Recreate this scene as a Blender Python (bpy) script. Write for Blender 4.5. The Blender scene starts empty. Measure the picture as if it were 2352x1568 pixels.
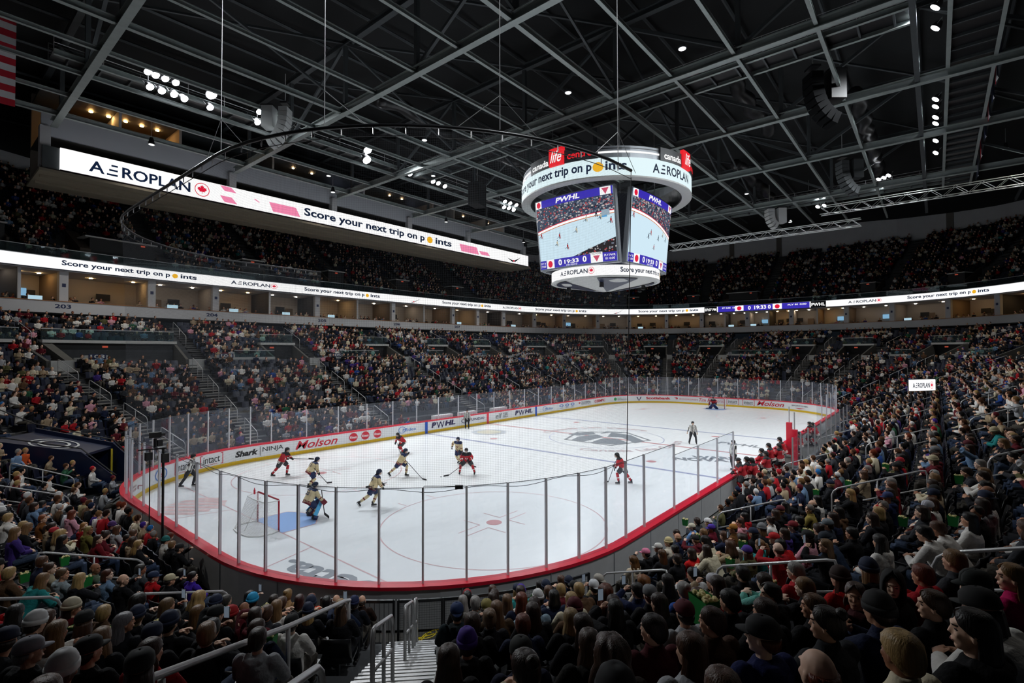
import bpy, bmesh, math, random
import numpy as np
from mathutils import Vector, Matrix
# ---------------------------------------------------------------- camera
SC = bpy.context.scene
COL = SC.collection
W, H = 2352, 1568
CAM = np.array([-36.6352, -20.6840, 6.9602]); YAW, PIT, ROL, FPX = 0.694892, 0.0203735, -0.00236416, 1169.21
_f = np.array([math.cos(PIT)*math.cos(YAW), math.cos(PIT)*math.sin(YAW), math.sin(PIT)])
_r = np.cross(_f, [0, 0, 1]); _r /= np.linalg.norm(_r); _u = np.cross(_r, _f)
CR = _r*math.cos(ROL)+_u*math.sin(ROL); CU = -_r*math.sin(ROL)+_u*math.cos(ROL); CF = _f
cam_d = bpy.data.cameras.new('camera'); cam = bpy.data.objects.new('camera', cam_d); COL.objects.link(cam)
cam_d.sensor_width = 36.0; cam_d.lens = 36.0*FPX/W; cam_d.clip_start = 0.1; cam_d.clip_end = 400
cam.matrix_world = Matrix(((CR[0], CU[0], -CF[0], CAM[0]), (CR[1], CU[1], -CF[1], CAM[1]), (CR[2], CU[2], -CF[2], CAM[2]), (0, 0, 0, 1)))
SC.camera = cam
# ---------------------------------------------------------------- world, exposure
wd = bpy.data.worlds.new('world'); SC.world = wd; wd.use_nodes = True
wd.node_tree.nodes['Background'].inputs[0].default_value = (0.55, 0.75, 1.0, 1)
wd.node_tree.nodes['Background'].inputs[1].default_value = 0.006
vs = SC.view_settings
vs.view_transform = 'Standard'; vs.look = 'None'; vs.gamma = 1.0; vs.exposure = 0.0; vs.use_curve_mapping = False
SC.cycles.use_denoising = True
SC.cycles.max_bounces = 8; SC.cycles.transparent_max_bounces = 24
SC.cycles.diffuse_bounces = 3; SC.cycles.glossy_bounces = 3; SC.cycles.transmission_bounces = 4
SC.cycles.sample_clamp_indirect = 3.0
SC.cycles.caustics_reflective = False; SC.cycles.caustics_refractive = False
# floodlights of the two lighting catwalks: (x, y, z, strength)
LIGHT_W = 8500
FLOODS = []
for x in (-28.5, -24.6, -19.4, -13.6, -7.4, -1.0, 5.5, 12, 19, 26):
    FLOODS.append((x, 19.6, 25.8))
for x in (-26, -18, -9, -2.5, 3, 11, 19, 26):
    FLOODS.append((x, -20.6, 25.8))
for i, (x, y, z) in enumerate(FLOODS):
    ld = bpy.data.lights.new('flood_beam', 'SPOT'); lo = bpy.data.objects.new('flood_beam', ld); COL.objects.link(lo)
    ld.energy = LIGHT_W; ld.spot_size = math.radians(92); ld.spot_blend = 0.85; ld.shadow_soft_size = 0.45; ld.color = (0.93, 0.97, 1.0)
    lo.location = (x, y, z-0.6)
    tgt = Vector((x*0.72, -y*0.10, 0))
    lo.rotation_euler = (tgt-Vector(lo.location)).to_track_quat('-Z', 'Y').to_euler()
# wide fill spots added over the stands to brighten rows and crowd
STAND_FILL = [(x, y, 23.6) for x in (-24, -8, 8, 24) for y in (27.5,)]+[(40, 12, 27.6), (40, -8, 27.6), (30, -26, 26), (8, -27, 25), (-46, 10, 26), (-14, -27, 25)]
for (x, y, z) in STAND_FILL:
    ld = bpy.data.lights.new('fill_beam', 'SPOT'); lo = bpy.data.objects.new('fill_beam', ld); COL.objects.link(lo)
    ld.energy = 4800 if y > 0 or x > 25 else 2600; ld.spot_size = math.radians(115); ld.spot_blend = 1.0; ld.shadow_soft_size = 0.5; ld.color = (1.0, 0.95, 0.88)
    lo.location = (x, y, z)

# ---------------------------------------------------------------- pixel helpers (where a sight line of the photograph meets a surface)
def ray(px, py): return CF+CR*(px-W/2)/FPX-CU*(py-H/2)/FPX
def at_z(px, py, z): d = ray(px, py); return CAM+d*((z-CAM[2])/d[2])
def at_y(px, py, y): d = ray(px, py); return CAM+d*((y-CAM[1])/d[1])
def at_x(px, py, x): d = ray(px, py); return CAM+d*((x-CAM[0])/d[0])
def proj(X):
    d = np.asarray(X, float)-CAM; z = d@CF
    return W/2+FPX*(d@CR)/z, H/2-FPX*(d@CU)/z, z
# ---------------------------------------------------------------- materials
MATS = {}
def mat(name, col=(.5, .5, .5), rough=.6, metal=0, emis=None, es=1.0, noise=0, nscale=8, bump=0, bscale=30, alpha=None, spec=.5, objcol=False, attr=None, coat=0, stretch=None):
    if name in MATS: return MATS[name]
    m = bpy.data.materials.new(name); m.use_nodes = True; nt = m.node_tree; b = nt.nodes['Principled BSDF']
    b.inputs['Base Color'].default_value = (*col, 1); b.inputs['Roughness'].default_value = rough; b.inputs['Metallic'].default_value = metal
    b.inputs['Specular IOR Level'].default_value = spec
    if coat: b.inputs['Coat Weight'].default_value = coat
    src = None
    if objcol:
        n = nt.nodes.new('ShaderNodeObjectInfo'); src = n.outputs['Color']
    if attr:
        n = nt.nodes.new('ShaderNodeAttribute'); n.attribute_name = attr; src = n.outputs['Color']
    if noise or bump:
        tc = nt.nodes.new('ShaderNodeTexCoord'); vec = tc.outputs['Object']
        if stretch: mpn = nt.nodes.new('ShaderNodeMapping'); mpn.inputs['Scale'].default_value = stretch; nt.links.new(vec, mpn.inputs[0]); vec = mpn.outputs[0]
    if noise:
        nz = nt.nodes.new('ShaderNodeTexNoise'); nz.inputs['Scale'].default_value = nscale; nz.inputs['Detail'].default_value = 5
        nt.links.new(vec, nz.inputs['Vector'])
        mr = nt.nodes.new('ShaderNodeMapRange'); mr.inputs[1].default_value = .25; mr.inputs[2].default_value = .75; mr.inputs[3].default_value = 1-noise; mr.inputs[4].default_value = 1+noise
        nt.links.new(nz.outputs['Fac'], mr.inputs[0])
        mx = nt.nodes.new('ShaderNodeMix'); mx.data_type = 'RGBA'; mx.blend_type = 'MULTIPLY'; mx.inputs[0].default_value = 1
        if src: nt.links.new(src, mx.inputs[6])
        else: mx.inputs[6].default_value = (*col, 1)
        cc = nt.nodes.new('ShaderNodeCombineColor')
        for k in range(3): nt.links.new(mr.outputs[0], cc.inputs[k])
        nt.links.new(cc.outputs[0], mx.inputs[7]); src = mx.outputs[2]
    if src: nt.links.new(src, b.inputs['Base Color'])
    if bump:
        nb = nt.nodes.new('ShaderNodeTexNoise'); nb.inputs['Scale'].default_value = bscale; nb.inputs['Detail'].default_value = 3
        nt.links.new(vec, nb.inputs['Vector'])
        bp = nt.nodes.new('ShaderNodeBump'); bp.inputs['Strength'].default_value = bump; bp.inputs['Distance'].default_value = .02
        nt.links.new(nb.outputs['Fac'], bp.inputs['Height']); nt.links.new(bp.outputs[0], b.inputs['Normal'])
    if emis:
        b.inputs['Emission Color'].default_value = (*emis, 1); b.inputs['Emission Strength'].default_value = es
    if alpha is not None: b.inputs['Alpha'].default_value = alpha
    MATS[name] = m; return m
def hexc(h):
    v = [int(h[i:i+2], 16)/255 for i in (0, 2, 4)]
    return tuple(x/12.92 if x <= .04045 else ((x+.055)/1.055)**2.4 for x in v)
def led(name, h, es=1.0):
    c = hexc(h); return mat(name, (0.01, 0.01, 0.01), .6, emis=c, es=es, spec=.1)
M_conc = mat('concrete', hexc('77746e'), .85, noise=.12, nscale=1.2)
M_concd = mat('dark_concrete', hexc('4b4a47'), .85, noise=.15, nscale=1.5)
M_riser = mat('riser_concrete', hexc('45474a'), .8, noise=.15, nscale=2)
M_ledge = mat('pale_ledge', hexc('b9bab8'), .6, noise=.05)
M_black = mat('matte_black', (.006, .006, .007), .6)
M_blackm = mat('black_metal', (.012, .012, .014), .35, spec=.5)
M_steel = mat('brushed_steel', hexc('bcbcbd'), .35, .35, noise=.06, nscale=20)
M_tread = mat('metal_tread', hexc('b9b9b7'), .38, .55, noise=.2, nscale=3, bump=.15, bscale=60)
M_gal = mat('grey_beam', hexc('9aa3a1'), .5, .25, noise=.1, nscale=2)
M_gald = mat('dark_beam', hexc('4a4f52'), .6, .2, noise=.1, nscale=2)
M_white = mat('white_paint', hexc('e8e8e6'), .5)
M_wall = mat('grey_white_wall', hexc('c6c7ca'), .7, noise=.04, nscale=.8)
M_board = mat('white_board', hexc('e9eaec'), .28, coat=.3)
M_yellow = mat('yellow_kickplate', hexc('dcb40e'), .35)
M_red = mat('red_cap_rail', hexc('dc1c38'), .3, coat=.3)
M_greyb = mat('grey_board_back', hexc('b6b8ba'), .5, noise=.06, nscale=3)
M_seat = mat('navy_seat_plastic', hexc('161c33'), .42)
M_seatb = mat('black_seat_plastic', hexc('0d0f14'), .35, spec=.5)
M_navy = mat('navy_panel', hexc('0d1936'), .4)
M_silver = mat('silver_panel', hexc('8f949a'), .4, .3)
def glass_mat(name, tint, a, rough=.03, em=None):
    m = bpy.data.materials.new(name); m.use_nodes = True; nt = m.node_tree; nt.nodes.clear()
    o = nt.nodes.new('ShaderNodeOutputMaterial'); t = nt.nodes.new('ShaderNodeBsdfTransparent'); t.inputs[0].default_value = (*tint, 1)
    g = nt.nodes.new('ShaderNodeBsdfGlossy'); g.inputs['Roughness'].default_value = rough; g.inputs[0].default_value = (.9, .92, 1, 1)
    d = nt.nodes.new('ShaderNodeBsdfDiffuse'); d.inputs[0].default_value = (.75, .8, .95, 1)
    m1 = nt.nodes.new('ShaderNodeMixShader'); m2 = nt.nodes.new('ShaderNodeMixShader')
    lw = nt.nodes.new('ShaderNodeLayerWeight'); lw.inputs[0].default_value = .25; pw = nt.nodes.new('ShaderNodeMath'); pw.operation = 'POWER'; pw.inputs[1].default_value = 3; nt.links.new(lw.outputs['Facing'], pw.inputs[0])
    fr = nt.nodes.new('ShaderNodeMapRange'); fr.inputs[3].default_value = .02; fr.inputs[4].default_value = .30; nt.links.new(pw.outputs[0], fr.inputs[0])
    m1.inputs[0].default_value = a
    nt.links.new(t.outputs[0], m1.inputs[1]); nt.links.new(d.outputs[0], m1.inputs[2])
    nt.links.new(fr.outputs[0], m2.inputs[0]); nt.links.new(m1.outputs[0], m2.inputs[1]); nt.links.new(g.outputs[0], m2.inputs[2])
    nt.links.new(m2.outputs[0], o.inputs[0]); return m
M_glass = glass_mat('rink_glass', (.97, .985, 1.0), .035)
M_glassd = glass_mat('green_rail_glass', (.6, .78, .76), .02)
# ---------------------------------------------------------------- mesh builder
class MB:
    def __init__(s): s.v = []; s.f = []; s.m = []; s.mats = []
    def mi(s, m):
        if m is None: return 0
        if m not in s.mats: s.mats.append(m)
        return s.mats.index(m)
    def add(s, vs, fs, m=None):
        o = len(s.v); k = s.mi(m)
        s.v.extend([tuple(map(float, p)) for p in vs]); s.f.extend([tuple(i+o for i in f) for f in fs]); s.m.extend([k]*len(fs))
    def box(s, c, size, m=None, rz=0, ax=None):
        x, y, z = [q/2 for q in size]; P = []
        for sx in (-x, x):
            for sy in (-y, y):
                for sz in (-z, z):
                    if ax is not None: P.append(np.array(c)+ax[0]*sx+ax[1]*sy+ax[2]*sz)
                    else: P.append((c[0]+sx*math.cos(rz)-sy*math.sin(rz), c[1]+sx*math.sin(rz)+sy*math.cos(rz), c[2]+sz))
        s.add(P, [(0, 1, 3, 2), (4, 6, 7, 5), (0, 4, 5, 1), (2, 3, 7, 6), (0, 2, 6, 4), (1, 5, 7, 3)], m)
    def beam(s, a, b, w, h, m=None, up=(0, 0, 1)):
        a = np.array(a, float); b = np.array(b, float); d = b-a; L = np.linalg.norm(d); d /= L
        up = np.array(up, float)
        if abs(d@up) > .98: up = np.array([1., 0, 0])
        sx = np.cross(d, up); sx /= np.linalg.norm(sx); uu = np.cross(sx, d)
        s.box((a+b)/2, (L, w, h), m, ax=(d, sx, uu))
    def ibeam(s, a, b, w, h, t=.04, m=None):
        up = np.array([0, 0, 1.])
        a = np.array(a, float); b = np.array(b, float)
        s.beam(a+up*h/2, b+up*h/2, w, t, m); s.beam(a-up*h/2, b-up*h/2, w, t, m); s.beam(a, b, t, h-t, m)
    def tube(s, pts, r, n=8, m=None, cap=True, closed=False):
        pts = [np.array(p, float) for p in pts]; N = len(pts); rs = r if hasattr(r, '__len__') else [r]*N
        P = []; prev = None
        for i in range(N):
            if closed: t = pts[(i+1) % N]-pts[i-1]
            else: t = pts[min(i+1, N-1)]-pts[max(i-1, 0)]
            t = t/(np.linalg.norm(t)+1e-9)
            if prev is None:
                a = np.array([0, 0, 1.]) if abs(t[2]) < .9 else np.array([1., 0, 0])
                u = np.cross(t, a)
            else: u = prev-t*(prev@t)
            u /= np.linalg.norm(u)+1e-9; prev = u; v = np.cross(t, u)
            for k in range(n):
                q = 2*math.pi*k/n; P.append(pts[i]+(u*math.cos(q)+v*math.sin(q))*rs[i])
        F = []
        for i in range(N if closed else N-1):
            j = (i+1) % N
            for k in range(n): F.append((i*n+k, i*n+(k+1) % n, j*n+(k+1) % n, j*n+k))
        if cap and not closed: F.append(tuple(range(n-1, -1, -1))); F.append(tuple(range((N-1)*n, N*n)))
        s.add(P, F, m)
    def ell(s, c, r, m=None, n=10, k=7, rot=None):
        P = []; F = []
        for i in range(1, k):
            th = math.pi*i/k
            for j in range(n):
                ph = 2*math.pi*j/n; q = np.array([r[0]*math.sin(th)*math.cos(ph), r[1]*math.sin(th)*math.sin(ph), r[2]*math.cos(th)])
                if rot is not None: q = rot@q
                P.append(np.array(c)+q)
        tp = np.array([0, 0, r[2]]); tp = rot@tp if rot is not None else tp
        P.append(np.array(c)+tp); P.append(np.array(c)-tp); a = len(P)-2; b = a+1
        for i in range(k-2):
            for j in range(n): F.append((i*n+j, (i+1)*n+j, (i+1)*n+(j+1) % n, i*n+(j+1) % n))
        for j in range(n): F.append((a, j, (j+1) % n)); F.append((b, (k-2)*n+(j+1) % n, (k-2)*n+j))
        s.add(P, F, m)
    def cyl(s, c, r, h, m=None, n=16, axis=(0, 0, 1)):
        ax = np.array(axis, float)*h/2; s.tube([np.array(c)-ax, np.array(c)+ax], r, n, m)
    def sweep(s, path, prof, m=None, closed=False, cap=False):
        """path: list of (origin, u, v) frames; prof: list of (a, b) points along u, v (closed loop)"""
        P = []; n = len(prof)
        for (o, u, v) in path:
            for (a, b) in prof: P.append(np.array(o)+np.array(u)*a+np.array(v)*b)
        F = []; N = len(path)
        for i in range(N if closed else N-1):
            j = (i+1) % N
            for k in range(n): F.append((i*n+k, i*n+(k+1) % n, j*n+(k+1) % n, j*n+k))
        if cap and not closed: F.append(tuple(range(n-1, -1, -1))); F.append(tuple(range((N-1)*n, N*n)))
        s.add(P, F, m)
    def mesh(s, name, m=None, smooth=False):
        me = bpy.data.meshes.new(name); me.from_pydata(s.v, [], s.f)
        ms = s.mats if s.mats else [m]
        for q in ms: me.materials.append(q)
        if s.mats and len(s.m) == len(me.polygons): me.polygons.foreach_set('material_index', s.m)
        if smooth: me.polygons.foreach_set('use_smooth', [True]*len(me.polygons))
        me.update(); return me
    def build(s, name, m=None, parent=None, smooth=False, **kw):
        return obj(name, s.mesh(name, m, smooth), parent, **kw)
def obj(name, data, parent=None, loc=None, rz=0, **kw):
    o = bpy.data.objects.new(name, data); COL.objects.link(o)
    if parent is not None: o.parent = parent
    if loc is not None: o.location = loc
    if rz: o.rotation_euler = (0, 0, rz)
    tag(o, **kw); return o
def tag(o, label=None, cat=None, group=None, kind=None, col=None):
    if label: o['label'] = label
    if cat: o['category'] = cat
    if group: o['group'] = group
    if kind: o['kind'] = kind
    if col: o.color = (*col, 1)
    return o
def empty(name, loc=(0, 0, 0), rz=0, **kw):
    return obj(name, None, None, loc, rz, **kw)
# ---------------------------------------------------------------- rink and bowl curves
RA, RB, RR = 30.48, 12.95, 8.53
LS, LE, LC = 2*(RA-RR), 2*(RB-RR), RR*math.pi/2
PER = 2*LS+2*LE+4*LC
def ring(s, d=0.0):
    """point at run s (clockwise from the start of the long +y side) and distance d outside the boards, with its outward normal"""
    s = s % PER; segs = [('l', LS), ('c', LC), ('e', LE), ('c', LC), ('l', LS), ('c', LC), ('e', LE), ('c', LC)]
    cx, cy = RA-RR, RB-RR; cs = [(cx, cy), (cx, -cy), (-cx, -cy), (-cx, cy)]
    for i, (t, L) in enumerate(segs):
        if s <= L or i == 7:
            k = i//2
            if t == 'c':
                a = math.pi/2-(s/L+k)*math.pi/2; n = (math.cos(a), math.sin(a)); c = cs[k]; return (c[0]+n[0]*(RR+d), c[1]+n[1]*(RR+d)), n
            if i == 0: return (-cx+s, RB+d), (0., 1.)
            if i == 2: return (RA+d, cy-s), (1., 0.)
            if i == 4: return (cx-s, -RB-d), (0., -1.)
            if i == 6: return (-RA-d, -cy+s), (-1., 0.)
        s -= L
S_C1, S_E, S_C2, S_R, S_C3, S_N, S_C4 = LS, LS+LC, LS+LC+LE, LS+2*LC+LE, 2*LS+2*LC+LE, 2*LS+3*LC+LE, 2*LS+3*LC+2*LE
SA, SB, SN = 57.2, 37.4, 2.95
_Dc = {}
def Dof(s):
    """distance along the outward normal from the boards to the upper fascia curve"""
    k = round(s % PER, 3)
    if k in _Dc: return _Dc[k]
    lo, hi = 15., 40.
    for _ in range(30):
        m = (lo+hi)/2; (x, y), _n = ring(s, m)
        if (abs(x)/SA)**SN+(abs(y)/SB)**SN < 1: lo = m
        else: hi = m
    _Dc[k] = lo; return lo
def P3(s, d, z): (x, y), n = ring(s, d); return np.array([x, y, z])
def s_of_px(px, d, z, s0, s1, n=900, d_is_fascia=False):
    best = None
    for i in range(n+1):
        s = s0+(s1-s0)*i/n; q = proj(P3(s, Dof(s)+d if d_is_fascia else d, z))
        e = abs(q[0]-px) if q[2] > 0 else 1e9
        if best is None or e < best[0]: best = (e, s)
    return best[1]
def srange(s0, s1, step=1.5):
    """sample values from s0 to s1: coarse on straight runs, finer in the corners"""
    out = [s0]; s = s0
    while s < s1-1e-6:
        k = s % PER; corner = any(a-1e-6 <= k < a+LC for a in (S_C1, S_C2, S_C3, S_C4))
        s = min(s1, s+(step*.55 if corner else step)); out.append(s)
    return out
def floor_z(d): return .3+.41*(max(0, d-1.4))
T1N, ROWD, ROWH = 16, .84, .345
def row1(i): return 1.4+ROWD*i, .3+ROWH*i
T2D0, T2N = 15.3, 11
def row2(s, i):
    D = Dof(s)-.25; return T2D0+(D-T2D0)*i/T2N, 5.95+(9.1-5.95)*i/(T2N-1)
UP_N, UP_D, UP_H = 20, .86, .56
def row3(s, i): return Dof(s)+.9+UP_D*i, 14.9+.1+UP_H*i
def near_view(P, margin=160):
    x, y, z = proj(P); return z > .4 and -margin < x < W+margin and -margin < y < H+margin
# ---------------------------------------------------------------- text
_tc = {}
def text2d(body, bold=0.0, shear=0.0, spacing=1.0):
    key = (body, bold, shear, spacing)
    if key in _tc: return _tc[key]
    cu = bpy.data.curves.new('t', 'FONT'); cu.body = body; cu.size = 1.0; cu.offset = bold; cu.shear = shear; cu.space_character = spacing; cu.resolution_u = 3; cu.fill_mode = 'FRONT'
    o = bpy.data.objects.new('t', cu); COL.objects.link(o)
    dg = bpy.context.evaluated_depsgraph_get(); me = o.evaluated_get(dg).to_mesh()
    V = np.array([v.co[:2] for v in me.vertices]) if len(me.vertices) else np.zeros((0, 2)); F = [tuple(p.vertices) for p in me.polygons]
    o.evaluated_get(dg).to_mesh_clear(); bpy.data.objects.remove(o); bpy.data.curves.remove(cu)
    _tc[key] = (V, F); return V, F
def text_fit(body, u0, u1, v0, v1, bold=0, shear=0, spacing=1.0, keep=False):
    V, F = text2d(body, bold, shear, spacing)
    if not len(V): return V, F
    mn = V.min(0); mx = V.max(0); sc = np.array([(u1-u0)/(mx[0]-mn[0]), (v1-v0)/(mx[1]-mn[1])])
    if keep: k = min(abs(sc[0]), abs(sc[1])); sc = np.array([k*np.sign(sc[0]), k*np.sign(sc[1])])
    V2 = (V-(mn+mx)/2)*sc+np.array([(u0+u1)/2, (v0+v1)/2]); return V2, F
def put2d(mb, V, F, fn, m):
    mb.add([fn(a, b) for a, b in V], F, m)
def disc2d(cu, cv, ru, rv, n=28, inner=None):
    if inner is None:
        return np.array([(cu+ru*math.cos(2*math.pi*k/n), cv+rv*math.sin(2*math.pi*k/n)) for k in range(n)]), [tuple(range(n))]
    V = [(cu+ru*math.cos(2*math.pi*k/n), cv+rv*math.sin(2*math.pi*k/n)) for k in range(n)]+[(cu+ru*inner*math.cos(2*math.pi*k/n), cv+rv*inner*math.sin(2*math.pi*k/n)) for k in range(n)]
    return np.array(V), [(k, (k+1) % n, n+(k+1) % n, n+k) for k in range(n)]
def poly2d(pts): return np.array(pts, float), [tuple(range(len(pts)))]
def quad2d(u0, u1, v0, v1): return poly2d([(u0, v0), (u1, v0), (u1, v1), (u0, v1)])
def maple(cu, cv, r):
    h = [(0, 1), (.18, .68), (.38, .78), (.3, .3), (.52, .52), (.6, .38), (.92, .42), (.8, .12), (.95, 0), (.5, -.38), (.55, -.55), (.06, -.48), (.05, -.95)]
    return poly2d([(cu+a*r, cv+b*r) for a, b in h]+[(cu-a*r, cv+b*r) for a, b in h[::-1][:-1]])
# ================================================================ RINK
def paint(name, h, rough=.3, mixice=0.0):
    c = np.array(hexc(h))*(1-mixice)+np.array(hexc('e9edf0'))*mixice
    return mat('ice_paint_'+name, tuple(c), rough)
def ice_material():
    m = bpy.data.materials.new('ice'); m.use_nodes = True; nt = m.node_tree; b = nt.nodes['Principled BSDF']
    tc = nt.nodes.new('ShaderNodeTexCoord'); mp = nt.nodes.new('ShaderNodeMapping'); mp.inputs['Rotation'].default_value = (0, 0, .6); mp.inputs['Scale'].default_value = (.5, 2.4, 1)
    nz = nt.nodes.new('ShaderNodeTexNoise'); nz.inputs['Scale'].default_value = 1.6; nz.inputs['Detail'].default_value = 7
    nt.links.new(tc.outputs['Object'], mp.inputs[0]); nt.links.new(mp.outputs[0], nz.inputs['Vector'])
    cr = nt.nodes.new('ShaderNodeValToRGB'); cr.color_ramp.elements[0].color = (*hexc('eceff1'), 1); cr.color_ramp.elements[1].color = (*hexc('f0f3f5'), 1)
    cr.color_ramp.elements[0].position = .3; cr.color_ramp.elements[1].position = .75
    nt.links.new(nz.outputs['Fac'], cr.inputs[0]); nt.links.new(cr.outputs[0], b.inputs['Base Color'])
    mr = nt.nodes.new('ShaderNodeMapRange'); mr.inputs[3].default_value = .2; mr.inputs[4].default_value = .27
    nt.links.new(nz.outputs['Fac'], mr.inputs[0]); nt.links.new(mr.outputs[0], b.inputs['Roughness'])
    b.inputs['Specular IOR Level'].default_value = .35
    return m
M_ice = ice_material()
RS = srange(0, PER, 1.3)[:-1]
mb = MB(); n = len(RS); mb.add([P3(s, 0, 0) for s in RS], [tuple(range(n-1, -1, -1))], M_ice)
ice = mb.build('floor', kind='structure')
# concrete slab beyond the rink, under the stands
mb = MB(); mb.box((0, 0, -.12), (150, 110, .1), M_concd); mb.build('floor_slab', kind='structure')
Z1, Z2, Z3 = .004, .006, .008
def flat(mb, V, F, z, m): mb.add([(a, b, z) for a, b in V], F, m)
P_red = paint('red', 'b8303c', mixice=.32); P_blue = paint('blue', '4a58a0', mixice=.38); P_thin = paint('thin_red', 'c0505a', mixice=.45)
def mark(name, z=Z1):
    return MB()
def wid(x): return RB if abs(x) < RA-RR else RB-RR+math.sqrt(max(0, RR**2-(abs(x)-(RA-RR))**2))
mb = MB()
flat(mb, *quad2d(-.15, .15, -RB, RB), Z1, P_red); mb.build('center_line', parent=ice)
for x in (-7.77, 7.77):
    mb = MB(); flat(mb, *quad2d(x-.15, x+.15, -RB, RB), Z1, P_blue); mb.build('blue_line', parent=ice)
for sg in (-1, 1):
    x = 27.13*sg; w = wid(x); mb = MB(); flat(mb, *quad2d(x-.03, x+.03, -w, w), Z1, P_thin); mb.build('goal_line', parent=ice)
    # crease
    cr = [(x, -1.22), (x-sg*1.37, -1.22)]+[(x-sg*math.sqrt(max(0, 1.83**2-y*y)), y) for y in np.linspace(-1.22, 1.22, 13)]+[(x-sg*1.37, 1.22), (x, 1.22)]
    mb = MB(); flat(mb, *poly2d(cr), Z2, paint('crease', '7fabe6', mixice=.12)); mb.build('goal_crease', parent=ice)
    mb = MB()
    for a, b in zip(cr[:-1], cr[1:]):
        a = np.array(a); b = np.array(b); L = np.linalg.norm(b-a)
        if L < 1e-6: continue
        nn = np.array([-(b-a)[1], (b-a)[0]])/L*.025
        flat(mb, *poly2d([a-nn, b-nn, b+nn, a+nn]), Z3, P_thin)
    mb.build('crease_outline', parent=ice)
    # trapezoid behind the goal line
    mb = MB()
    for yy in (-1, 1):
        a = np.array([x, yy*3.4]); b = np.array([sg*RA, yy*4.3]); nn = np.array([0, .03]); flat(mb, *poly2d([a-nn, b-nn, b+nn, a+nn]), Z1, P_thin)
    mb.build('trapezoid_line', parent=ice)
for sx in (-1, 1):
    for sy in (-1, 1):
        cx, cy = 21.03*sx, 6.7*sy
        mb = MB(); flat(mb, *disc2d(cx, cy, 4.57, 4.57, 72, inner=1-.05/4.57), Z1, P_thin); mb.build('faceoff_circle', parent=ice)
        mb = MB(); flat(mb, *disc2d(cx, cy, .32, .32, 24), Z1, P_red); mb.build('faceoff_spot', parent=ice)
        mb = MB()
        for ax in (-1, 1):
            for ay in (-1, 1):
                X, Y = cx+ax*.6, cy+ay*.23
                flat(mb, *quad2d(min(X, X+ax*1.2), max(X, X+ax*1.2), Y-.025, Y+.025), Z1, P_thin)
                flat(mb, *quad2d(X-.025, X+.025, min(Y, Y+ay*.9), max(Y, Y+ay*.9)), Z2, P_thin)
        for ax in (-1, 1):
            for ay in (-1, 1):
                X = cx+ax*.85; Y = cy+ay*4.57; flat(mb, *quad2d(X-.025, X+.025, min(Y, Y+ay*.6), max(Y, Y+ay*.6)), Z1, P_thin)
        mb.build('faceoff_hash_mark', parent=ice)
        mb = MB(); flat(mb, *disc2d(6.1*sx, cy, .32, .32, 24), Z1, P_red); mb.build('neutral_spot', parent=ice)
mb = MB(); flat(mb, *disc2d(0, 0, 4.57, 4.57, 72, inner=1-.06/4.57), Z1, P_blue); mb.build('center_circle', parent=ice)
# emblems and words painted in the ice (reading directions follow the photo)
def ice_text(body, cx, cy, ang, w, h, m, z=Z2, bold=.02, name='ice_lettering', shear=0):
    V, F = text_fit(body, -w/2, w/2, -h/2, h/2, bold, shear); c, s_ = math.cos(ang), math.sin(ang)
    mb = MB(); flat(mb, np.array([(cx+a*c-b*s_, cy+a*s_+b*c) for a, b in V]), F, z, m); return mb.build(name, parent=ice)
P_gl = paint('grey_logo', '4e5c6a', mixice=.22); P_gd = paint('dark_logo', '3c4654', mixice=.25); P_pk = paint('pink_logo', 'd06a60', mixice=.55)
def arc_text(body, r, a0, a1, h, m, flip=False):
    V, F = text_fit(body, 0, 1, -h/2, h/2, .02); mb = MB()
    L = [(r+(b if not flip else -b), a0+(a1-a0)*a) for a, b in V]
    flat(mb, np.array([(q*math.cos(t), q*math.sin(t)) for q, t in L]), F, Z2, m); mb.build('ice_lettering', parent=ice)
arc_text('Canada Life Centre', 5.45, math.radians(100), math.radians(-12), .85, paint('word_red', '9a4a50', mixice=.45))
arc_text('Canada Life Centre', 5.45, math.radians(190), math.radians(292), .85, paint('word_red2', '8a4a58', mixice=.45), flip=True)
mb = MB()   # angular crest under the center circle
for pts in ([(-.4, 3.4), (2.1, 2.5), (1.0, 1.5), (-.6, 2.2)], [(-.9, 2.0), (.9, 1.3), (.2, .3), (-2.6, .4), (-2.9, 1.5)], [(.4, .1), (2.6, .9), (2.4, -1.0), (.4, -3.2), (-.9, -3.0), (.9, -1.0)],
            [(-2.9, -.2), (-.4, 0), (.1, -1.0), (-1.2, -2.7), (-2.2, -2.2)], [(1.4, 1.3), (2.9, 1.6), (3.3, .2), (2.9, .1), (2.6, 1.0)]):
    flat(mb, *poly2d(pts), Z2, P_gl)
mb.build('center_emblem', parent=ice)
mb = MB(); flat(mb, *disc2d(0, 0, 3.6, 3.6, 5, inner=.93), Z3, P_gd); mb.build('center_emblem_outline', parent=ice)
mb = MB(); flat(mb, *disc2d(-3.82, 9.3, 1.5, 1.5, 36), Z2, paint('neutral_disc', '8b97a4', mixice=.45)); flat(mb, *disc2d(-3.82, 9.3, 1.05, 1.05, 32), Z3, paint('neutral_disc_in', 'c9c4a8', mixice=.3)); mb.build('neutral_zone_emblem', parent=ice)
ice_text('Roetta.', -28.05, -6.55, math.radians(102), 5.2, 1.05, P_gl, bold=.03)
mb = MB()
for k, (q, w) in enumerate([(-1.1, 1.5), (-.65, 2.3), (-.2, 2.7), (.25, 2.6), (.7, 2.2), (1.1, 1.3)]):
    a = -.9; c, s_ = math.cos(a), math.sin(a)
    P = [(-w/2, q-.17), (w/2, q-.17), (w/2-.1, q+.17), (-w/2+.1, q+.17)]
    flat(mb, *poly2d([(-28.0+x*c-y*s_, 5.3+x*s_+y*c) for x, y in P]), Z2, P_pk)
mb.build('corner_emblem', parent=ice)
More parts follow.
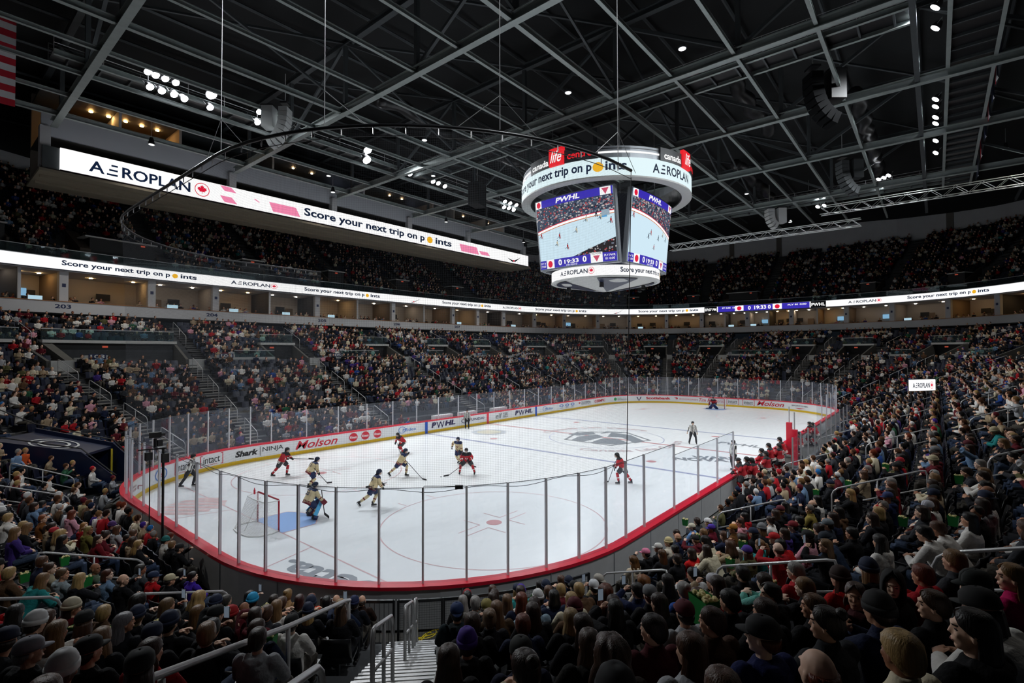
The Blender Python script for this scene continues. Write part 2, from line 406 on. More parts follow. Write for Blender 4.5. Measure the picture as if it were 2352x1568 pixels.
ice_text('NOVA', -3.6, -8.9, math.radians(-62), 3.4, 1.0, P_gd, bold=.05); ice_text('WARM', -2.4, -9.5, math.radians(-62), 3.0, .9, P_gl, bold=.05)
ice_text('PWHL', 3.5, -9.3, math.radians(-90), 3.0, 1.0, P_gd, bold=.03)

# ---------------------------------------------------------------- boards
boards = empty('dasher_boards', (0, 0, 0), label='white dasher boards with red cap rail and yellow kickplate around the ice', cat='rink boards')
def ringsweep(mb, s0, s1, prof, m, step=1.3, dfun=None, cap=True):
    full = abs(s1-s0-PER) < 1e-6; ss = srange(s0, s1, step)
    if full: ss = ss[:-1]
    path = []
    for s in ss:
        (x, y), nn = ring(s, dfun(s) if dfun else 0); path.append(((x, y, 0), (nn[0], nn[1], 0), (0, 0, 1)))
    mb.sweep(path, prof, m, closed=full, cap=cap and not full)
def rect(d0, d1, z0, z1): return [(d0, z0), (d0, z1), (d1, z1), (d1, z0)]
mb = MB(); ringsweep(mb, 0, PER, rect(-.015, .05, 0, .21), M_yellow); mb.build('kickplate', parent=boards)
mb = MB(); ringsweep(mb, 0, PER, rect(0, .06, .21, .98), M_board, step=.8); mb.build('panel', parent=boards)
mb = MB(); ringsweep(mb, 0, PER, rect(-.03, .30, .98, 1.07), M_red); mb.build('cap_rail', parent=boards)
mb = MB(); ringsweep(mb, 0, PER, rect(.24, .28, 0, .98), M_greyb); mb.build('back_panel', parent=boards)
for s in np.arange(S_R+28, PER, 2.4):
    mb = MB(); (x, y), nn = ring(s, .285); mb.box((x, y, .49), (.012, .02, .96), M_silver, rz=math.atan2(nn[1], nn[0])); mb.build('back_seam', parent=boards)
def board_fn(s0): return lambda u, v, off=.012: P3(s0+u, -off, v)
def stripe(x, m, name):
    mb = MB(); ringsweep(mb, x+21.95-.15, x+21.95+.15, rect(-.02, .01, 0, .98), m); mb.build(name, parent=boards)
stripe(-7.77, mat('line_blue', hexc('1552b8'), .3), 'blue_line_stripe'); stripe(7.77, MATS['line_blue'], 'blue_line_stripe'); stripe(0, M_red, 'center_line_stripe')
A_red = mat('ad_red', hexc('c8102e'), .35); A_navy = mat('ad_navy', hexc('241a4e'), .35); A_blk = mat('ad_black', hexc('0c0c10'), .35); A_blue = mat('ad_blue', hexc('2d6fbe'), .35)
A_green = mat('ad_green', hexc('3aa35a'), .35); A_grey = mat('ad_grey', hexc('50545a'), .35); A_wht = mat('ad_white', hexc('f2f2f2'), .35); A_mar = mat('ad_maroon', hexc('8c1d33'), .35)
def ad(items, px0, px1, s_lo, s_hi, name='advert'):
    s0 = s_of_px(px0, 0, .6, s_lo, s_hi); s1 = s_of_px(px1, 0, .6, s_lo, s_hi); Wd = s1-s0; mb = MB()
    for it in items:
        k = it[0]
        if k == 't':   # text: body, u0, u1 (fractions), z0, z1, mat, bold, shear
            _, body, a, b, z0, z1, m, bo, sh = it; V, F = text_fit(body, s0+Wd*a, s0+Wd*b, z0, z1, bo, sh); off = .012
        elif k == 'd': _, a, z, ru, rv, m, inner = it; V, F = disc2d(s0+Wd*a, z, ru, rv, 28, inner); off = .010 if inner is None else .011
        elif k == 'q': _, a, b, z0, z1, m = it; V, F = quad2d(s0+Wd*a, s0+Wd*b, z0, z1); off = .013
        elif k == 'p': _, pts, m = it; V, F = poly2d([(s0+Wd*a, z) for a, z in pts]); off = .013
        put2d(mb, V, F, lambda u, v: P3(u, -off-.008, v), m)
    return mb.build(name, parent=boards)
intact = lambda a0=0., a1=1.: [('t', 'intact', a0+(a1-a0)*.14, a0+(a1-a0)*.86, .42, .82, A_blk, 0, 0), ('t', 'INSURANCE', a0+(a1-a0)*.25, a0+(a1-a0)*.75, .3, .36, A_red, 0, 0),
    ('q', a0, a0+(a1-a0)*.03, .27, .93, A_red), ('q', a0, a0+(a1-a0)*.1, .27, .31, A_red), ('q', a0, a0+(a1-a0)*.1, .89, .93, A_red),
    ('q', a1-(a1-a0)*.03, a1, .27, .93, A_red), ('q', a1-(a1-a0)*.1, a1, .27, .31, A_red), ('q', a1-(a1-a0)*.1, a1, .89, .93, A_red)]
pwhl = [('t', 'P', 0, .19, .38, .86, A_navy, .05, .15), ('t', 'W', .2, .53, .3, .86, A_navy, .01, .0), ('t', 'HL', .55, 1, .42, .86, A_navy, .05, .15)]
ad([('t', 'ACCELERATING', 0, .8, .66, .74, A_mar, 0, 0), ('t', 'WOM=N', 0, 1, .44, .62, A_mar, 0, 0), ('t', 'WITH US', .1, .7, .3, .38, A_mar, 0, 0)], 306, 331, -13.4, 0)
ad([('d', .5, .6, .52, .34, A_blue, .84), ('t', 'Esso', .2, .8, .46, .74, A_red, .01, .15)], 357, 382, -13.4, 0)
ad(intact(), 401, 440, -13.4, 5)
ad(intact(), 460, 512, -13.4, 8)
ad([('t', 'Shark', 0, .47, .42, .8, A_blk, .04, .25), ('q', .505, .515, .3, .9, A_blk), ('t', 'NINJA', .56, 1, .45, .82, A_blk, .0, 0)], 540, 650, -5, 22)
ad([('t', 'Molson', 0, 1, .32, .88, A_red, .012, .35)], 678, 775, -5, 22)
for a, b in ((801, 822), (829, 849), (857, 876)):
    ad([('d', .5, .6, .36, .31, A_red, None), ('t', 'Rheem', .12, .88, .5, .7, A_wht, .02, .1)], a, b, 0, 30)
ad([('d', .22, .6, .36, .27, A_blue, .86), ('t', 'Midea', .25, 1, .45, .7, A_blue, 0, .1)], 914, 955, 0, 30)
ad(pwhl, 991, 1046, 0, 40)
ad([('d', .15, .6, .4, .2, A_navy, .8), ('t', 'HYUNDAI', .2, 1, .5, .74, A_navy, .01, 0)], 1058, 1112, 0, 44)
ad([('t', 'elf', 0, .52, .35, .85, A_grey, -.005, .15), ('t', 'EYES', .62, 1, .7, .82, A_grey, .02, 0), ('t', 'LIPS', .62, 1, .52, .64, A_grey, .02, 0), ('t', 'FACE', .62, 1, .34, .46, A_grey, .02, 0)], 1139, 1166, 0, 44)
ad(pwhl, 1183, 1223, 0, 44)
ad([('d', .22, .6, .36, .27, A_blue, .86), ('t', 'Midea', .25, 1, .45, .7, A_blue, 0, .1)], 1246, 1270, 0, 50)
for a, b in ((1285, 1294), (1298, 1307), (1311, 1319)): ad([('d', .5, .68, .4, .16, A_blue, .6), ('t', 'SALTS', .1, .9, .36, .46, A_grey, 0, 0)], a, b, 0, 50)
ad([('d', .1, .7, .16, .12, A_red, .4), ('t', 'GLOBAL', .2, 1, .62, .82, A_grey, .01, 0), ('t', 'INDUSTRIAL', .25, 1, .45, .58, A_grey, 0, 0)], 1328, 1357, 0, 56)
ad([('t', 'OZEMPIC', 0, 1, .45, .78, A_red, .03, 0)], 1365, 1390, 0, 60)
ad([('d', .08, .6, .25, .2, A_green, None), ('t', 'intuit', .25, .55, .64, .78, A_green, .01, 0), ('t', 'quickbooks', .25, 1, .42, .6, A_grey, .01, 0)], 1411, 1441, 0, 66)
ad([('p', [(0, .8), (.2, .8), (.5, .3), (.4, .3)], A_navy), ('p', [(1, .8), (.8, .8), (.5, .3), (.6, .3)], A_navy)], 1462, 1474, 20, 75)
ad([('t', 'Scotiabank', 0, 1, .45, .8, A_red, .04, 0)], 1484, 1540, 20, 75)
ad([('p', [(0, .78), (.14, .78), (.18, .65), (.14, .52), (.05, .62), (.12, .66)], A_red), ('t', 'DOORDASH', .24, 1, .5, .7, A_red, -.005, 0)], 1547, 1603, 20, 78)
ad([('t', 'Tim Hortons.', 0, 1, .4, .84, A_red, .0, .25)], 1606, 1664, 20, 80)
ad(intact(), 1669, 1697, 20, 86); ad(intact(), 1705, 1733, 20, 88)
ad([('t', 'Molson', 0, 1, .35, .9, A_red, .012, .35)], 1738, 1801, 20, 90)
ad([('t', 'SPORTCHEK', 0, 1, .6, .74, A_grey, .02, 0), ('p', [(.2, .42), (.8, .42), (.42, .3)], A_red)], 1819, 1856, 20, 92)

# ---------------------------------------------------------------- glass
def stanchions():
    S = []
    near = [289, 302, 330, 365, 405, 451, 505, 549, 609, 683, 771, 869, 971, 1072, 1166, 1255, 1330, 1392, 1438, 1480, 1549, 1604, 1648, 1685]
    for px in near: S.append(s_of_px(px, .1, 1.07, S_R+20, S_C4+1.0, 1500))
    return sorted(S)
NS = stanchions()
s_bench0 = NS[0]                              # where the near glass starts, at the bench door
s = NS[-1]; L = []
while s < PER+S_R+8:
    k = s % PER; corner = any(a-.2 <= k < a+LC-.2 for a in (S_C1, S_C2, S_C3, S_C4)); s += 1.34 if corner else 2.44; L.append(s)
ALLS = NS+L
def glass_top(s):
    k = s % PER
    if S_C3-3 <= k or k < 0: return 3.48
    if k < LS: return 2.98 if k > 2 else 3.48
    if k < S_R: return 3.48
    return 3.06
i_lab = {'a': 0}
M_post = mat('glass_post', hexc('dcdce0'), .4, .1)
def side_name(k):
    if k < LS: return 'long far side of the ice'
    if k < S_C1+LC: return 'far corner past the distant goal'
    if k < S_C2: return 'end behind the distant goal'
    if k < S_R: return 'far corner near the bench side'
    if k < S_C3: return 'bench side of the ice'
    if k < S_N: return 'near corner by the stairs'
    if k < S_C4: return 'end behind the near goal'
    return 'near corner on the far side'
for i in range(len(ALLS)-1):
    a, b = ALLS[i], ALLS[i+1]
    if b-a > 3.2: continue
    k = ((a+b)/2) % PER; zt = glass_top((a+b)/2)
    t = empty('rink_glass', P3(a, .1, 1.07), label=f'clear glass pane with metal post, {side_name(k)}', cat='rink glass', group='glass panes on the '+side_name(k))
    o = np.array(P3(a, .1, 1.07)); mb = MB(); ss = srange(a, b, 1.2)
    mb.sweep([(P3(s, .1, 0)-o, (ring(s)[1][0], ring(s)[1][1], 0), (0, 0, 1)) for s in ss], [(-.006, 1.07), (-.006, zt), (.006, zt), (.006, 1.07)], M_glass, cap=True)
    mb.build('pane', parent=t)
    mb = MB(); nn = ring(a)[1]; mb.box(P3(a, .1, (1.07+zt+.02)/2)-o, (.075, .05, zt-1.05), M_post, rz=math.atan2(nn[1], nn[0])); mb.build('post', parent=t)
    mb = MB(); mb.sweep([(P3(s, .1, 0)-o, (ring(s)[1][0], ring(s)[1][1], 0), (0, 0, 1)) for s in ss], [(-.009, zt), (-.009, zt+.012), (.009, zt+.012), (.009, zt)], M_gald, cap=True); mb.build('edge_strip', parent=t)

# ---------------------------------------------------------------- goals
M_pipe = mat('goal_red', hexc('a4132a'), .3); M_net = mat('net_cord', hexc('e6e6e4'), .7)
def net_mat(name, cell, th, col, uv=True):
    m = bpy.data.materials.new(name); m.use_nodes = True; nt = m.node_tree; nt.nodes.clear(); o = nt.nodes.new('ShaderNodeOutputMaterial')
    tc = nt.nodes.new('ShaderNodeTexCoord'); sp = nt.nodes.new('ShaderNodeSeparateXYZ'); nt.links.new(tc.outputs['UV'], sp.inputs[0]); outs = []
    for k in range(2):
        a = nt.nodes.new('ShaderNodeMath'); a.operation = 'DIVIDE'; a.inputs[1].default_value = cell; nt.links.new(sp.outputs[k], a.inputs[0])
        b = nt.nodes.new('ShaderNodeMath'); b.operation = 'FRACT'; nt.links.new(a.outputs[0], b.inputs[0])
        c = nt.nodes.new('ShaderNodeMath'); c.operation = 'LESS_THAN'; c.inputs[1].default_value = th/cell; nt.links.new(b.outputs[0], c.inputs[0]); outs.append(c)
    mx = nt.nodes.new('ShaderNodeMath'); mx.operation = 'MAXIMUM'; nt.links.new(outs[0].outputs[0], mx.inputs[0]); nt.links.new(outs[1].outputs[0], mx.inputs[1])
    t = nt.nodes.new('ShaderNodeBsdfTransparent'); d = nt.nodes.new('ShaderNodeBsdfDiffuse'); d.inputs[0].default_value = (*col, 1); ms = nt.nodes.new('ShaderNodeMixShader')
    nt.links.new(mx.outputs[0], ms.inputs[0]); nt.links.new(t.outputs[0], ms.inputs[1]); nt.links.new(d.outputs[0], ms.inputs[2]); nt.links.new(ms.outputs[0], o.inputs[0]); return m
M_goalnet = net_mat('goal_netting', .05, .010, (.85, .85, .84))
def uv_surface(name, fn, us, vs_, m, parent=None, uvs=None, **kw):
    V = []; F = []; nu, nv = len(us), len(vs_)
    for u in us:
        for v in vs_: V.append(fn(u, v))
    for i in range(nu-1):
        for j in range(nv-1): F.append((i*nv+j, (i+1)*nv+j, (i+1)*nv+j+1, i*nv+j+1))
    me = bpy.data.meshes.new(name); me.from_pydata([tuple(map(float, p)) for p in V], [], F); me.materials.append(m); uv = me.uv_layers.new(name='UVMap')
    U = [(u, v) for u in us for v in vs_]
    for l in me.loops: uv.data[l.index].uv = U[l.vertex_index] if uvs is None else uvs[l.vertex_index]
    return obj(name, me, parent, **kw)
def goal(x, sg, label):
    t = empty('hockey_goal', (x, 0, 0), label=label, cat='goal', group=None); t.rotation_euler = (0, 0, 0 if sg > 0 else math.pi)
    h, w = 1.22, .915; mb = MB(); mb.tube([(0, -w, 0), (0, -w, h-.05), (0, -w+.05, h), (0, w-.05, h), (0, w, h-.05), (0, w, 0)], .035, 8, M_pipe); mb.build('goal_frame', parent=t, smooth=True)
    base = [(0, w)]+[(-.35, w+.12), (-.75, w+.05), (-1.05, w-.3), (-1.12, 0), (-1.05, -w+.3), (-.75, -w-.05), (-.35, -w-.12)]+[(0, -w)]
    mb = MB(); mb.tube([(a, b, .03) for a, b in base], .03, 6, M_white); mb.build('base_frame', parent=t, smooth=True)
    top = [(0, w), (-.3, w-.05), (-.5, w-.2), (-.55, 0), (-.5, -w+.2), (-.3, -w+.05), (0, -w)]
    mb = MB(); mb.tube([(a, b, h-.03) for a, b in top], .02, 6, M_white); mb.tube([(-.3, 0, h), (-.9, 0, .05)], .015, 6, M_white); mb.build('top_shelf', parent=t, smooth=True)
    bi = lambda q, P: P[min(int(q), len(P)-2)][0]+(q-min(int(q), len(P)-2))*(P[min(int(q), len(P)-2)+1][0]-P[min(int(q), len(P)-2)][0])
    def lerpP(P, f):
        q = f*(len(P)-1); i = min(int(q), len(P)-2); a = np.array(P[i]); b = np.array(P[i+1]); return a+(b-a)*(q-i)
    fn = lambda u, v: (lambda A, B: (A[0]*(1-v)+B[0]*v, A[1]*(1-v)+B[1]*v, .03+v*(h-.06)))(lerpP(base, u), lerpP(top, u))
    us = np.linspace(0, 1, 25); vv = np.linspace(0, 1, 6)
    uv_surface('netting', fn, us, vv, M_goalnet, t, uvs=[(u*4, v*1.3) for u in us for v in vv])
    uv_surface('top_netting', lambda u, v: (lerpP(top, u)[0]*v, lerpP(top, u)[1]*v+(1-v)*(w-2*w*u), h-.02), us, [0, .5, 1], M_goalnet, t, uvs=[(u*2, v*.5) for u in us for v in (0, .5, 1)])
    return t
goal(-27.13, 1, 'near hockey goal with red frame and white netting in the blue crease')
g2 = goal(27.13, -1, 'distant hockey goal with red frame in front of the far end boards')
bottle = MB(); bottle.tube([(0, 0, 0), (0, 0, .16), (0, 0, .2), (0, 0, .25)], [.036, .036, .018, .016], 10, M_red)
bt = bottle.build('water_bottle', label='red drink bottle lying on top of the near goal', cat='bottle'); bt.location = (-27.4, .6, 1.235); bt.rotation_euler = (0, 0, .3)
# ---------------------------------------------------------------- safety netting
s_n0 = s_of_px(1438, .1, 3.0, S_R+20, S_C3+3, 1500); s_n1 = PER+4.6
M_safe = net_mat('safety_netting', .045, .0022, (.16, .17, .19))
ss = srange(s_n0, s_n1, 1.2)
def netp(s, v):
    P = P3(s, .1+.25*v*v, 3.45+(12.7-3.45)*v); return P
uv_surface('safety_net', netp, ss, list(np.linspace(0, 1, 8)), M_safe, None, uvs=[(s, v*9.3) for s in ss for v in np.linspace(0, 1, 8)], label='fine black safety netting hanging above the near end glass', cat='safety net')
ring_t = empty('net_support_rail', label='curved black pipe carrying the top of the safety net', cat='net rail')
mb = MB(); mb.tube([P3(s, .35, 12.72) for s in ss], .05, 8, M_blackm); mb.build('pipe', parent=ring_t, smooth=True)
for s in np.arange(s_n0, s_n1, .8):
    mb = MB(); mb.tube([P3(s, .35, 12.72), P3(s, .35, 12.5)], .018, 5, M_steel); mb.build('clip', parent=ring_t)
mb = MB(); mb.tube([P3(s, .35, 12.45) for s in ss], .012, 5, M_blackm); mb.build('net_edge_cable', parent=ring_t)
mb = MB(); mb.tube([P3(s, .12, 3.42+.05*math.sin(s*2.6)) for s in srange(s_n0, s_n1, .5)], .008, 5, M_black); mb.build('lower_cable', parent=ring_t)
for px in (507, 745, 1148, 1420):
    s = s_of_px(px, .35, 12.7, s_n0, S_C4+2, 800); b = P3(s, .35, 12.8); mb = MB(); mb.tube([b-b, np.array([0, 0, 15.6])], .012, 5, M_steel)
    t = mb.build('hanging_cable', label='thin steel cable dropping from the roof to the net rail', cat='cable', group='cables holding the net rail'); t.location = b
    mb = MB()
    for q in (-1.1, 1.1): mb.tube([np.array([0, 0, .9]), P3(s+q, .35, 12.72)-b], .009, 4, M_steel)
    mb.build('bridle', parent=t)
mb = MB(); b = P3(s_n0, .12, 3.4); mb.tube([b-b, P3(s_n0, .35, 12.7)-b], .014, 5, M_black); t = mb.build('net_edge_cord', label='dark cord down the end of the safety net beside the corner glass', cat='cable'); t.location = b
# ================================================================ STANDS
def ds(s, w, d):
    k = s % PER
    for a in (S_C1, S_C2, S_C3, S_C4):
        if a <= k <= a+LC: return w/(1+d/RR)
    return w
cA = lambda c0, deg: c0+LC*deg/90
A_LONG = [x+21.95 for x in (-21.0, -10.2, 1.7, 11.5, 20.3)]
A_ALL = A_LONG+[cA(S_C1, 22), cA(S_C1, 45), cA(S_C1, 68), S_E-.4, S_E+LE+.9, cA(S_C2, 22), cA(S_C2, 45), cA(S_C2, 70)]+[S_R+21.95-x for x in (19.5, 9.5, 0, -9.5, -19)]+[cA(S_C3, 20), cA(S_C3, 45), cA(S_C3, 69), S_N-.2, S_C4+.2, cA(S_C4, 22), cA(S_C4, 45), cA(S_C4, 70)]
A_ALL = sorted(A_ALL)
AW = 1.2
def step_profile(d0, z0, nrow, depth, rise):
    pr = []
    for i in range(nrow): pr += [(d0+depth*i, z0+rise*i), (d0+depth*(i+1), z0+rise*i)]
    return pr
def strip(mb, s0, s1, prof_fn, m, step=1.4):
    ss = srange(s0, s1, step); P = []; n = None
    for s in ss:
        pr = prof_fn(s); n = len(pr); P += [P3(s, d, z) for d, z in pr]
    mb.add(P, [(i*n+k, i*n+k+1, (i+1)*n+k+1, (i+1)*n+k) for i in range(len(ss)-1) for k in range(n-1)], m)
mb = MB(); strip(mb, 0, PER, lambda s: [(.9, 0.0), (.9, .02), (1.4, .02)]+[(1.4, .3)]+step_profile(1.4, .3, T1N, ROWD, ROWH)[1:]+[(15.0, 5.6)], M_riser)
mb.build('floor_lower_stand', kind='structure')
VOMS = []
for a in A_ALL:
    w = ds(a, 1, 16); VOMS.append((a-3.6*w, a-.25*w, a+3.6*w))
vis = lambda s: near_view(P3(s, 16, 6), 500)
bowl2 = MB()
nV = len(VOMS)
for i, (v0, v1, v2) in enumerate(VOMS):
    nx = VOMS[(i+1) % nV][0]+(PER if i == nV-1 else 0)
    full = lambda s: [(15.05, 5.0), (15.05, 5.95)]+[q for j in range(T2N) for q in ((row2(s, j)[0], row2(s, j)[1]), (row2(s, j+1)[0], row2(s, j)[1]))]
    part = lambda s: [(row2(s, 4)[0], 5.5)]+[q for j in range(4, T2N) for q in ((row2(s, j)[0], row2(s, j)[1]), (row2(s, j+1)[0], row2(s, j)[1]))]
    strip(bowl2, v1, nx, full, M_riser); strip(bowl2, v0, v1, part, M_riser)
    strip(bowl2, v0, v1, lambda s: [(14.6, 5.58), (18.6, 5.58)], M_concd)
bowl2.build('floor_upper_rows', kind='structure')
M_sign = mat('section_sign', hexc('1c2b55'), .5); M_signw = mat('section_sign_white', hexc('e8e8e8'), .5)
sec_names = {}
k0 = [i for i, a in enumerate(A_ALL) if abs(a-A_LONG[0]) < .01][0]
for i, (v0, v1, v2) in enumerate(VOMS):
    if not (vis(v0) or vis(v2)): continue
    w = ds(v1, 1, 16); nx = VOMS[(i+1) % nV][0]+(PER if i == nV-1 else 0); num = 101+((i-k0+3) % nV)
    t = empty('vomitory', P3(v0, 15, 5.58), label=f'dark stand entrance with pale canopy and stepped white wall, section {num}', cat='stand entrance', group='stand entrances between the lower and upper rows'); o = np.array(P3(v0, 15, 5.58))
    sw = lambda mb, a, b, prof, m: mb.sweep([(P3(s, 0, 0)-o, (ring(s)[1][0], ring(s)[1][1], 0), (0, 0, 1)) for s in srange(a, b, 1.2)], prof, m, cap=True)
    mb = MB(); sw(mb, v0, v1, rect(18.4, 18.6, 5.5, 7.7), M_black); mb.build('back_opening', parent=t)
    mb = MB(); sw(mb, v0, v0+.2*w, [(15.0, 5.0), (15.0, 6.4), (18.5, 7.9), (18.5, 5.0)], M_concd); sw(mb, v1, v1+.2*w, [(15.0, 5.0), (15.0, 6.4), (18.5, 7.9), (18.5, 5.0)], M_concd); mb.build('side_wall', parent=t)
    mb = MB(); sw(mb, v0, v1+.2*w, rect(17.9, 18.6, 7.72, 7.95), M_ledge); mb.build('canopy', parent=t)
    mb = MB(); sw(mb, v0, v1, rect(18.1, 18.13, 7.95, 8.75), M_glassd); mb.build('canopy_glass', parent=t)
    mb = MB(); sw(mb, v0, v1, rect(18.08, 18.14, 8.75, 8.8), M_steel); mb.build('canopy_rail', parent=t)
    mb = MB(); sw(mb, v1+.2*w, v2, rect(14.85, 15.04, 4.6, 6.42), M_ledge); sw(mb, v1+1.7*w, v2, rect(14.85, 15.04, 6.42, 6.6), M_ledge); sw(mb, v1+2.3*w, v2, rect(14.85, 15.04, 6.6, 6.78), M_ledge); mb.build('stepped_wall', parent=t)
    mb = MB(); sw(mb, v2-1.3*w, v2-.15*w, rect(14.8, 14.85, 6.5, 6.86), M_sign)
    V, F = text_fit(str(num), v2-1.2*w, v2-.25*w, 6.54, 6.82, .02); put2d(mb, V, F, lambda u, v: P3(u, 14.78, v)-o, M_signw); mb.build('section_number', parent=t)
    mb = MB(); P = P3((v0*.6+v1*.4), 18.38, 7.45)-o; nn = ring(v0)[1]; mb.box(P, (.04, .4, .15), led('exit_red', 'd05a44', .55), rz=math.atan2(nn[1], nn[0])); mb.build('exit_sign', parent=t)
    # front parapet of the upper rows: pale ledge, glass and metal rail
    t = empty('parapet', P3(v2, 15, 6.3), label=f'pale ledge with glass and metal rail beside section {num}', cat='parapet', group='parapets of the upper rows'); o = np.array(P3(v2, 15, 6.3))
    mb = MB(); sw(mb, v2, nx, rect(14.85, 15.04, 6.28, 6.55), M_ledge); sw(mb, v2, nx, rect(14.95, 15.03, 4.9, 6.28), M_concd); mb.build('ledge', parent=t)
    mb = MB(); sw(mb, v2, nx, rect(14.98, 15.0, 6.55, 7.12), M_glassd); mb.build('rail_glass', parent=t)
    mb = MB(); sw(mb, v2, nx, rect(14.96, 15.02, 7.12, 7.17), M_steel); mb.build('top_rail', parent=t)
# aisle stairs
def aisle(sc, d0, d1, zf, w, label, group, m, half=2):
    (x0, y0), n = ring(sc, 0); ang = math.atan2(n[1], n[0]); mb = MB(); d = d0; o = (x0, y0, 0)
    i = 0
    while d < d1-.01:
        dd = ROWD/half; z = zf(d); z1 = zf(d+dd)
        mb.box((d+dd/2, 0, z+.02), (dd+.02, w, .05), m); mb.box((d+.02, 0, z+.048), (.05, w, .012), M_steel)
        d += dd; i += 1
    t = mb.build('aisle_stair', label=label, cat='stairs', group=group); t.location = o; t.rotation_euler = (0, 0, ang); return t
def handrail(sc, off, d0, d1, zf, label, group, r=.024, mid=True, h=.98, single=False, posts=(0, 1)):
    (x0, y0), n = ring(sc, 0); tx, ty = n[1], -n[0]
    z0, z1 = zf(d0), zf(d1); t = empty('handrail', (x0+n[0]*d0+tx*off, y0+n[1]*d0+ty*off, z0), math.atan2(n[1], n[0]), label=label, cat='handrail', group=group); L = d1-d0; dz = z1-z0; b = .16
    q = [(0, 0, 0), (0, 0, h-b), (b*.3, 0, h-b*.25), (b, 0, h+dz*b/L), (L-b, 0, h+dz*(L-b)/L), (L-b*.3, 0, h+dz-b*.25), (L, 0, h+dz-b), (L, 0, dz)]
    mb = MB(); mb.tube(q, r, 8, M_steel); mb.build('rail_tube', parent=t, smooth=True)
    if mid: mb = MB(); mb.tube([(0, 0, h*.5), (L, 0, h*.5+dz)], r*.8, 6, M_steel); mb.build('middle_bar', parent=t, smooth=True)
    if L > 1.2: mb = MB(); mb.tube([(L/2, 0, dz/2), (L/2, 0, h+dz/2)], r*.9, 6, M_steel); mb.build('post', parent=t, smooth=True)
    return t
zf1 = lambda d: .3+ROWH*max(0, (d-1.4))/ROWD
S_NEAR = cA(S_C3, 45)
def where(s):
    return side_name(s % PER)
for a in A_ALL:
    if abs(a-S_NEAR) < .01: continue
    if not (near_view(P3(a, 3, 1), 300) or near_view(P3(a, 13, 5), 300)): continue
    aisle(a, 1.42 if abs(a-cA(S_C4, 45)) > .1 else 7.4, 14.9, zf1, AW, f'concrete aisle steps through the lower rows, {where(a)}', f'aisle steps, {where(a)}', M_conc)
    near = a > S_R+30
    for (d0, d1) in ((2.0, 4.1), (5.3, 7.5), (8.7, 10.9), (12.0, 14.2)):
        if (d0 > 7.4 or abs(a-cA(S_C4, 45)) > .1) and near_view(P3(a, d0, zf1(d0)+1), 60) and (a % PER < S_R+2 or a > S_R+12): handrail(a, 0, d0, d1, zf1, f'metal handrail loop in the aisle, {where(a)}', f'aisle handrails, {where(a)}', mid=near)
aisle(S_NEAR, 1.42, 14.2, zf1, 1.25, 'bright metal aisle steps leading down to the gate by the near corner glass', None, M_tread, half=3)
for k, (d0, d1) in enumerate([(1.45, 2.0), (2.35, 3.75), (5.35, 7.05), (9.2, 11.6)]):
    handrail(S_NEAR, 0, d0, d1, zf1, 'brushed metal handrail in the bright stairs, '+['lowest, beside the gate', 'second from the gate', 'third from the gate', 'topmost and nearest the viewer'][k], None, r=.03, h=1.02)
# long guard rail beside the bright stairs
def plan(D, lat, z):
    return CAM*np.array([1, 1, 0])+np.array([math.cos(YAW), math.sin(YAW), 0])*D+np.array([math.sin(YAW), -math.cos(YAW), 0])*lat+np.array([0, 0, z])
def long_rail(pts, posts, label, r=.032):
    b = plan(*pts[0]); t = empty('guard_rail', b, label=label, cat='handrail'); mb = MB(); mb.tube([plan(*q)-b for q in pts], r, 10, M_steel); mb.build('rail_tube', parent=t, smooth=True)
    for D, lat, z0, z1 in posts: mb = MB(); mb.tube([plan(D, lat, z0)-b, plan(D, lat, z1)-b], r*.95, 8, M_steel); mb.build('post', parent=t, smooth=True)
    return t
long_rail([(9.15, -2.9, 2.55), (8.9, -2.9, 2.66), (6.6, -2.88, 3.45), (4.0, -2.86, 4.42), (2.9, -2.85, 4.85)], [(9.1, -2.9, 1.45, 2.56), (6.6, -2.88, 2.5, 3.46), (4.2, -2.86, 3.4, 4.3)], 'long brushed metal guard rail descending along the seats left of the bright stairs')
# tier two aisles and handrails
zf2 = lambda s: (lambda d: 5.95+3.15/(T2N-1)*max(0, (d-T2D0))/((Dof(s)-.25-T2D0)/T2N))
for (v0, v1, v2) in VOMS:
    a = v1+1.75*ds(v1, 1, 20)
    if not near_view(P3(a, 20, 8), 100): continue
    aisle(a, 15.4, Dof(a)-.3, zf2(a), 1.1, f'upper row aisle steps beside the entrance, {where(a)}', f'upper aisle steps, {where(a)}', M_concd)
    handrail(a, -.5, 19, 22.5, zf2(a), f'metal handrail climbing the upper rows, {where(a)}', f'upper handrails, {where(a)}', mid=False)
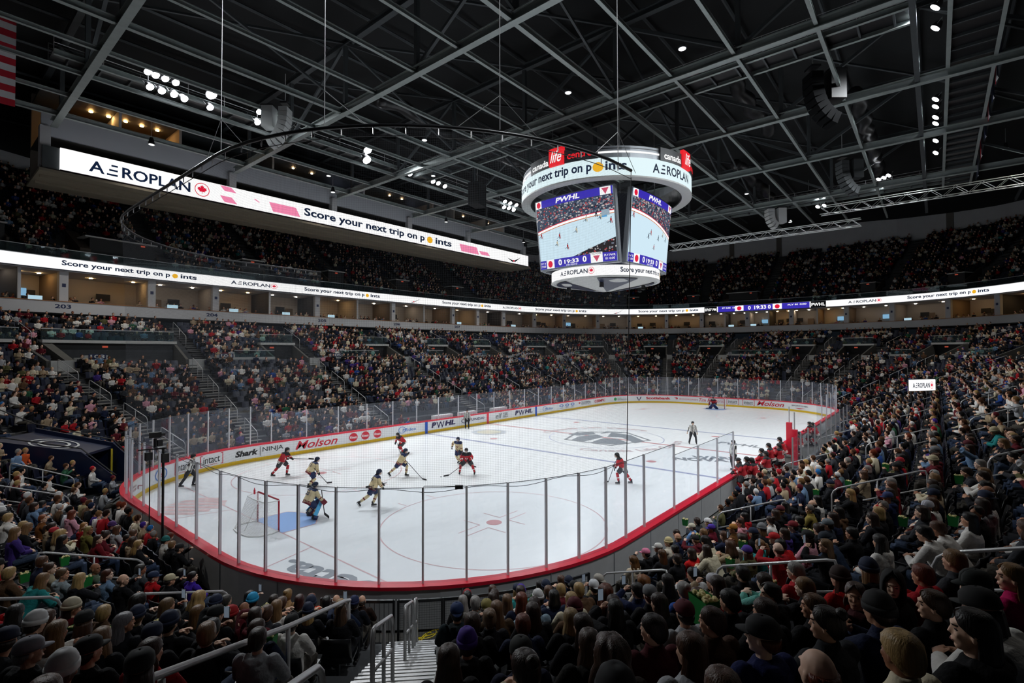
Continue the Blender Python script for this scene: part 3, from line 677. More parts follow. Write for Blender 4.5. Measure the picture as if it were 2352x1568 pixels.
# barriers at the foot of the near rows
def barrier(px0, px1, label, bars, d=1.12, z0=.12, z1=1.16):
    s0 = s_of_px(px0, d, 1.1, S_C3-2, S_C4+4, 1200); s1 = s_of_px(px1, d, 1.1, S_C3-2, S_C4+4, 1200); s0, s1 = sorted((s0, s1)); o = P3(s0, d, 0)
    t = empty('barrier', o, label=label, cat='barrier'); fr = lambda s: (P3(s, d, 0)-o, (*ring(s)[1], 0), (0, 0, 1)); ss = srange(s0, s1, .5)
    mb = MB()
    for a, b in ((z0, z0+.05), (z1-.07, z1)): mb.sweep([fr(s) for s in ss], rect(-.025, .025, a, b), M_blackm, cap=True)
    for s in (s0, s1): mb.box(P3(s, d, (z0+z1)/2)-o, (.05, .05, z1-z0), M_blackm, rz=math.atan2(ring(s)[1][1], ring(s)[1][0]))
    mb.build('frame', parent=t)
    mb = MB(); L = s1-s0; n = int(L/(.1 if bars else .05)*ds(s0, 1, 0)**0)
    kk = 1+d/RR; n = int(L*kk/(.11 if bars else .055))
    for i in range(1, n): s = s0+L*i/n; mb.tube([P3(s, d, z0)-o, P3(s, d, z1)-o], .008 if bars else .003, 4, M_blackm, cap=False)
    if not bars:
        for z in np.arange(z0+.06, z1, .055): mb.tube([P3(s, d, z)-o for s in ss], .003, 4, M_blackm, cap=False)
    mb.build('bars' if bars else 'wire_mesh', parent=t)
barrier(916, 950, 'narrow black wire mesh gate leaf at the foot of the bright stairs', False)
barrier(952, 1016, 'wide black wire mesh gate at the foot of the bright stairs', False)
barrier(1020, 1180, 'black framed wire mesh barrier curving away from the gate', False)
barrier(1183, 1352, 'black framed wire mesh barrier ending at the grey board wall', False)
barrier(815, 905, 'black barrier with upright bars beside the stair gate', True)
barrier(738, 808, 'short black barrier panel in front of the blonde spectator', True)
mb = MB(); o = P3(s_of_px(975, .8, 0, S_C3, S_C4, 600), 1.3, .32)
mb.tube([(math.cos(t*.9)*.28+.02*t, math.sin(t*1.3)*.09, .012+.01*math.sin(t*2)) for t in np.linspace(0, 16, 60)], .012, 6, mat('yellow_cable', hexc('d8c21c'), .5)); t = mb.build('coiled_cable', label='yellow cable lying coiled at the bottom of the bright stairs', cat='cable'); t.location = o

# ================================================================ SUITES, FASCIA AND RIBBON
SU0, SU1 = -15.0, S_R+17
def arc_sweep(mb, a, b, prof, m, step=1.4, o=None):
    o = np.zeros(3) if o is None else o
    mb.sweep([(P3(s, Dof(s), 0)-o, (*ring(s)[1], 0), (0, 0, 1)) for s in srange(a, b, step)], prof, m, cap=True)
mb = MB(); arc_sweep(mb, SU0, SU1, rect(0, .25, 10.3, 11.26), M_wall); mb.build('wall_suite_fascia', kind='structure')
M_wood = mat('light_wood', hexc('a06a38'), .45)
mb = MB(); arc_sweep(mb, SU0, SU1, rect(-.04, .35, 11.26, 11.32), M_wood); mb.build('trim_1', kind='structure')
M_suw = mat('suite_wall', hexc('b3aa9f'), .8); M_sud = mat('suite_dark_wall', hexc('2c2c30'), .7); M_sut = mat('suite_tan_wall', hexc('75624d'), .7)
mb = MB(); arc_sweep(mb, SU0, SU1, rect(.25, 5.5, 10.2, 10.35), M_concd); mb.build('floor_suites', kind='structure')
mb = MB(); arc_sweep(mb, SU0, SU1, rect(5.2, 5.5, 10.3, 13.95), M_suw); mb.build('wall_suites_back', kind='structure')
mb = MB(); arc_sweep(mb, SU0, SU1, rect(.1, 5.5, 13.86, 14.0), M_wall); mb.build('ceiling_suites', kind='structure')
mb = MB(); arc_sweep(mb, SU0, SU1, rect(.1, .5, 14.96, 15.02), M_silver); mb.build('trim_2', kind='structure')
COLS = [(-60, 1), (40, 0), (148, 1), (348, 1), (495, 1), (620, 0), (728, 1), (822, 0), (903, 1), (975, 0), (1040, 1), (1098, 1), (1156, 1), (1228, 1), (1296, 1), (1372, 1), (1447, 1), (1529, 1), (1613, 1), (1665, 0), (1715, 1), (1765, 0), (1817, 1), (1875, 0), (1943, 1), (2051, 1), (2177, 1), (2295, 1), (2400, 1)]
rnd = random.Random(7); col_s = []
for px, thick in COLS: col_s.append((s_of_px(px, .45, 12.5, SU0-2, SU1+4, 1600, True), thick))
suite_ids = []
for i, (s, thick) in enumerate(col_s):
    w = .62 if thick else .2; a = math.atan2(ring(s)[1][1], ring(s)[1][0]); D = Dof(s); o = P3(s, D+.55, 10.35)
    t = empty('suite_column', o, a, label=('broad white column with a dark number plate' if thick else 'slim white divider post')+' between the suites', cat='column', group='broad suite columns' if thick else 'slim suite dividers')
    mb = MB(); mb.box((0, 0, 1.78), (.45 if thick else .12, w, 3.55), M_wall); mb.build('shaft', parent=t)
    if thick: mb = MB(); mb.box((-.235, 0, 2.35), (.02, .26, .3), M_sign); mb.build('number_plate', parent=t)
    mb = MB(); mm = [M_suw, M_sut, M_sud][rnd.randrange(3)]; mb.box((2.5, 0, 1.75), (4.6, .12, 3.5), mm); mb.build('partition', parent=t)
    if i < len(col_s)-1:
        s2 = col_s[i+1][0]; sm = (s+s2)/2; o2 = P3(sm, Dof(sm), 10.35); L = np.linalg.norm(P3(s2, Dof(s2), 0)-P3(s, D, 0)); a2 = math.atan2(ring(sm)[1][1], ring(sm)[1][0])
        warm = rnd.random() < .55
        t = empty('suite', o2, a2, label='private suite with '+('warm lit' if warm else 'dim grey')+' back wall behind the suite counter', cat='suite', group='suites with '+('warm' if warm else 'dim')+' walls')
        mb = MB(); mb.box((1.6, 0, .2), (1.2, L*.86, .4), M_black); mb.box((3.1, 0, .48), (.5, L*.8, .06), M_wood); mb.box((3.1, 0, .24), (.1, L*.8, .46), M_black); mb.build('bar_counter', parent=t)
        mb = MB(); mb.box((4.78, L*rnd.uniform(-.25, .25), 1.95), (.06, 1.1, .65), led('tv_blue', '8fc4e8', .7) if rnd.random() < .35 else M_black); mb.build('television', parent=t)
        if rnd.random() < .5: mb = MB(); mb.box((4.8, L*rnd.uniform(-.3, .3), 1.1), (.04, .9, 2.1), M_sud if warm else M_sut); mb.build('door_leaf', parent=t)
        for q in (-.25, .25):
            mb = MB(); mb.cyl((2.9, L*q, 3.47), .13, .04, led('downlight_warm' if warm else 'downlight_cool', 'ffcf8a' if warm else 'ffe9cf', 75 if warm else 55), 10); mb.build('downlight', parent=t)
        if rnd.random() < .4:
            mb = MB(); mb.box((.1, L*.2, 1.12), (.05, .9, .36), led('screen_small', 'bfe2f2', .8)); mb.build('counter_screen', parent=t)
# section numbers on the fascia
for num, px in ((203, 137), (204, 488), (205, 739), (206, 911), (207, 1051)):
    s = s_of_px(px, 0, 10.8, SU0, SU1, 900, True); mb = MB(); w = ds(s, .55, Dof(s)); V, F = text_fit(str(num), s-w, s+w, 10.7, 11.05, .03); put2d(mb, V, F, lambda u, v: P3(u, Dof(u)-.02, v), M_sign)
    mb.build('section_number_sign', label=f'dark number {num} on the pale suite fascia', cat='section sign', group='section numbers on the suite fascia')
# LED ribbon
L_white = led('led_white', 'ffffff', 1.05); L_navy = led('led_navy', '10213f', .8); L_gold = led('led_gold', 'f0b323', 1.0); L_red = led('led_red', 'e01a3c', 1.0); L_pink = led('led_pink', 'f58ab0', 1.0); L_blk = led('led_black', '05060a', .5)
L_pur = led('led_purple', '3a2fb0', 1.0); L_ice = led('led_ice', 'cfe8f5', 1.0); L_pale = led('led_pale_blue', 'e2f6fa', 1.0)
ribbon = empty('ribbon_board', label='long white LED ribbon board running around the bowl above the suites', cat='LED board')
R0, R1 = 14.0, 14.95
mb = MB(); arc_sweep(mb, SU0, SU1, rect(.0, .12, R0, R1), L_white, step=.7); mb.build('screen', parent=ribbon)
mb = MB(); arc_sweep(mb, SU0, SU1, rect(-.02, .14, R0-.06, R0), M_navy); mb.build('lower_edge', parent=ribbon)
_ls = np.linspace(SU0, SU1, 1400); _lp = np.array([P3(q, Dof(q), 0) for q in _ls]); _la = np.concatenate([[0], np.cumsum(np.linalg.norm(np.diff(_lp, axis=0), axis=1))])
def rpx(px): return float(np.interp(s_of_px(px, 0, 14.45, SU0, SU1, 2600, True), _ls, _la))
def rfn(off): return lambda u, v: (lambda q: P3(q, Dof(q)-off*1.5-.05, v))(float(np.interp(u, _la, _ls)))
def score_line(mbs, s0, s1, v0, v1, fn, m=None, zero=L_gold, um=1.0):
    """the words with a gold disc for the letter o"""
    m = m or L_navy; L = s1-s0
    V, F = text_fit('Score your next trip on p', s0, s0+L*.775, v0, v1, .028); put2d(mbs, V, F, fn(.02), m)
    h = v1-v0; V, F = disc2d(s0+L*.816, v0+h*.5, min(h*.44/um, abs(L)*.042), h*.4, 24); put2d(mbs, V, F, fn(.02), zero)
    V, F = text_fit('ints', s0+L*.862, s1, v0+h*.2, v1-h*.06, .028); put2d(mbs, V, F, fn(.02), m)
def aeroplan(mb, s0, s1, v0, v1, fn, leaf=True, m=None):
    m = m or L_navy; L = s1-s0; w = L if not leaf else L*.84
    V, F = text_fit('A', s0, s0+w*.14, v0, v1, .02); put2d(mb, V, F, fn(.02), m)
    h = v1-v0
    for k in range(3): V, F = quad2d(s0+w*(.16+.02*k), s0+w*.26, v0+h*(.0+.42*k), v0+h*(.16+.42*k)); put2d(mb, V, F, fn(.02), m)
    V, F = text_fit('ROPLAN', s0+w*.3, s0+w, v0, v1, .02); put2d(mb, V, F, fn(.02), m)
    if leaf:
        r = h*.62; c = s0+L*.93; sg = 1
        V, F = disc2d(c, v0+h*.5, L*.075, h*.75, 24, inner=.88); put2d(mb, V, F, fn(.02), L_red)
        V, F = maple(0, 0, 1); V = V*np.array([L*.05, h*.5])+np.array([c, v0+h*.5]); put2d(mb, V, F, fn(.03), L_red)
for a, b in ((141, 451), (698, 872), (1015, 1126), (1230, 1346), (1467, 1604), (2086, 2272)):
    mb = MB(); score_line(mb, rpx(a), rpx(b), 14.22, 14.78, rfn); mb.build('message_text', parent=ribbon)
for a, b in ((530, 636), (1154, 1196), (1948, 2026)):
    mb = MB(); aeroplan(mb, rpx(a), rpx(b), 14.3, 14.68, rfn); mb.build('sponsor_text', parent=ribbon)
for a in (948, 1413):
    mb = MB(); c = rpx(a); V, F = poly2d([(c-.5, 14.15), (c+.2, 14.25), (c+1.2, 14.7), (c+1.3, 14.72), (c+.3, 14.2), (c-.1, 14.1)]); put2d(mb, V, F, rfn(.02), L_blk); V, F = disc2d(c+.1, 14.24, .12, .07, 12); put2d(mb, V, F, rfn(.03), L_red)
    mb.build('aircraft_graphic', parent=ribbon)
def panel(px0, px1, m, name, extra=()):
    a, b = rpx(px0), rpx(px1); mb = MB(); arc_sweep(mb, float(np.interp(a, _la, _ls)), float(np.interp(b, _la, _ls)), rect(-.05, .0, R0, R1), m)
    for body, f0, f1, v0, v1, mm in extra:
        V, F = text_fit(body, a+(b-a)*f0, a+(b-a)*f1, v0, v1, .03); put2d(mb, V, F, rfn(.04), mm)
    return mb.build(name, parent=ribbon)
panel(1619, 1647, L_blk, 'clock_panel', [('07:07 PM', .05, .95, 14.2, 14.7, L_white)])
panel(1648, 1860, L_pur, 'score_panel', [('0', .35, .38, 14.15, 14.8, L_white), ('19:33', .42, .55, 14.15, 14.8, L_white), ('0', .57, .6, 14.15, 14.8, L_white), ('ST 0:00  12', .05, .2, 14.5, 14.75, L_white), ('PLY 81 0:00', .78, .97, 14.5, 14.75, L_white)])
for f in (.25, .67):
    mb = MB(); a, b = rpx(1648), rpx(1860); c = a+(b-a)*f; V, F = quad2d(c-.7, c+.7, 14.02, 14.93); put2d(mb, V, F, rfn(.04), L_white); V, F = disc2d(c, 14.47, .38, .36, 14); put2d(mb, V, F, rfn(.05), L_red); mb.build('team_emblem', parent=ribbon)
panel(1862, 1896, L_blk, 'league_panel', [('PWHL', .05, .95, 14.2, 14.7, L_white)])

# ================================================================ UPPER DECK
UA = []
s = SU0+2
def arc_len_step(s): return 10.5/(1+Dof(s)/RR) if any(a <= s % PER <= a+LC for a in (S_C1, S_C2, S_C3, S_C4)) else 10.5
while s < SU1-1: UA.append(s); s += arc_len_step(s)
mb = MB()
strip(mb, SU0, SU1, lambda s: [(Dof(s)+.3, 14.98)]+[q for j in range(UP_N) for q in ((row3(s, j)[0], row3(s, j)[1]), (row3(s, j+1)[0], row3(s, j)[1]))], M_riser)
mb.build('floor_upper_deck', kind='structure')
mb = MB(); strip(mb, SU0, SU1, lambda s: [(row3(s, UP_N)[0], 24.5), (row3(s, UP_N)[0], 30.5)], M_wall); mb.build('wall_upper_back', kind='structure')
t = empty('deck_rail', label='green tinted glass rail along the front of the upper deck', cat='rail')
mb = MB(); arc_sweep(mb, SU0, SU1, rect(.4, .42, 15.0, 15.75), M_glassd); mb.build('rail_glass', parent=t)
mb = MB(); arc_sweep(mb, SU0, SU1, rect(.38, .44, 15.75, 15.8), M_steel); mb.build('top_rail', parent=t)
M_brown = mat('brown_stair_wall', hexc('4a4038'), .8)
for i, s in enumerate(UA):
    w = ds(s, 1, Dof(s)+6); t = empty('upper_vomitory', P3(s, Dof(s)+.9, 15), label=f'dark upper deck entrance with small pale canopy, {where(s)}', cat='stand entrance', group=f'upper deck entrances, {where(s)}'); o = np.array(P3(s, Dof(s)+.9, 15))
    sw = lambda mb, a, b, prof, m: mb.sweep([(P3(q, Dof(q)+.9, 0)-o, (*ring(q)[1], 0), (0, 0, 1)) for q in srange(a, b, 1.2)], prof, m, cap=True)
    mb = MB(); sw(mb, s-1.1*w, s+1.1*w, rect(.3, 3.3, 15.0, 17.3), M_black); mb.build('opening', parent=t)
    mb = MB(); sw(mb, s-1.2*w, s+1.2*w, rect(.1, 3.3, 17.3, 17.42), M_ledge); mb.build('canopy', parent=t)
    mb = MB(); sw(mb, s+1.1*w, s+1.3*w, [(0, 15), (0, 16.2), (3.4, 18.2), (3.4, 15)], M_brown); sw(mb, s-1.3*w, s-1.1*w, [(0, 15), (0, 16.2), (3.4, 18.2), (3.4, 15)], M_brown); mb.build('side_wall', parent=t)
    mb = MB(); P = P3(s, Dof(s)+1.15, 17.15)-o; nn = ring(s)[1]; mb.box(P, (.05, .34, .12), MATS['exit_red'], rz=math.atan2(nn[1], nn[0])); mb.build('exit_sign', parent=t)
    sA = s+1.9*w; (x0, y0), n = ring(sA, 0); mb = MB(); D = Dof(sA)+.9
    for j in range(UP_N-1):
        mb.box((D+UP_D*(j+.25), 0, row3(sA, j)[1]+.03), (UP_D/2, 1.1, .06), M_concd); mb.box((D+UP_D*(j+.75), 0, row3(sA, j)[1]+.03+UP_H/2), (UP_D/2, 1.1, .06), M_concd)
    a = mb.build('upper_aisle_stair', label=f'steep upper deck aisle steps, {where(s)}', cat='stairs', group=f'upper deck aisle steps, {where(s)}'); a.location = (x0, y0, 0); a.rotation_euler = (0, 0, math.atan2(n[1], n[0]))
for s in np.array(UA)+1.0:
    mb = MB(); P = P3(s, row3(s, UP_N)[0]-.15, 27.6); nn = ring(s)[1]; mb.box((0, 0, 0), (.35, .9, 5.6), mat('pilaster', hexc('6b6661'), .8)); t = mb.build('column_upper_back', kind='structure'); t.location = P; t.rotation_euler = (0, 0, math.atan2(nn[1], nn[0]))

# navy covered player tunnel in the near far-side corner
TU0, TU1 = cA(S_C4, 33), cA(S_C4, 46)
o = P3(TU0, 1.5, 0); t = empty('tunnel_cover', o, label='navy covered player tunnel with pale round emblem between the corner seats', cat='tunnel')
sw = lambda mb, a, b, prof, m: mb.sweep([(P3(q, 0, 0)-o, (*ring(q)[1], 0), (0, 0, 1)) for q in srange(a, b, .8)], prof, m, cap=True)
mb = MB(); sw(mb, TU0, TU1, [(2.4, 2.0), (2.4, 2.12), (6.2, 2.9), (6.2, 2.78)], M_navy); mb.build('roof_panel', parent=t)
for a, b in ((TU0-.06, TU0), (TU1, TU1+.06)): mb = MB(); sw(mb, a, b, [(1.0, .0), (1.0, 1.0), (2.4, 2.3), (6.2, 3.1), (6.2, .0)], M_navy); mb.build('side_panel', parent=t)
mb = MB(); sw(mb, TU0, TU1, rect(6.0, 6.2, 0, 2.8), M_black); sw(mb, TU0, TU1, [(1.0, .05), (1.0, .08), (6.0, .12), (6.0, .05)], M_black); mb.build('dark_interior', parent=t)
mb = MB(); c = P3((TU0+TU1)/2, 4.2, 2.5)-o; n = np.array([*ring((TU0+TU1)/2)[1], 0]); tt = np.array([n[1], -n[0], 0])
for r0, r1 in ((.95, .86), (.62, .5)):
    V = [c+tt*(r*math.cos(a))+n*(r*math.sin(a))*1.0+np.array([0, 0, r*math.sin(a)*.205+.03]) for r in (r0, r1) for a in np.linspace(0, 2*math.pi, 37)[:-1]]; mb.add(V, [(k, (k+1) % 36, 36+(k+1) % 36, 36+k) for k in range(36)], M_ledge)
mb.build('round_emblem', parent=t)
for a in (TU0-.03, TU1+.03):
    mb = MB(); mb.tube([P3(a, 1.0, 1.1)-o, P3(a, 2.4, 2.45)-o, P3(a, 6.2, 3.3)-o, P3(a, 9, 4.5)-o], .03, 6, M_blackm); mb.build('edge_rail', parent=t)
mb = MB(); mb.box(P3(TU1-.1, 2.35, 1.0)-o, (.08, .12, 2.0), mat('hazard_yellow', hexc('c9b21c'), .5)); mb.build('hazard_post', parent=t)
# lit panel over the bench side tunnel
P = at_z(2118, 884, 4.55); t = empty('lit_panel', P, YAW-math.pi/2+.25, label='white lit sponsor panel standing above the bench side seats', cat='lit sign')
mb = MB(); mb.box((0, 0, 0), (3.0, .12, 1.0), L_white); mb.build('screen', parent=t); mb = MB(); mb.box((0, .08, 0), (3.1, .06, 1.1), M_black); mb.box((-1.2, .08, -1), (.08, .08, 1.2), M_black); mb.box((1.2, .08, -1), (.08, .08, 1.2), M_black); mb.build('stand_frame', parent=t)
t.scale = (.78, .78, .78)
mb = MB(); aeroplan(mb, -1.2, 1.2, -.24, .2, lambda off: (lambda u, v: (u, -.06-off, v)), leaf=True); mb.build('sponsor_text', parent=t)
# ================================================================ ROOF
M_roof = mat('roof_blanket', hexc('1b1d1f'), .9, noise=.25, nscale=.35, bump=.6, bscale=.5)
TRX = [-29.4, -16.25, -5.4, 5.4, 16.25, 29.4]
ZB, ZT = 24.5, 29.4
def roof_z(x, y): return 31.2-2.6*(abs(y)/50)**2-1.2*(abs(x)/72)**2
mb = MB(); xs = np.linspace(-72, 72, 37); ys = np.linspace(-52, 56, 28)
mb.add([(x, y, roof_z(x, y)+.18*math.sin(x*1.9)+.1*math.sin(y*1.1+x)) for x in xs for y in ys], [(i*28+j, i*28+j+1, (i+1)*28+j+1, (i+1)*28+j) for i in range(36) for j in range(27)], M_roof)
mb.build('ceiling', kind='structure', smooth=True)
for y in np.arange(-45, 50, 5.0):
    mb = MB(); mb.tube([(x, y, roof_z(x, y)-.45) for x in np.arange(-60, 61, 10)], .12, 5, M_gald); mb.build('ceiling_purlin', kind='structure')
YN = [-36, -28, -20, -12, -4, 4, 12, 20, 28]
for ti, x in enumerate(TRX):
    t = empty('roof_truss', (x, 0, ZB), label='deep grey steel roof truss spanning '+['above the near goal end', 'second from the near end', 'just before the scoreboard', 'just beyond the scoreboard', 'fifth from the near end', 'above the distant goal end'][ti], cat='roof truss')
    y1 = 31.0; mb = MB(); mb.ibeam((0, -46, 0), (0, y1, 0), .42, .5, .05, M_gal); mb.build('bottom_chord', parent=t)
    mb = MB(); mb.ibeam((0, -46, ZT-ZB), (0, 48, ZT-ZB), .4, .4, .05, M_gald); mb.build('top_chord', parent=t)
    for k, y in enumerate(YN):
        mb = MB(); mb.beam((0, y, .25), (0, y, ZT-ZB), .26, .26, M_gald); mb.build('post', parent=t)
        if k < len(YN)-1:
            yn = YN[k+1]; a, b = ((0, y, .2), (0, yn, ZT-ZB)) if k % 2 else ((0, y, ZT-ZB), (0, yn, .2)); mb = MB(); mb.beam(a, b, .2, .2, M_gald); mb.build('diagonal', parent=t)
SECY = [28.6, 24.5, 20.4, 16.3, 12.4, 8.2, 4.1, .2, -3.75, -8.0, -11.8, -16, -20, -28, -36]
for y in SECY:
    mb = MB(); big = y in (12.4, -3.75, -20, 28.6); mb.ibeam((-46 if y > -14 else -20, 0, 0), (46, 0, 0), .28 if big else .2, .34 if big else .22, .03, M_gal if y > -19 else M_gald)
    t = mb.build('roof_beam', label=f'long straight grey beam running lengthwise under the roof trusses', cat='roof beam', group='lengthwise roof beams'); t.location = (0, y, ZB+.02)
rnd = random.Random(3)
for i in range(len(TRX)-1):
    xa, xb = TRX[i], TRX[i+1]
    for y in (-20, -4, 12):
        for (p0, p1) in (((xa, y, ZT), (xb, y-8, ZT)), ((xb, y, ZT), (xa, y+8, ZT)), ((xa, y, ZT-.1), (xb, y, ZB+.3))):
            a = np.array(p0); b = np.array(p1); mb = MB(); mb.beam(a-a, b-a, .15, .15, M_gald); t = mb.build('roof_brace', label='slanting grey steel brace between two roof trusses', cat='brace', group='slanting roof braces'); t.location = a
M_duct = mat('black_duct', (.018, .018, .02), .35)
for k, (x0, y0, L) in enumerate([(-12, 14, 22), (-6, 26, 30), (2, -9, 14), (12, -16, 26), (22, -4, 20)]):
    mb = MB(); pts = [(q, .15*math.sin(q*2), .2*math.sin(q*.7)) for q in np.arange(0, L, .5)]; mb.tube(pts, [.55+.05*math.sin(i*1.3) for i in range(len(pts))], 12, M_duct); t = mb.build('air_duct', label='ribbed black fabric air duct slung high under the roof', cat='air duct', group='black roof ducts', smooth=True); t.location = (x0, y0, 27.6)
# catwalks
def catwalk(name, a, b, w, label, z, rails=True, jst=1.6):
    a = np.array(a, float); b = np.array(b, float); L = np.linalg.norm(b-a); d = (b-a)/L; ang = math.atan2(d[1], d[0]); t = empty('catwalk', (*a[:2], z), ang, label=label, cat='catwalk')
    mb = MB(); mb.box((L/2, 0, 0), (L, w, .05), M_blackm); mb.build('deck', parent=t)
    for s in (-1, 1):
        mb = MB(); mb.ibeam((0, s*w/2, -.12), (L, s*w/2, -.12), .2, .3, .03, M_gal); mb.build('side_beam', parent=t)
        if rails:
            mb = MB()
            for h in (.45, .8, 1.1): mb.tube([(0, s*w/2, h), (L, s*w/2, h)], .022, 5, M_steel)
            for q in np.arange(0, L+.1, 2.4): mb.tube([(q, s*w/2, 0), (q, s*w/2, 1.12)], .022, 5, M_steel)
            mb.build('guard_rail', parent=t)
    for q in np.arange(.8, L, jst): mb = MB(); mb.beam((q, -w/2, -.1), (q, w/2, -.1), .1, .2, M_gald); mb.build('cross_joist', parent=t)
    return t
catwalk('c', (-31, 20.9), (34, 20.9), 1.8, 'lighting catwalk with pale rails above the long far stands', 25.3)
catwalk('c', (-12, -22.6), (36, -22.6), 2.2, 'lighting catwalk with dark ribs above the bench side', 25.0)
catwalk('c', (-2.6, -20), (-2.6, 20), 1.7, 'cross catwalk passing just before the scoreboard', 25.0)
catwalk('c', (34, -22), (34, 20), 1.6, 'cross catwalk above the distant goal end', 25.2, jst=2.4)
# floodlights (fixture with glowing lens); the light they throw is set at the top of the script
L_lamp = led('lamp_lens', 'f4f8ff', 22)
fl_pts = [(at_y(px, py, 19.7), 'far') for px, py in [(340, 165), (358, 173), (380, 181), (404, 190), (345, 200), (372, 209), (400, 217), (424, 227), (486, 217), (483, 247), (596, 257), (615, 263), (592, 281), (612, 288), (845, 345), (843, 368), (942, 400), (995, 417), (1007, 421), (1022, 428), (1160, 463), (1172, 467), (1186, 471), (1158, 476), (1169, 478), (1180, 482)]]
fl_pts += [(at_z(px, py, 25.8)*np.array([1, 0, 1])+np.array([0, -20.9, 0]), 'bench') for px, py in [(2156, 15), (2158, 62), (2150, 228), (2154, 244), (2148, 270), (2144, 285), (2156, 322), (2155, 350)]]
fl_pts += [(at_x(px, py, 33.2), 'end') for px, py in [(2018, 412), (2030, 408), (2041, 403), (1876, 457), (1890, 454), (1878, 475), (1893, 472), (2011, 432), (2023, 430)]]
for P, wh in fl_pts:
    t = empty('floodlight', P, label={'far': 'glowing arena floodlight on the catwalk over the long far stands', 'bench': 'glowing arena floodlight on the dark ribbed catwalk', 'end': 'glowing arena floodlight above the distant goal'}[wh], cat='floodlight', group={'far': 'floodlights over the far stands', 'bench': 'floodlights on the bench side catwalk', 'end': 'floodlights over the distant end'}[wh])
    if any(abs(proj(P)[0]-q) < 2 for q in (486, 845, 843)): t.scale = (1.6, 1.6, 1.6)  # glare of these lamps put into a larger fixture
    aim = Vector((P[0]*.6, 0, 0))-Vector(P); t.rotation_euler = aim.to_track_quat('Z', 'Y').to_euler()
    mb = MB(); mb.tube([(0, 0, -.42), (0, 0, -.3), (0, 0, -.02)], [.13, .2, .27], 12, M_blackm); mb.build('housing', parent=t, smooth=False)
    mb = MB(); mb.cyl((0, 0, .0), .235, .03, L_lamp, 14); mb.build('lens', parent=t)
    mb = MB(); mb.tube([(.3, 0, -.15), (.3, 0, -.5), (-.3, 0, -.5), (-.3, 0, -.15)], .02, 5, M_steel); mb.build('yoke', parent=t)
for px, py in [(975, 322), (1305, 213), (1567, 112), (995, 404), (755, 404), (1715, 445), (1815, 510)]:
    P = at_z(px, py, 24.2); mb = MB(); mb.tube([(0, 0, .25), (0, 0, .1), (0, 0, 0)], [.1, .22, .24], 12, M_silver); mb.cyl((0, 0, -.01), .2, .02, led('dome_lens', 'ffffff', 1.6), 12)
    t = mb.build('dome_light', label='small round dome light under the roof steel', cat='ceiling light', group='round dome lights under the roof'); t.location = P
for (x, y, z) in STAND_FILL:  # pendant cans added to give the fill spots a fixture
    mb = MB(); mb.tube([(0, 0, .62), (0, 0, .3), (0, 0, .08)], [.12, .2, .26], 12, M_blackm); mb.cyl((0, 0, .06), .2, .02, MATS['dome_lens'], 12); mb.tube([(0, 0, .6), (0, 0, 2.0)], .02, 5, M_steel)
    t = mb.build('added_fill_light', label='black pendant fill light added over the stands', cat='ceiling light', group='fill lights added over the stands'); t.location = (x, y, z)
# box trusses hung over the distant end
M_alu = mat('bright_aluminium', hexc('c9cccb'), .35, .5)
def box_truss(px0, py0, px1, py1, z, label):
    A = at_z(px0, py0, z); B = at_z(px1, py1, z); B[0] = A[0]; L = abs(B[1]-A[1]); s = .62
    t = empty('box_truss', A, label=label, cat='lighting truss'); sg = 1 if B[1] > A[1] else -1
    for k, (dx, dz) in enumerate(((0, 0), (s, 0), (0, s), (s, s))): mb = MB(); mb.tube([(dx, 0, dz), (dx, sg*L, dz)], .035, 6, M_alu); mb.build('chord_tube', parent=t)
    n = int(L/s/1.1); q = L/n
    for dx in (0, s):
        mb = MB(); pts = [(dx, sg*q*i, 0 if i % 2 else s) for i in range(n+1)]; mb.tube(pts, .022, 5, M_alu); mb.build('lacing', parent=t)
    mb = MB(); mb.tube([(0 if i % 2 else s, sg*q*i, 0) for i in range(n+1)], .022, 5, M_alu); mb.build('lacing', parent=t)
    return t
box_truss(1883, 492, 2420, 416, 18.0, 'long bright aluminium box truss hanging over the bench side far corner')
box_truss(1538, 575, 1975, 514, 18.0, 'bright aluminium box truss hanging behind the scoreboard')
# speaker arrays
def speaker(px, py, z, sc, label, col, flip=1, n=9, face=None):
    P = at_z(px, py, z); t = empty('speaker_array', P, label=label, cat='loudspeaker'); t.rotation_euler = (0, 0, YAW+math.pi/2); t.scale = (sc, sc, sc)
    m = mat('speaker_'+col, hexc(col), .85, spec=.1); a = 0; p = np.array([0., 0, 1.8])
    mb = MB(); mb.box((0, 0, 2.3), (.5, .7, .12), M_blackm); mb.tube([(0, 0, 2.3), (0, 0, 4.5)], .03, 5, M_steel); mb.build('rigging_frame', parent=t)
    for k in range(n):
        ang = -flip*(k/n)**1.4*1.35; dv = np.array([math.sin(ang)*-1, 0, -math.cos(ang)]); mb = MB(); ax = (np.array([math.cos(ang), 0, -math.sin(ang)]), np.array([0, 1., 0]), np.array([math.sin(ang), 0, math.cos(ang)])); mb.box(p, (.62, .9, .3), m, ax=ax); p = p+dv*.33
        mb.build('cabinet', parent=t)
    mb = MB(); mb.box((flip*1.15, 0, 1.3), (.8, .8, 1.5), m if col != '0a0b0d' else M_black); mb.box((flip*1.15, 0, 2.1), (.9, .8, .1), M_blackm); mb.build('subwoofer', parent=t)
    return t
speaker(655, 312, 22.5, 1.0, 'pale curved line array loudspeaker beneath the truss nearest the far stands lights', 'b9bcbc', 1)
speaker(1868, 255, 23, 1.25, 'large black curved loudspeaker array hanging high on the bench side', '0a0b0d', -1)
speaker(1935, 425, 23, 1.15, 'dark grey loudspeaker array above the bright box truss', '55585a', -1)
speaker(1768, 525, 22, 1.2, 'small white and black loudspeaker array above the distant corner', 'd5d7d7', -1, n=6)
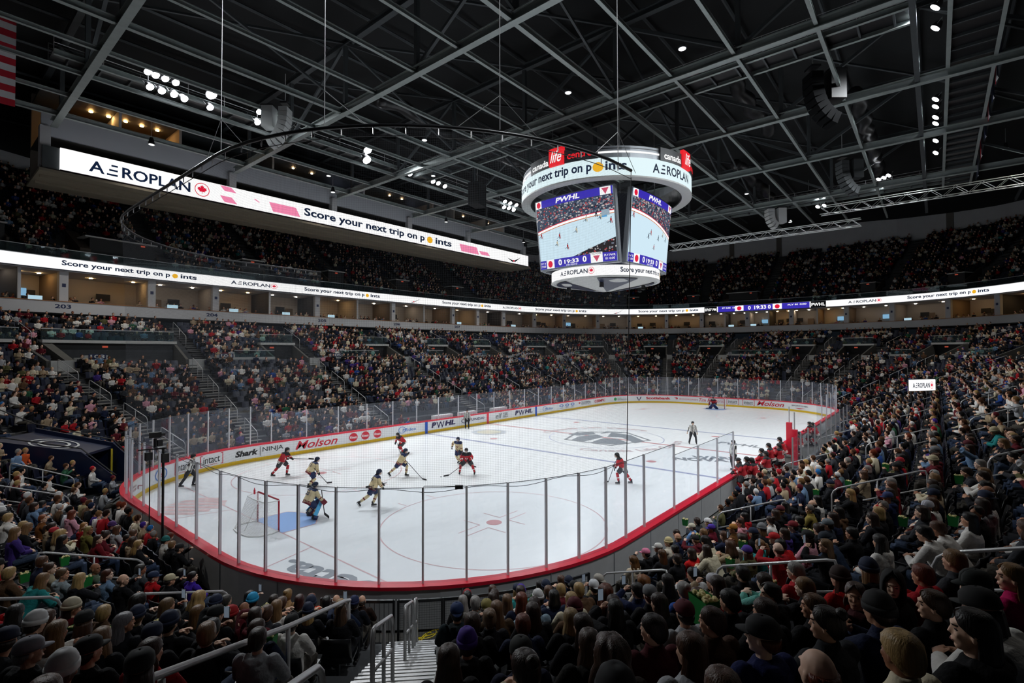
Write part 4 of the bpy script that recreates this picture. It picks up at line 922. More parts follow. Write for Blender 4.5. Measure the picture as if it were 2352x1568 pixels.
P = at_z(1096, 448, 22.5); mb = MB(); mb.box((0, 0, 0), (1.6, 1.2, 2.2), M_black); mb.tube([(0, 0, 1.1), (0, 0, 3)], .03, 5, M_steel); t = mb.build('speaker_box', label='big black speaker box hanging beside the press gallery', cat='loudspeaker'); t.location = P; t.rotation_euler = (0, 0, .3)
# flags
def flag(P, w, h, bands, label, rz, vertical=False):
    n = 14; t = empty('hanging_flag', P, rz, label=label, cat='flag')
    fr = lambda u, v: (u*w, .06*math.sin(u*7+v*2), -v*h)
    mb = MB()
    for (a, b, mm) in bands:
        for i in range(n):
            u0, u1 = i/n, (i+1)/n; q = [fr(u0, a), fr(u1, a), fr(u1, b), fr(u0, b)] if not vertical else [fr(a, u0), fr(b, u0), fr(b, u1), fr(a, u1)]
            mb.add(q+[(x, y+.012, z) for x, y, z in q], [(0, 1, 2, 3), (7, 6, 5, 4), (0, 4, 5, 1), (2, 6, 7, 3)], mm)
    me = mb.mesh('cloth_panel'); bm = bmesh.new(); bm.from_mesh(me); bmesh.ops.remove_doubles(bm, verts=bm.verts, dist=.001); bm.to_mesh(me); bm.free(); obj('cloth_panel', me, t)
    mb = MB(); mb.tube([(0, 0, .02), (w, 0, .02)], .03, 6, M_steel); mb.build('top_pole', parent=t)
    return t
M_fr = mat('flag_red', hexc('b81c30'), .8); M_fw = mat('flag_white', hexc('e2e2e4'), .8); M_fn = mat('flag_navy', hexc('1a2547'), .8)
A = at_y(37, 118, 22); st = [(i/13, (i+1)/13, M_fr if i % 2 == 0 else M_fw) for i in range(13)]
flag(A-np.array([5.2, 0, -2.0]), 5.2, 5.4, st, 'red and white striped flag hanging at the frame edge high above the stands', 0)
for i in range(7):
    P = at_y(2300-9*i, 20+52*i, -24.0); bands = [[(0, .4, M_fn), (.4, .6, M_fw), (.6, 1, M_fn)], [(0, .3, M_fn), (.3, .7, M_fw), (.7, 1, M_fr)]][i % 2]
    flag(P, 1.6, 2.8, bands, 'navy white and red banner seen edge on beyond the ribbed catwalk', 0, vertical=True)['group'] = 'banners beyond the ribbed catwalk'
# ================================================================ PRESS GALLERY
PY, PX0, PX1 = 31.0, -29.0, 29.6
g = empty('press_gallery', (0, PY, 21), label='long grey press gallery hanging over the far stands with two open levels', cat='press box')
def gb(name, x0, x1, y0, y1, z0, z1, m): mb = MB(); mb.box(((x0+x1)/2, (y0+y1)/2, (z0+z1)/2-21), (x1-x0, y1-y0, z1-z0), m); return mb.build(name, parent=g)
M_beige = mat('beige_soffit', hexc('8b8271'), .8); M_par = mat('gallery_parapet', hexc('c4c8d0'), .7)
gb('soffit', PX0-1.2, PX1+.6, -.1, 6, 20.75, 20.95, M_beige); gb('lower_floor', PX0-1, PX1, .3, 6, 20.95, 21.3, M_concd)
for y in (1.2, 3.4): gb('soffit_beam', PX0-1, PX1, y, y+.25, 20.55, 20.76, M_beige)
gb('front_band', PX0-1, PX1, .22, .4, 21.1, 22.8, M_gald)
gb('back_wall', PX0-1, PX1, 5.6, 6, 21, 28.5, M_suw)
gb('upper_parapet', PX0-1, PX1, .9, 1.15, 23.8, 25.55, M_par); gb('upper_floor', PX0-1, PX1, 1.1, 6, 23.75, 23.95, M_concd)
gb('upper_ceiling', PX0-1, PX1, 1.2, 6, 27.5, 27.7, M_gald)
for x in [PX0-.8]+[x for x in (-16.25, -5.4, 5.4, 16.25)]+[PX1-.3]: gb('column', x-.32, x+.32, .5, 1.2, 21.3, 24.4, M_wall)
for x in (-25, -20.5, -12, -1, 10, 14, 21, 25): gb('room_divider', x-.1, x+.1, 1.3, 5.6, 23.9, 27.5, [M_suw, M_wall][int(x) % 2])
gb('lit_room_wall', -27.6, -20.8, 5.4, 5.6, 24, 27.5, mat('ochre_wall', hexc('b98338'), .6)); gb('lit_room_front', -27.6, -20.8, 1.16, 1.3, 25.55, 25.75, mat('ochre_wall'))
for x in (-26.6, -25.4, -24.2, -23, -21.8):
    mb = MB(); mb.cyl((x, 3.2, 27.42-21), .14, .05, led('room_lamp', 'ffc070', 70), 10); mb.build('room_lamp', parent=g)
for x in (-9, -6.8, 4, 6, 15, 17.5, 23):
    mb = MB(); mb.cyl((x, 3.0, 27.42-21), .12, .05, led('room_lamp_dim', 'ffcf98', 30), 10); mb.build('room_lamp', parent=g)
for x in (-3, 9): gb('wall_screen', x, x+1.4, 5.4, 5.5, 25.8, 26.6, led('press_screen', 'b9c4e8', .9))
rb = empty('gallery_ribbon', (0, PY, 21), label='big white LED board with dark lettering on the press gallery front', cat='LED board')
mb = MB(); mb.box(((PX0+PX1)/2, .1, 21.95-21), (PX1-PX0, .2, 1.7), L_white); mb.build('screen', parent=rb)
mb = MB(); mb.box(((PX0+PX1)/2, .12, 21.08-21), (PX1-PX0, .25, .06), mat('led_frame', hexc('3a2530'), .4)); mb.build('frame', parent=rb)
gx = lambda px, py=450: at_y(px, py, PY)[0]
gfn = lambda off: (lambda u, v: (u, -off, v-21))
mb = MB(); aeroplan(mb, gx(203), gx(437), 21.45, 22.35, gfn, leaf=False)
c = gx(464); V, F = disc2d(c, 21.93, .62, .62, 28, inner=.9); put2d(mb, V, F, gfn(.02), L_red); V, F = maple(c, 21.95, .42); put2d(mb, V, F, gfn(.02), L_red); mb.build('sponsor_text', parent=rb)
mb = MB(); score_line(mb, gx(699), gx(1037), 21.35, 22.45, gfn); mb.build('message_text', parent=rb)
for a, b, z0, z1 in ((505, 543, 22.3, 22.75), (505, 545, 21.25, 21.8), (618, 690, 21.3, 22.2), (1055, 1100, 21.3, 22.3), (1100, 1125, 21.4, 21.9), (588, 594, 21.9, 22.15)):
    mb = MB(); x0, x1 = gx(a), gx(b); V, F = poly2d([(x0, z1), (x1-.5, z1), (x1, z0), (x0+.4, z0)]); put2d(mb, V, F, gfn(.02), L_pink); mb.build('pink_graphic', parent=rb)
mb = MB(); c = gx(1180, 590); V, F = poly2d([(c-1.6, 21.8), (c, 21.5), (c+1.6, 22.2), (c+1.8, 22.3), (c+.4, 21.4), (c-.4, 21.3)]); put2d(mb, V, F, gfn(.02), L_blk); V, F = disc2d(c, 21.5, .16, .14, 12); put2d(mb, V, F, gfn(.03), L_red); mb.build('aircraft_graphic', parent=rb)

# ================================================================ SCOREBOARD
sbo = empty('scoreboard', (0, 0, 12), label='large hanging centre scoreboard with two LED rings and four video screens', cat='scoreboard')
def cfn(r, off=0): return lambda u, v: ((r+off)*math.cos(u), (r+off)*math.sin(u), v-12)
PH0 = math.radians(209.4)
def phi(px, r, z):
    best = min((abs(proj((r*math.cos(a), r*math.sin(a), z))[0]-px), a) for a in np.linspace(PH0-1.45, PH0+1.45, 1500)); return best[1]
def annulus(name, r0, r1, z0, z1, m, n=72):
    mb = MB(); mb.sweep([((0, 0, 0), (math.cos(t), math.sin(t), 0), (0, 0, 1)) for t in np.arange(n)*2*math.pi/n], [(r0, z0-12), (r0, z1-12), (r1, z1-12), (r1, z0-12)], m, closed=True); return mb.build(name, parent=sbo)
annulus('upper_ring_screen', 6.6, 6.74, 19.05, 20.3, L_pale); annulus('upper_ring_soffit', 6.02, 6.76, 18.95, 19.05, M_ledge); annulus('upper_ring_back', 5.95, 6.05, 19.0, 20.4, M_blackm)
annulus('header_band', 6.3, 6.62, 20.3, 21.15, M_silver); annulus('header_light', 6.6, 6.66, 20.66, 20.78, L_white); annulus('header_light', 6.5, 6.64, 20.95, 21.0, M_blackm)
annulus('lower_ring_screen', 4.15, 4.31, 12.55, 13.32, L_white); annulus('lower_ring_rim', 4.1, 4.34, 12.48, 12.55, M_ledge)
r = 6.74; a1 = phi(1440, r, 19.6); a0 = phi(1238, r, 19.6); st = a1-(a1-a0)/.64
mb = MB(); score_line(mb, st, a1, 19.25, 20.1, lambda off: cfn(r, off), um=r); mb.build('message_text', parent=sbo)
mb = MB(); aeroplan(mb, phi(1499, r, 19.6), phi(1499, r, 19.6)+.62, 19.35, 20.0, lambda off: cfn(r, off), leaf=False); mb.build('sponsor_text', parent=sbo)
r2 = 4.31; mb = MB(); aeroplan(mb, phi(1288, r2, 13), phi(1365, r2, 13), 12.78, 13.12, lambda off: cfn(r2, off)); mb.build('sponsor_text', parent=sbo)
q0 = phi(1425, r2, 13); q1 = phi(1508, r2, 13); mb = MB(); score_line(mb, q0, q0+(q1-q0)/.62, 12.68, 13.16, lambda off: cfn(r2, off), um=r2); mb.build('message_text', parent=sbo)
# building name signs on the header
M_sgd = mat('sign_dark', hexc('33363a'), .5); L_sr = led('sign_red', 'e8202a', 1.0); L_sw = led('sign_white', 'ffffff', 1.0)
for pa, pb, x in ((1222, 1373, 0), (1515, 1580, 1)):
    A0 = phi(pa, 6.7, 20.7); A1 = A0+(phi(1373, 6.7, 20.7)-phi(1222, 6.7, 20.7)) if x else phi(pb, 6.7, 20.7); f = lambda u: A0+(A1-A0)*u
    mb = MB(); mb.sweep([((0, 0, 0), (math.cos(t), math.sin(t), 0), (0, 0, 1)) for t in np.linspace(A0, A1, 16)], [(6.6, 8.28), (6.6, 9.2), (6.8, 9.2), (6.8, 8.28)], M_sgd, cap=True); mb.build('sign_panel', parent=sbo)
    mb = MB(); V, F = text_fit('canada', f(.05), f(.36), 20.42, 20.9, .03); put2d(mb, V, F, cfn(6.83), L_sw)
    V, F = text_fit('centre', f(.63), f(.93), 20.5, 20.92, .02); put2d(mb, V, F, cfn(6.83), L_sr); mb.build('sign_text', parent=sbo)
    mb = MB(); mb.sweep([((0, 0, 0), (math.cos(t), math.sin(t), 0), (0, 0, 1)) for t in np.linspace(f(.385), f(.59), 5)], [(6.7, 8.25), (6.7, 9.5), (6.95, 9.5), (6.95, 8.25)], L_sr, cap=True); V, F = text_fit('life', f(.41), f(.57), 20.45, 21.3, .01, .35); put2d(mb, V, F, cfn(7.0), L_sw); mb.build('sign_square', parent=sbo)
# hub: navy corner panels, screens
def face(k, dt, db, hw):
    ang = math.radians(180+90*k); n = np.array([math.cos(ang), math.sin(ang), 0]); t = np.array([-n[1], n[0], 0])
    def fn(u, v, off=0):
        d = db+(dt-db)*v+.28*(1-(2*u-1)**2)+off; return n*d+t*((2*u-1)*hw)+np.array([0, 0, 13.45+5.2*v-12])
    return fn
rr = random.Random(5)
for k in range(4):
    dt, db = (4.8, 4.1) if k % 2 == 0 else (4.26, 3.74); fn = face(k, dt, db, 3.37)
    sc_ = empty('video_screen', (0, 0, 0)); sc_.parent = sbo
    def surf(u0, u1, v0, v1, m, off, mb, n=8):
        us = np.linspace(u0, u1, n+1); mb.add([fn(u, v, off) for u in us for v in (v0, v1)], [(2*i, 2*i+1, 2*i+3, 2*i+2) for i in range(n)], m)
    mb = MB(); us = np.linspace(-.02, 1.02, 9); P = [fn(u, v, o) for u in us for v, o in ((-.02, -.35), (-.02, -.02), (1.02, -.02), (1.02, -.35))]
    mb.add(P, [(i*4+j, i*4+(j+1) % 4, i*4+4+(j+1) % 4, i*4+4+j) for i in range(8) for j in range(4)]+[(0, 1, 2, 3), (35, 34, 33, 32)], M_silver); mb.build('housing', parent=sc_)
    if k > 1:
        mb = MB(); surf(0, 1, 0, 1, L_ice, .0, mb); mb.build('picture', parent=sc_); continue
    mb = MB(); surf(0, 1, 0, 1, L_ice, .0, mb)
    line = lambda u: .56+.24*u-.12*u*u if k == 0 else .73-.04*u-.15*u*u
    us = np.linspace(0, 1, 13); mb.add([fn(u, v, .006) for u in us for v in (line(u), .9)], [(2*i, 2*i+1, 2*i+3, 2*i+2) for i in range(12)], led('scr_crowd', '39465c', .9))
    mb.add([fn(u, v, .012) for u in us for v in (line(u)-.035, line(u))], [(2*i, 2*i+1, 2*i+3, 2*i+2) for i in range(12)], L_white)
    mb.add([fn(u, v, .013) for u in us for v in (line(u)-.045, line(u)-.035)], [(2*i, 2*i+1, 2*i+3, 2*i+2) for i in range(12)], led('scr_orange', 'd8772e', .9))
    mb.add([fn(u, v, .013) for u in us for v in (line(u)-.004, line(u)+.006)], [(2*i, 2*i+1, 2*i+3, 2*i+2) for i in range(12)], L_red)
    cs = [led('scr_a', '7c8698', .9), led('scr_b', 'b8464a', .9), led('scr_c', '1d2636', .8), led('scr_d', 'c9c2c0', .9)]
    for i in range(420):
        u = rr.random(); v = line(u)+.01+rr.random()*(.88-line(u)); s = .006+.006*rr.random(); V, F = quad2d(u-s, u+s, v-s*.9, v+s*.9); mb.add([fn(a, b, .02) for a, b in V], F, rr.choice(cs))
    if k == 0:
        tri = lambda u: max(.0, .1+(u-.42)*.38); us2 = np.linspace(.42, 1, 10); mb.add([fn(u, v, .012) for u in us2 for v in (.1, tri(u))], [(2*i, 2*i+1, 2*i+3, 2*i+2) for i in range(9)], led('scr_dark', '241c20', .8))
        for i in range(60): u = .5+.5*rr.random(); v = .1+rr.random()*(tri(u)-.1); V, F = disc2d(u, v, .009, .011, 6); mb.add([fn(a, b, .02) for a, b in V], F, rr.choice(cs))
    mb.build('picture', parent=sc_)
    mb = MB(); pl = [(.05, .48, 0), (.32, .43, 0), (.28, .33, 1), (.42, .26, 0), (.55, .47, 1), (.68, .6, 1), (.85, .6, 1), (.8, .64, 2), (.96, .53, 0)] if k == 0 else [(.04, .63, 0), (.42, .46, 0), (.37, .4, 2), (.62, .42, 2), (.75, .5, 1), (.85, .45, 2), (.52, .27, 0)]
    pc = [led('scr_pr', 'b02428', .9), led('scr_pw', 'cfc4a8', .9), led('scr_pk', '2a3046', .8)]
    for u, v, c in pl:
        for (du, dv, ru, rv, m) in ((0, .025, .011, .022, pc[c]), (.004, .055, .006, .009, pc[2]), (-.006, -.005, .005, .02, pc[2]), (.01, -.008, .005, .02, pc[c])):
            V, F = disc2d(u+du, v+dv, ru, rv, 8); mb.add([fn(a, b, .026) for a, b in V], F, m)
        V, F = poly2d([(u-.01, v+.01), (u-.04, v-.012), (u-.038, v-.016), (u-.008, v+.005)]); mb.add([fn(a, b, .027) for a, b in V], F, pc[2])
    if k == 0:
        V, F = quad2d(.86, .95, .62, .7); mb.add([fn(a, b, .021) for a, b in V], F, led('scr_goal', '9fb4c4', .9)); V, F = quad2d(.83, .92, .6, .625); mb.add([fn(a, b, .021) for a, b in V], F, led('scr_crease', '5aa8e0', .9))
    mb.build('picture_players', parent=sc_)
    mb = MB(); surf(0, 1, .895, 1, L_pur, .03, mb); surf(0, 1, 0, .125, L_pur, .03, mb)
    surf(0, .09, .895, 1, L_sw, .035, mb, 2); surf(.86, .98, .895, 1, L_sw, .035, mb, 2); surf(.1, .215, 0, .125, L_sw, .035, mb, 2); surf(.7, .84, 0, .14, L_sw, .035, mb, 2)
    tx = lambda body, u0, u1, v0, v1, m=L_sw, bo=.03, sh=0: (lambda V, F: mb.add([fn(a, b, .04) for a, b in V], F, m))(*text_fit(body, u0, u1, v0, v1, bo, sh))
    tx('PWHL', .3, .62, .915, .985, sh=.2); tx('0', .275, .325, .025, .11); tx('19:33', .36, .55, .035, .095); tx('0', .6, .65, .025, .11); tx('SV 0', .01, .085, .07, .1, bo=.01); tx('ST 0:00', .01, .085, .025, .055, bo=.01)
    tx('PLY PWR', .86, .985, .07, .1, bo=.01); tx('81 0:00', .87, .975, .025, .055, bo=.01); tx('2ND PERIOD', .38, .53, .006, .026, bo=.01); tx('VICTOIRE', .71, .83, .11, .135, L_navy, .01)
    for (cu, cv, ru, rv) in ((.045, .947, .03, .042), (.155, .062, .035, .05)): V, F = disc2d(cu, cv, ru, rv, 16); mb.add([fn(a, b, .04) for a, b in V], F, L_red)
    for (cu, cv) in ((.92, .95), (.77, .06)): V, F = poly2d([(cu-.04, cv+.035), (cu+.04, cv+.035), (cu, cv-.05)]); mb.add([fn(a, b, .04) for a, b in V], F, led('scr_rose', 'd0506e', .95))
    mb.build('score_overlay', parent=sc_)
for k in range(4):
    a = math.radians(225+90*k); n = np.array([math.cos(a), math.sin(a), 0]); t = np.array([-n[1], n[0], 0]); mb = MB()
    q = [(2.3, -1.3, 1.2), (2.3, 1.3, 1.2), (3.1, -1.7, 6.6), (3.1, 1.7, 6.6)]; bk = [(1.2, -1.3, 1.2), (1.2, 1.3, 1.2), (1.2, -1.7, 6.6), (1.2, 1.7, 6.6)]
    P = [n*(d+1.1)+t*w+np.array([0, 0, z]) for d, w, z in q]+[n*d+t*w+np.array([0, 0, z]) for d, w, z in bk]; mb.add(P, [(0, 1, 3, 2), (4, 6, 7, 5), (0, 2, 6, 4), (1, 5, 7, 3), (2, 3, 7, 6), (0, 4, 5, 1)], M_navy); mb.build('corner_panel', parent=sbo)
mb = MB(); mb.cyl((0, 0, 4), 3.0, 6.0, M_black, 24); mb.build('core', parent=sbo)
mb = MB(); mb.tube([(0, 0, .55), (0, 0, .3), (0, 0, -.15)], [4.2, 3.2, .3], 48, M_ledge); mb.build('underside', parent=sbo)
for k in range(4):
    a0 = math.radians(45+90*k); mb = MB(); P = [(3.9*math.cos(a0+t), 3.9*math.sin(a0+t), .43) for t in np.linspace(-.42, .42, 8)]+[(.5*math.cos(a0), .5*math.sin(a0), -.2)]; P = [(x, y, z-.02) for x, y, z in P]; mb.add(P, [tuple(range(9))], M_navy); mb.build('underside_panel', parent=sbo)
for (x, y) in ((-2.6, -1.2), (1.2, -2.8), (2.4, -1.9), (-1.5, 2.5)):
    mb = MB(); mb.box((x, y, .05), (.3, .2, .35), M_black); mb.tube([(x, y, 0), (x-.25, y, -.1)], .07, 6, M_black); mb.build('underside_camera', parent=sbo)
for x, y in ((-3, -3), (3, -3), (3, 3), (-3, 3)):
    mb = MB(); mb.tube([(x, y, 6.6), (x, y, 13)], .03, 5, M_steel); mb.build('hoist_cable', parent=sbo)
mb = MB(); mb.ibeam((-6.4, 0, 8.2), (6.4, 0, 8.2), .3, .4, .03, M_gald); mb.build('ring_spreader', parent=sbo)
mb = MB(); mb.ibeam((0, -6.4, 8.2), (0, 6.4, 8.2), .3, .4, .03, M_gald); mb.build('ring_spreader', parent=sbo)
# ================================================================ PEOPLE: shape helpers
M_skin = mat('skin', (.6, .4, .3), .55, objcol=True, noise=.06, nscale=30)
M_cloth = mat('cloth', (.5, .5, .5), .85, objcol=True, noise=.16, nscale=9, bump=.5, bscale=28, spec=.2)
M_hair = mat('hair', (.1, .05, .02), .42, objcol=True, noise=.3, nscale=60, bump=.35, bscale=110, spec=.5, stretch=(1, 1, .08))
M_hat = mat('hat_cloth', (.1, .1, .1), .8, objcol=True, noise=.08, nscale=30)
M_eye = mat('eye_dark', (.02, .015, .012), .3); M_lip = mat('lip', hexc('8a4440'), .5); M_shoe = mat('shoe', (.015, .015, .017), .5)
V3 = lambda *a: np.array(a, float)
def solid(mb, voxel, ratio, smooth=2, name='body'):
    me = mb.mesh('tmp_'+name, M_skin); o = bpy.data.objects.new('tmp', me); COL.objects.link(o)
    r = o.modifiers.new('r', 'REMESH'); r.mode = 'VOXEL'; r.voxel_size = voxel
    if smooth: s = o.modifiers.new('s', 'SMOOTH'); s.factor = .5; s.iterations = smooth
    if ratio < 1: d = o.modifiers.new('d', 'DECIMATE'); d.ratio = ratio
    dg = bpy.context.evaluated_depsgraph_get(); out = bpy.data.meshes.new_from_object(o.evaluated_get(dg)); bpy.data.objects.remove(o); bpy.data.meshes.remove(me)
    out.name = name; out.materials.clear(); out.polygons.foreach_set('use_smooth', [True]*len(out.polygons)); return out
def ik(a, b, l1, l2, bend):
    a = np.array(a, float); b = np.array(b, float); d = b-a; L = np.linalg.norm(d)
    if L > (l1+l2)*.995: b = a+d/L*(l1+l2)*.995; d = b-a; L = np.linalg.norm(d)
    u = d/L; x = (l1*l1-l2*l2+L*L)/(2*L); h = math.sqrt(max(0, l1*l1-x*x)); bend = np.array(bend, float); w = bend-u*(bend@u); w /= np.linalg.norm(w)+1e-9
    return a+u*x+w*h, b
def hand(mb, w, d, up, side, r=.0095, curl=.5, m=None):
    """palm and five fingers from the wrist w along d; side = thumb side"""
    d = d/np.linalg.norm(d); t = side-d*(side@d); t /= np.linalg.norm(t)+1e-9; n = np.cross(d, t)
    if n@up > 0: n = -n
    R = np.array([d, t, n]).T; mb.ell(w+d*.045, (.05, .042, .018), m, 8, 6, rot=R)
    for k, (o, L) in enumerate(((.033, .068), (.011, .078), (-.011, .072), (-.032, .056))):
        b = w+d*.08+t*o; p1 = b+(d*.75+n*curl*.6)*L*.5; p2 = p1+(d*.5+n*curl*1.5)*L*.5; mb.tube([b-d*.015, b, p1, p2], [r, r, r*.95, r*.75], 6, m)
    b = w+d*.025+t*.036; mb.tube([b, b+t*.022+d*.02+n*.01, b+t*.024+d*.052+n*.02], [r*1.2, r*1.1, r*.85], 6, m)
def head_parts(mb, c, R, s=1.0):
    """skull, jaw, nose, ears, brow and neck; local +x is the face"""
    P = lambda x, y, z: c+R@(np.array([x, y, z])*s); E = lambda p, r, n=12, k=9: mb.ell(P(*p), np.array(r)*s, None, n, k, rot=R)
    E((-.012, 0, .025), (.098, .077, .098)); E((.028, 0, -.03), (.062, .06, .078)); E((.05, 0, -.085), (.032, .034, .026)); E((.02, 0, -.07), (.05, .052, .04))
    mb.tube([P(.085, 0, .022), P(.096, 0, -.008), P(.101, 0, -.02)], [.010*s, .012*s, .013*s], 6); E((.083, 0, .04), (.014, .05, .011), 8, 5); E((.088, 0, -.055), (.014, .026, .011), 8, 5)
    for q in (-1, 1): E((-.005, .078*q, -.008), (.02, .012, .032), 8, 6); E((.066, .034*q, -.018), (.02, .022, .02), 8, 6)
def torso_rings(mb, path, n=14):
    """closed loft of elliptic rings: (centre, rx, ry, pitch)"""
    P = []; F = []; N = len(path)
    for (c, rx, ry, pit) in path:
        for k in range(n):
            a = 2*math.pi*k/n; x, y = rx*math.cos(a), ry*math.sin(a)*(1-.1*math.cos(a)); P.append((c[0]+x*math.cos(pit), c[1]+y, c[2]-x*math.sin(pit)))
    for i in range(N-1):
        for k in range(n): F.append((i*n+k, i*n+(k+1) % n, (i+1)*n+(k+1) % n, (i+1)*n+k))
    F.append(tuple(range(n-1, -1, -1))); F.append(tuple(range((N-1)*n, N*n))); mb.add(P, F)
class Pose:
    def __init__(s, hip, lean, hands, feet, headpitch=0., twist=0., sc=1.0, elbow=(-.3, 1., -.6), knee=(1, .15, .1), crouch=None, yaw=0., spread=.1):
        s.hip = V3(*hip); T = .50*sc; s.lean = lean; u = V3(math.sin(lean), 0, math.cos(lean)); s.u = u; s.neck = s.hip+u*T; s.chest = s.hip+u*T*.72
        s.sh = [s.neck-u*.055+V3(0, q*.175*sc, 0) for q in (1, -1)]; s.hips = [s.hip+V3(0, q*.095, -.02) for q in (1, -1)]
        hp = lean*.35+headpitch; s.headc = s.neck+V3(math.sin(lean*.6+.12), 0, math.cos(lean*.6+.12))*.155*sc
        cy, sy = math.cos(yaw), math.sin(yaw); Rz = np.array([[cy, -sy, 0], [sy, cy, 0], [0, 0, 1]]); cp, sp_ = math.cos(hp), math.sin(hp); Ry = np.array([[cp, 0, sp_], [0, 1, 0], [-sp_, 0, cp]]); s.R = Rz@Ry
        s.el = []; s.wr = []; s.kn = []; s.an = []
        for i, q in enumerate((1, -1)):
            e, w = ik(s.sh[i], V3(*hands[i]), .285*sc, .25*sc, (elbow[0], elbow[1]*q, elbow[2])); s.el.append(e); s.wr.append(w)
            k, a = ik(s.hips[i], V3(*feet[i]), .43*sc, .43*sc, (knee[0], knee[1]*q, knee[2])); s.kn.append(k); s.an.append(a)
        s.sc = sc
def body_mesh(p, fat=1., voxel=.008, ratio=.3, hands_=True, toes=True, head=True, curl=.6):
    mb = MB(); h = p.hip; u = p.u; sc = p.sc
    torso_rings(mb, [(h-u*.08, .09*fat, .15, p.lean), (h+u*.02, .105*fat, .165, p.lean), (h+u*.16, .1*fat, .145, p.lean), (h+u*.34*sc, .115*fat, .17, p.lean), (h+u*.44*sc, .1*fat, .165, p.lean), (h+u*.50*sc, .07, .09, p.lean)])
    mb.tube([p.neck-u*.06, p.neck+(p.headc-p.neck)*.35, p.headc-(p.R@V3(.01, 0, .03))], [.062*sc, .052*sc, .05*sc], 10)
    if head: head_parts(mb, p.headc, p.R, sc*1.0)
    for i, q in enumerate((1, -1)):
        mb.tube([p.sh[i], (p.sh[i]+p.el[i])/2, p.el[i]], [.052*fat, .046*fat, .038], 8); mb.tube([p.el[i], (p.el[i]*2+p.wr[i])/3, p.wr[i]], [.038, .037, .026], 8); mb.ell(p.sh[i], (.06, .06, .06))
        mb.tube([p.hips[i], (p.hips[i]+p.kn[i])/2, p.kn[i]], [.088*fat, .075*fat, .055], 10); mb.tube([p.kn[i], (p.kn[i]*2+p.an[i])/3, p.an[i]], [.055, .054, .036], 8)
        if hands_: hand(mb, p.wr[i], p.wr[i]-p.el[i], V3(0, 0, 1), V3(0, -q, .6), curl=curl)
        if toes: a = p.an[i]; mb.tube([a+V3(-.06, 0, -.045), a+V3(.03, 0, -.045), a+V3(.13, 0, -.055), a+V3(.17, 0, -.06)], [.038, .042, .036, .022], 8)
    me = solid(mb, voxel, ratio, 2)
    for m in (M_skin, M_eye, M_lip, M_shoe): me.materials.append(m)
    c = p.headc; n = len(me.polygons); cen = np.zeros(n*3); me.polygons.foreach_get('center', cen); cen = cen.reshape(-1, 3); mi = np.zeros(n, int)
    L = (cen-c)@p.R/sc
    if head:
        for q in (-1, 1): mi[(abs(L[:, 0]-.086) < .03) & (((L[:, 1]-.032*q)/.0135)**2+((L[:, 2]-.012)/.0075)**2 < 1)] = 1; mi[(L[:, 0] > .05) & (((L[:, 1]-.033*q)/.019)**2+((L[:, 2]-.038)/.0045)**2 < 1)] = 1
        mi[(L[:, 0] > .06) & ((L[:, 1]/.022)**2+((L[:, 2]+.056)/.008)**2 < 1)] = 2
    if toes:
        for a in p.an: mi[(cen[:, 2] < a[2]+.02) & (np.hypot(cen[:, 0]-a[0]-.05, cen[:, 1]-a[1]) < .2)] = 3
    me.polygons.foreach_set('material_index', mi.astype(np.int32)); return me
def jacket_mesh(p, fat=1.12, hood=0, voxel=.014, ratio=.5, hem=.1, sleeve=1.0, name='jacket'):
    mb = MB(); h = p.hip; u = p.u; sc = p.sc
    torso_rings(mb, [(h-u*hem, .125*fat, .17*fat, p.lean), (h+u*.02, .128*fat, .175*fat, p.lean), (h+u*.18, .122*fat, .165*fat, p.lean), (h+u*.34*sc, .133*fat, .18*fat, p.lean), (h+u*.43*sc, .115*fat, .165*fat, p.lean), (h+u*.49*sc, .085, .115, p.lean), (h+u*.53*sc, .07, .078, p.lean)])
    for i in (0, 1):
        w = p.el[i]+(p.wr[i]-p.el[i])*sleeve*.93; mb.ell(p.sh[i], (.074*fat, .07*fat, .072*fat)); mb.tube([p.sh[i], (p.sh[i]+p.el[i])/2+V3(0, 0, .005), p.el[i]], [.07*fat, .064*fat, .054*fat], 10); mb.tube([p.el[i], (p.el[i]+w)/2, w], [.054*fat, .052*fat, .042*fat], 10)
    b = p.neck
    if hood == 1:  # hood lying on the back
        mb.tube([b+V3(-.02, .085, .03), b+V3(-.1, .07, .0), b+V3(-.125, 0, -.02), b+V3(-.1, -.07, .0), b+V3(-.02, -.085, .03)], [.03, .045, .055, .045, .03], 8); mb.ell(b+V3(-.12, 0, -.06), (.05, .09, .08))
    if hood == 0: mb.tube([b+V3(.05*math.cos(t)-.005, .062*math.sin(t), .045) for t in np.linspace(0, 2*math.pi, 13)[:-1]], .02, 6, closed=True)
    me = solid(mb, voxel, ratio, 2, name); me.materials.append(M_cloth); return me
def trousers_mesh(p, fat=1.1, voxel=.014, ratio=.5, short=1.0):
    mb = MB(); h = p.hip; u = p.u
    torso_rings(mb, [(h-u*.1, .115, .165, p.lean*.5), (h, .125, .178, p.lean), (h+u*.1, .112, .168, p.lean)])
    for i in (0, 1):
        w = p.kn[i]+(p.an[i]-p.kn[i])*.93*short; mb.tube([p.hips[i], (p.hips[i]+p.kn[i])/2, p.kn[i]], [.108*fat, .09*fat, .07*fat], 10); mb.tube([p.kn[i], (p.kn[i]+w)/2, w], [.07*fat, .064*fat, .052*fat], 10)
    me = solid(mb, voxel, ratio, 2, 'trousers'); me.materials.append(M_cloth); return me
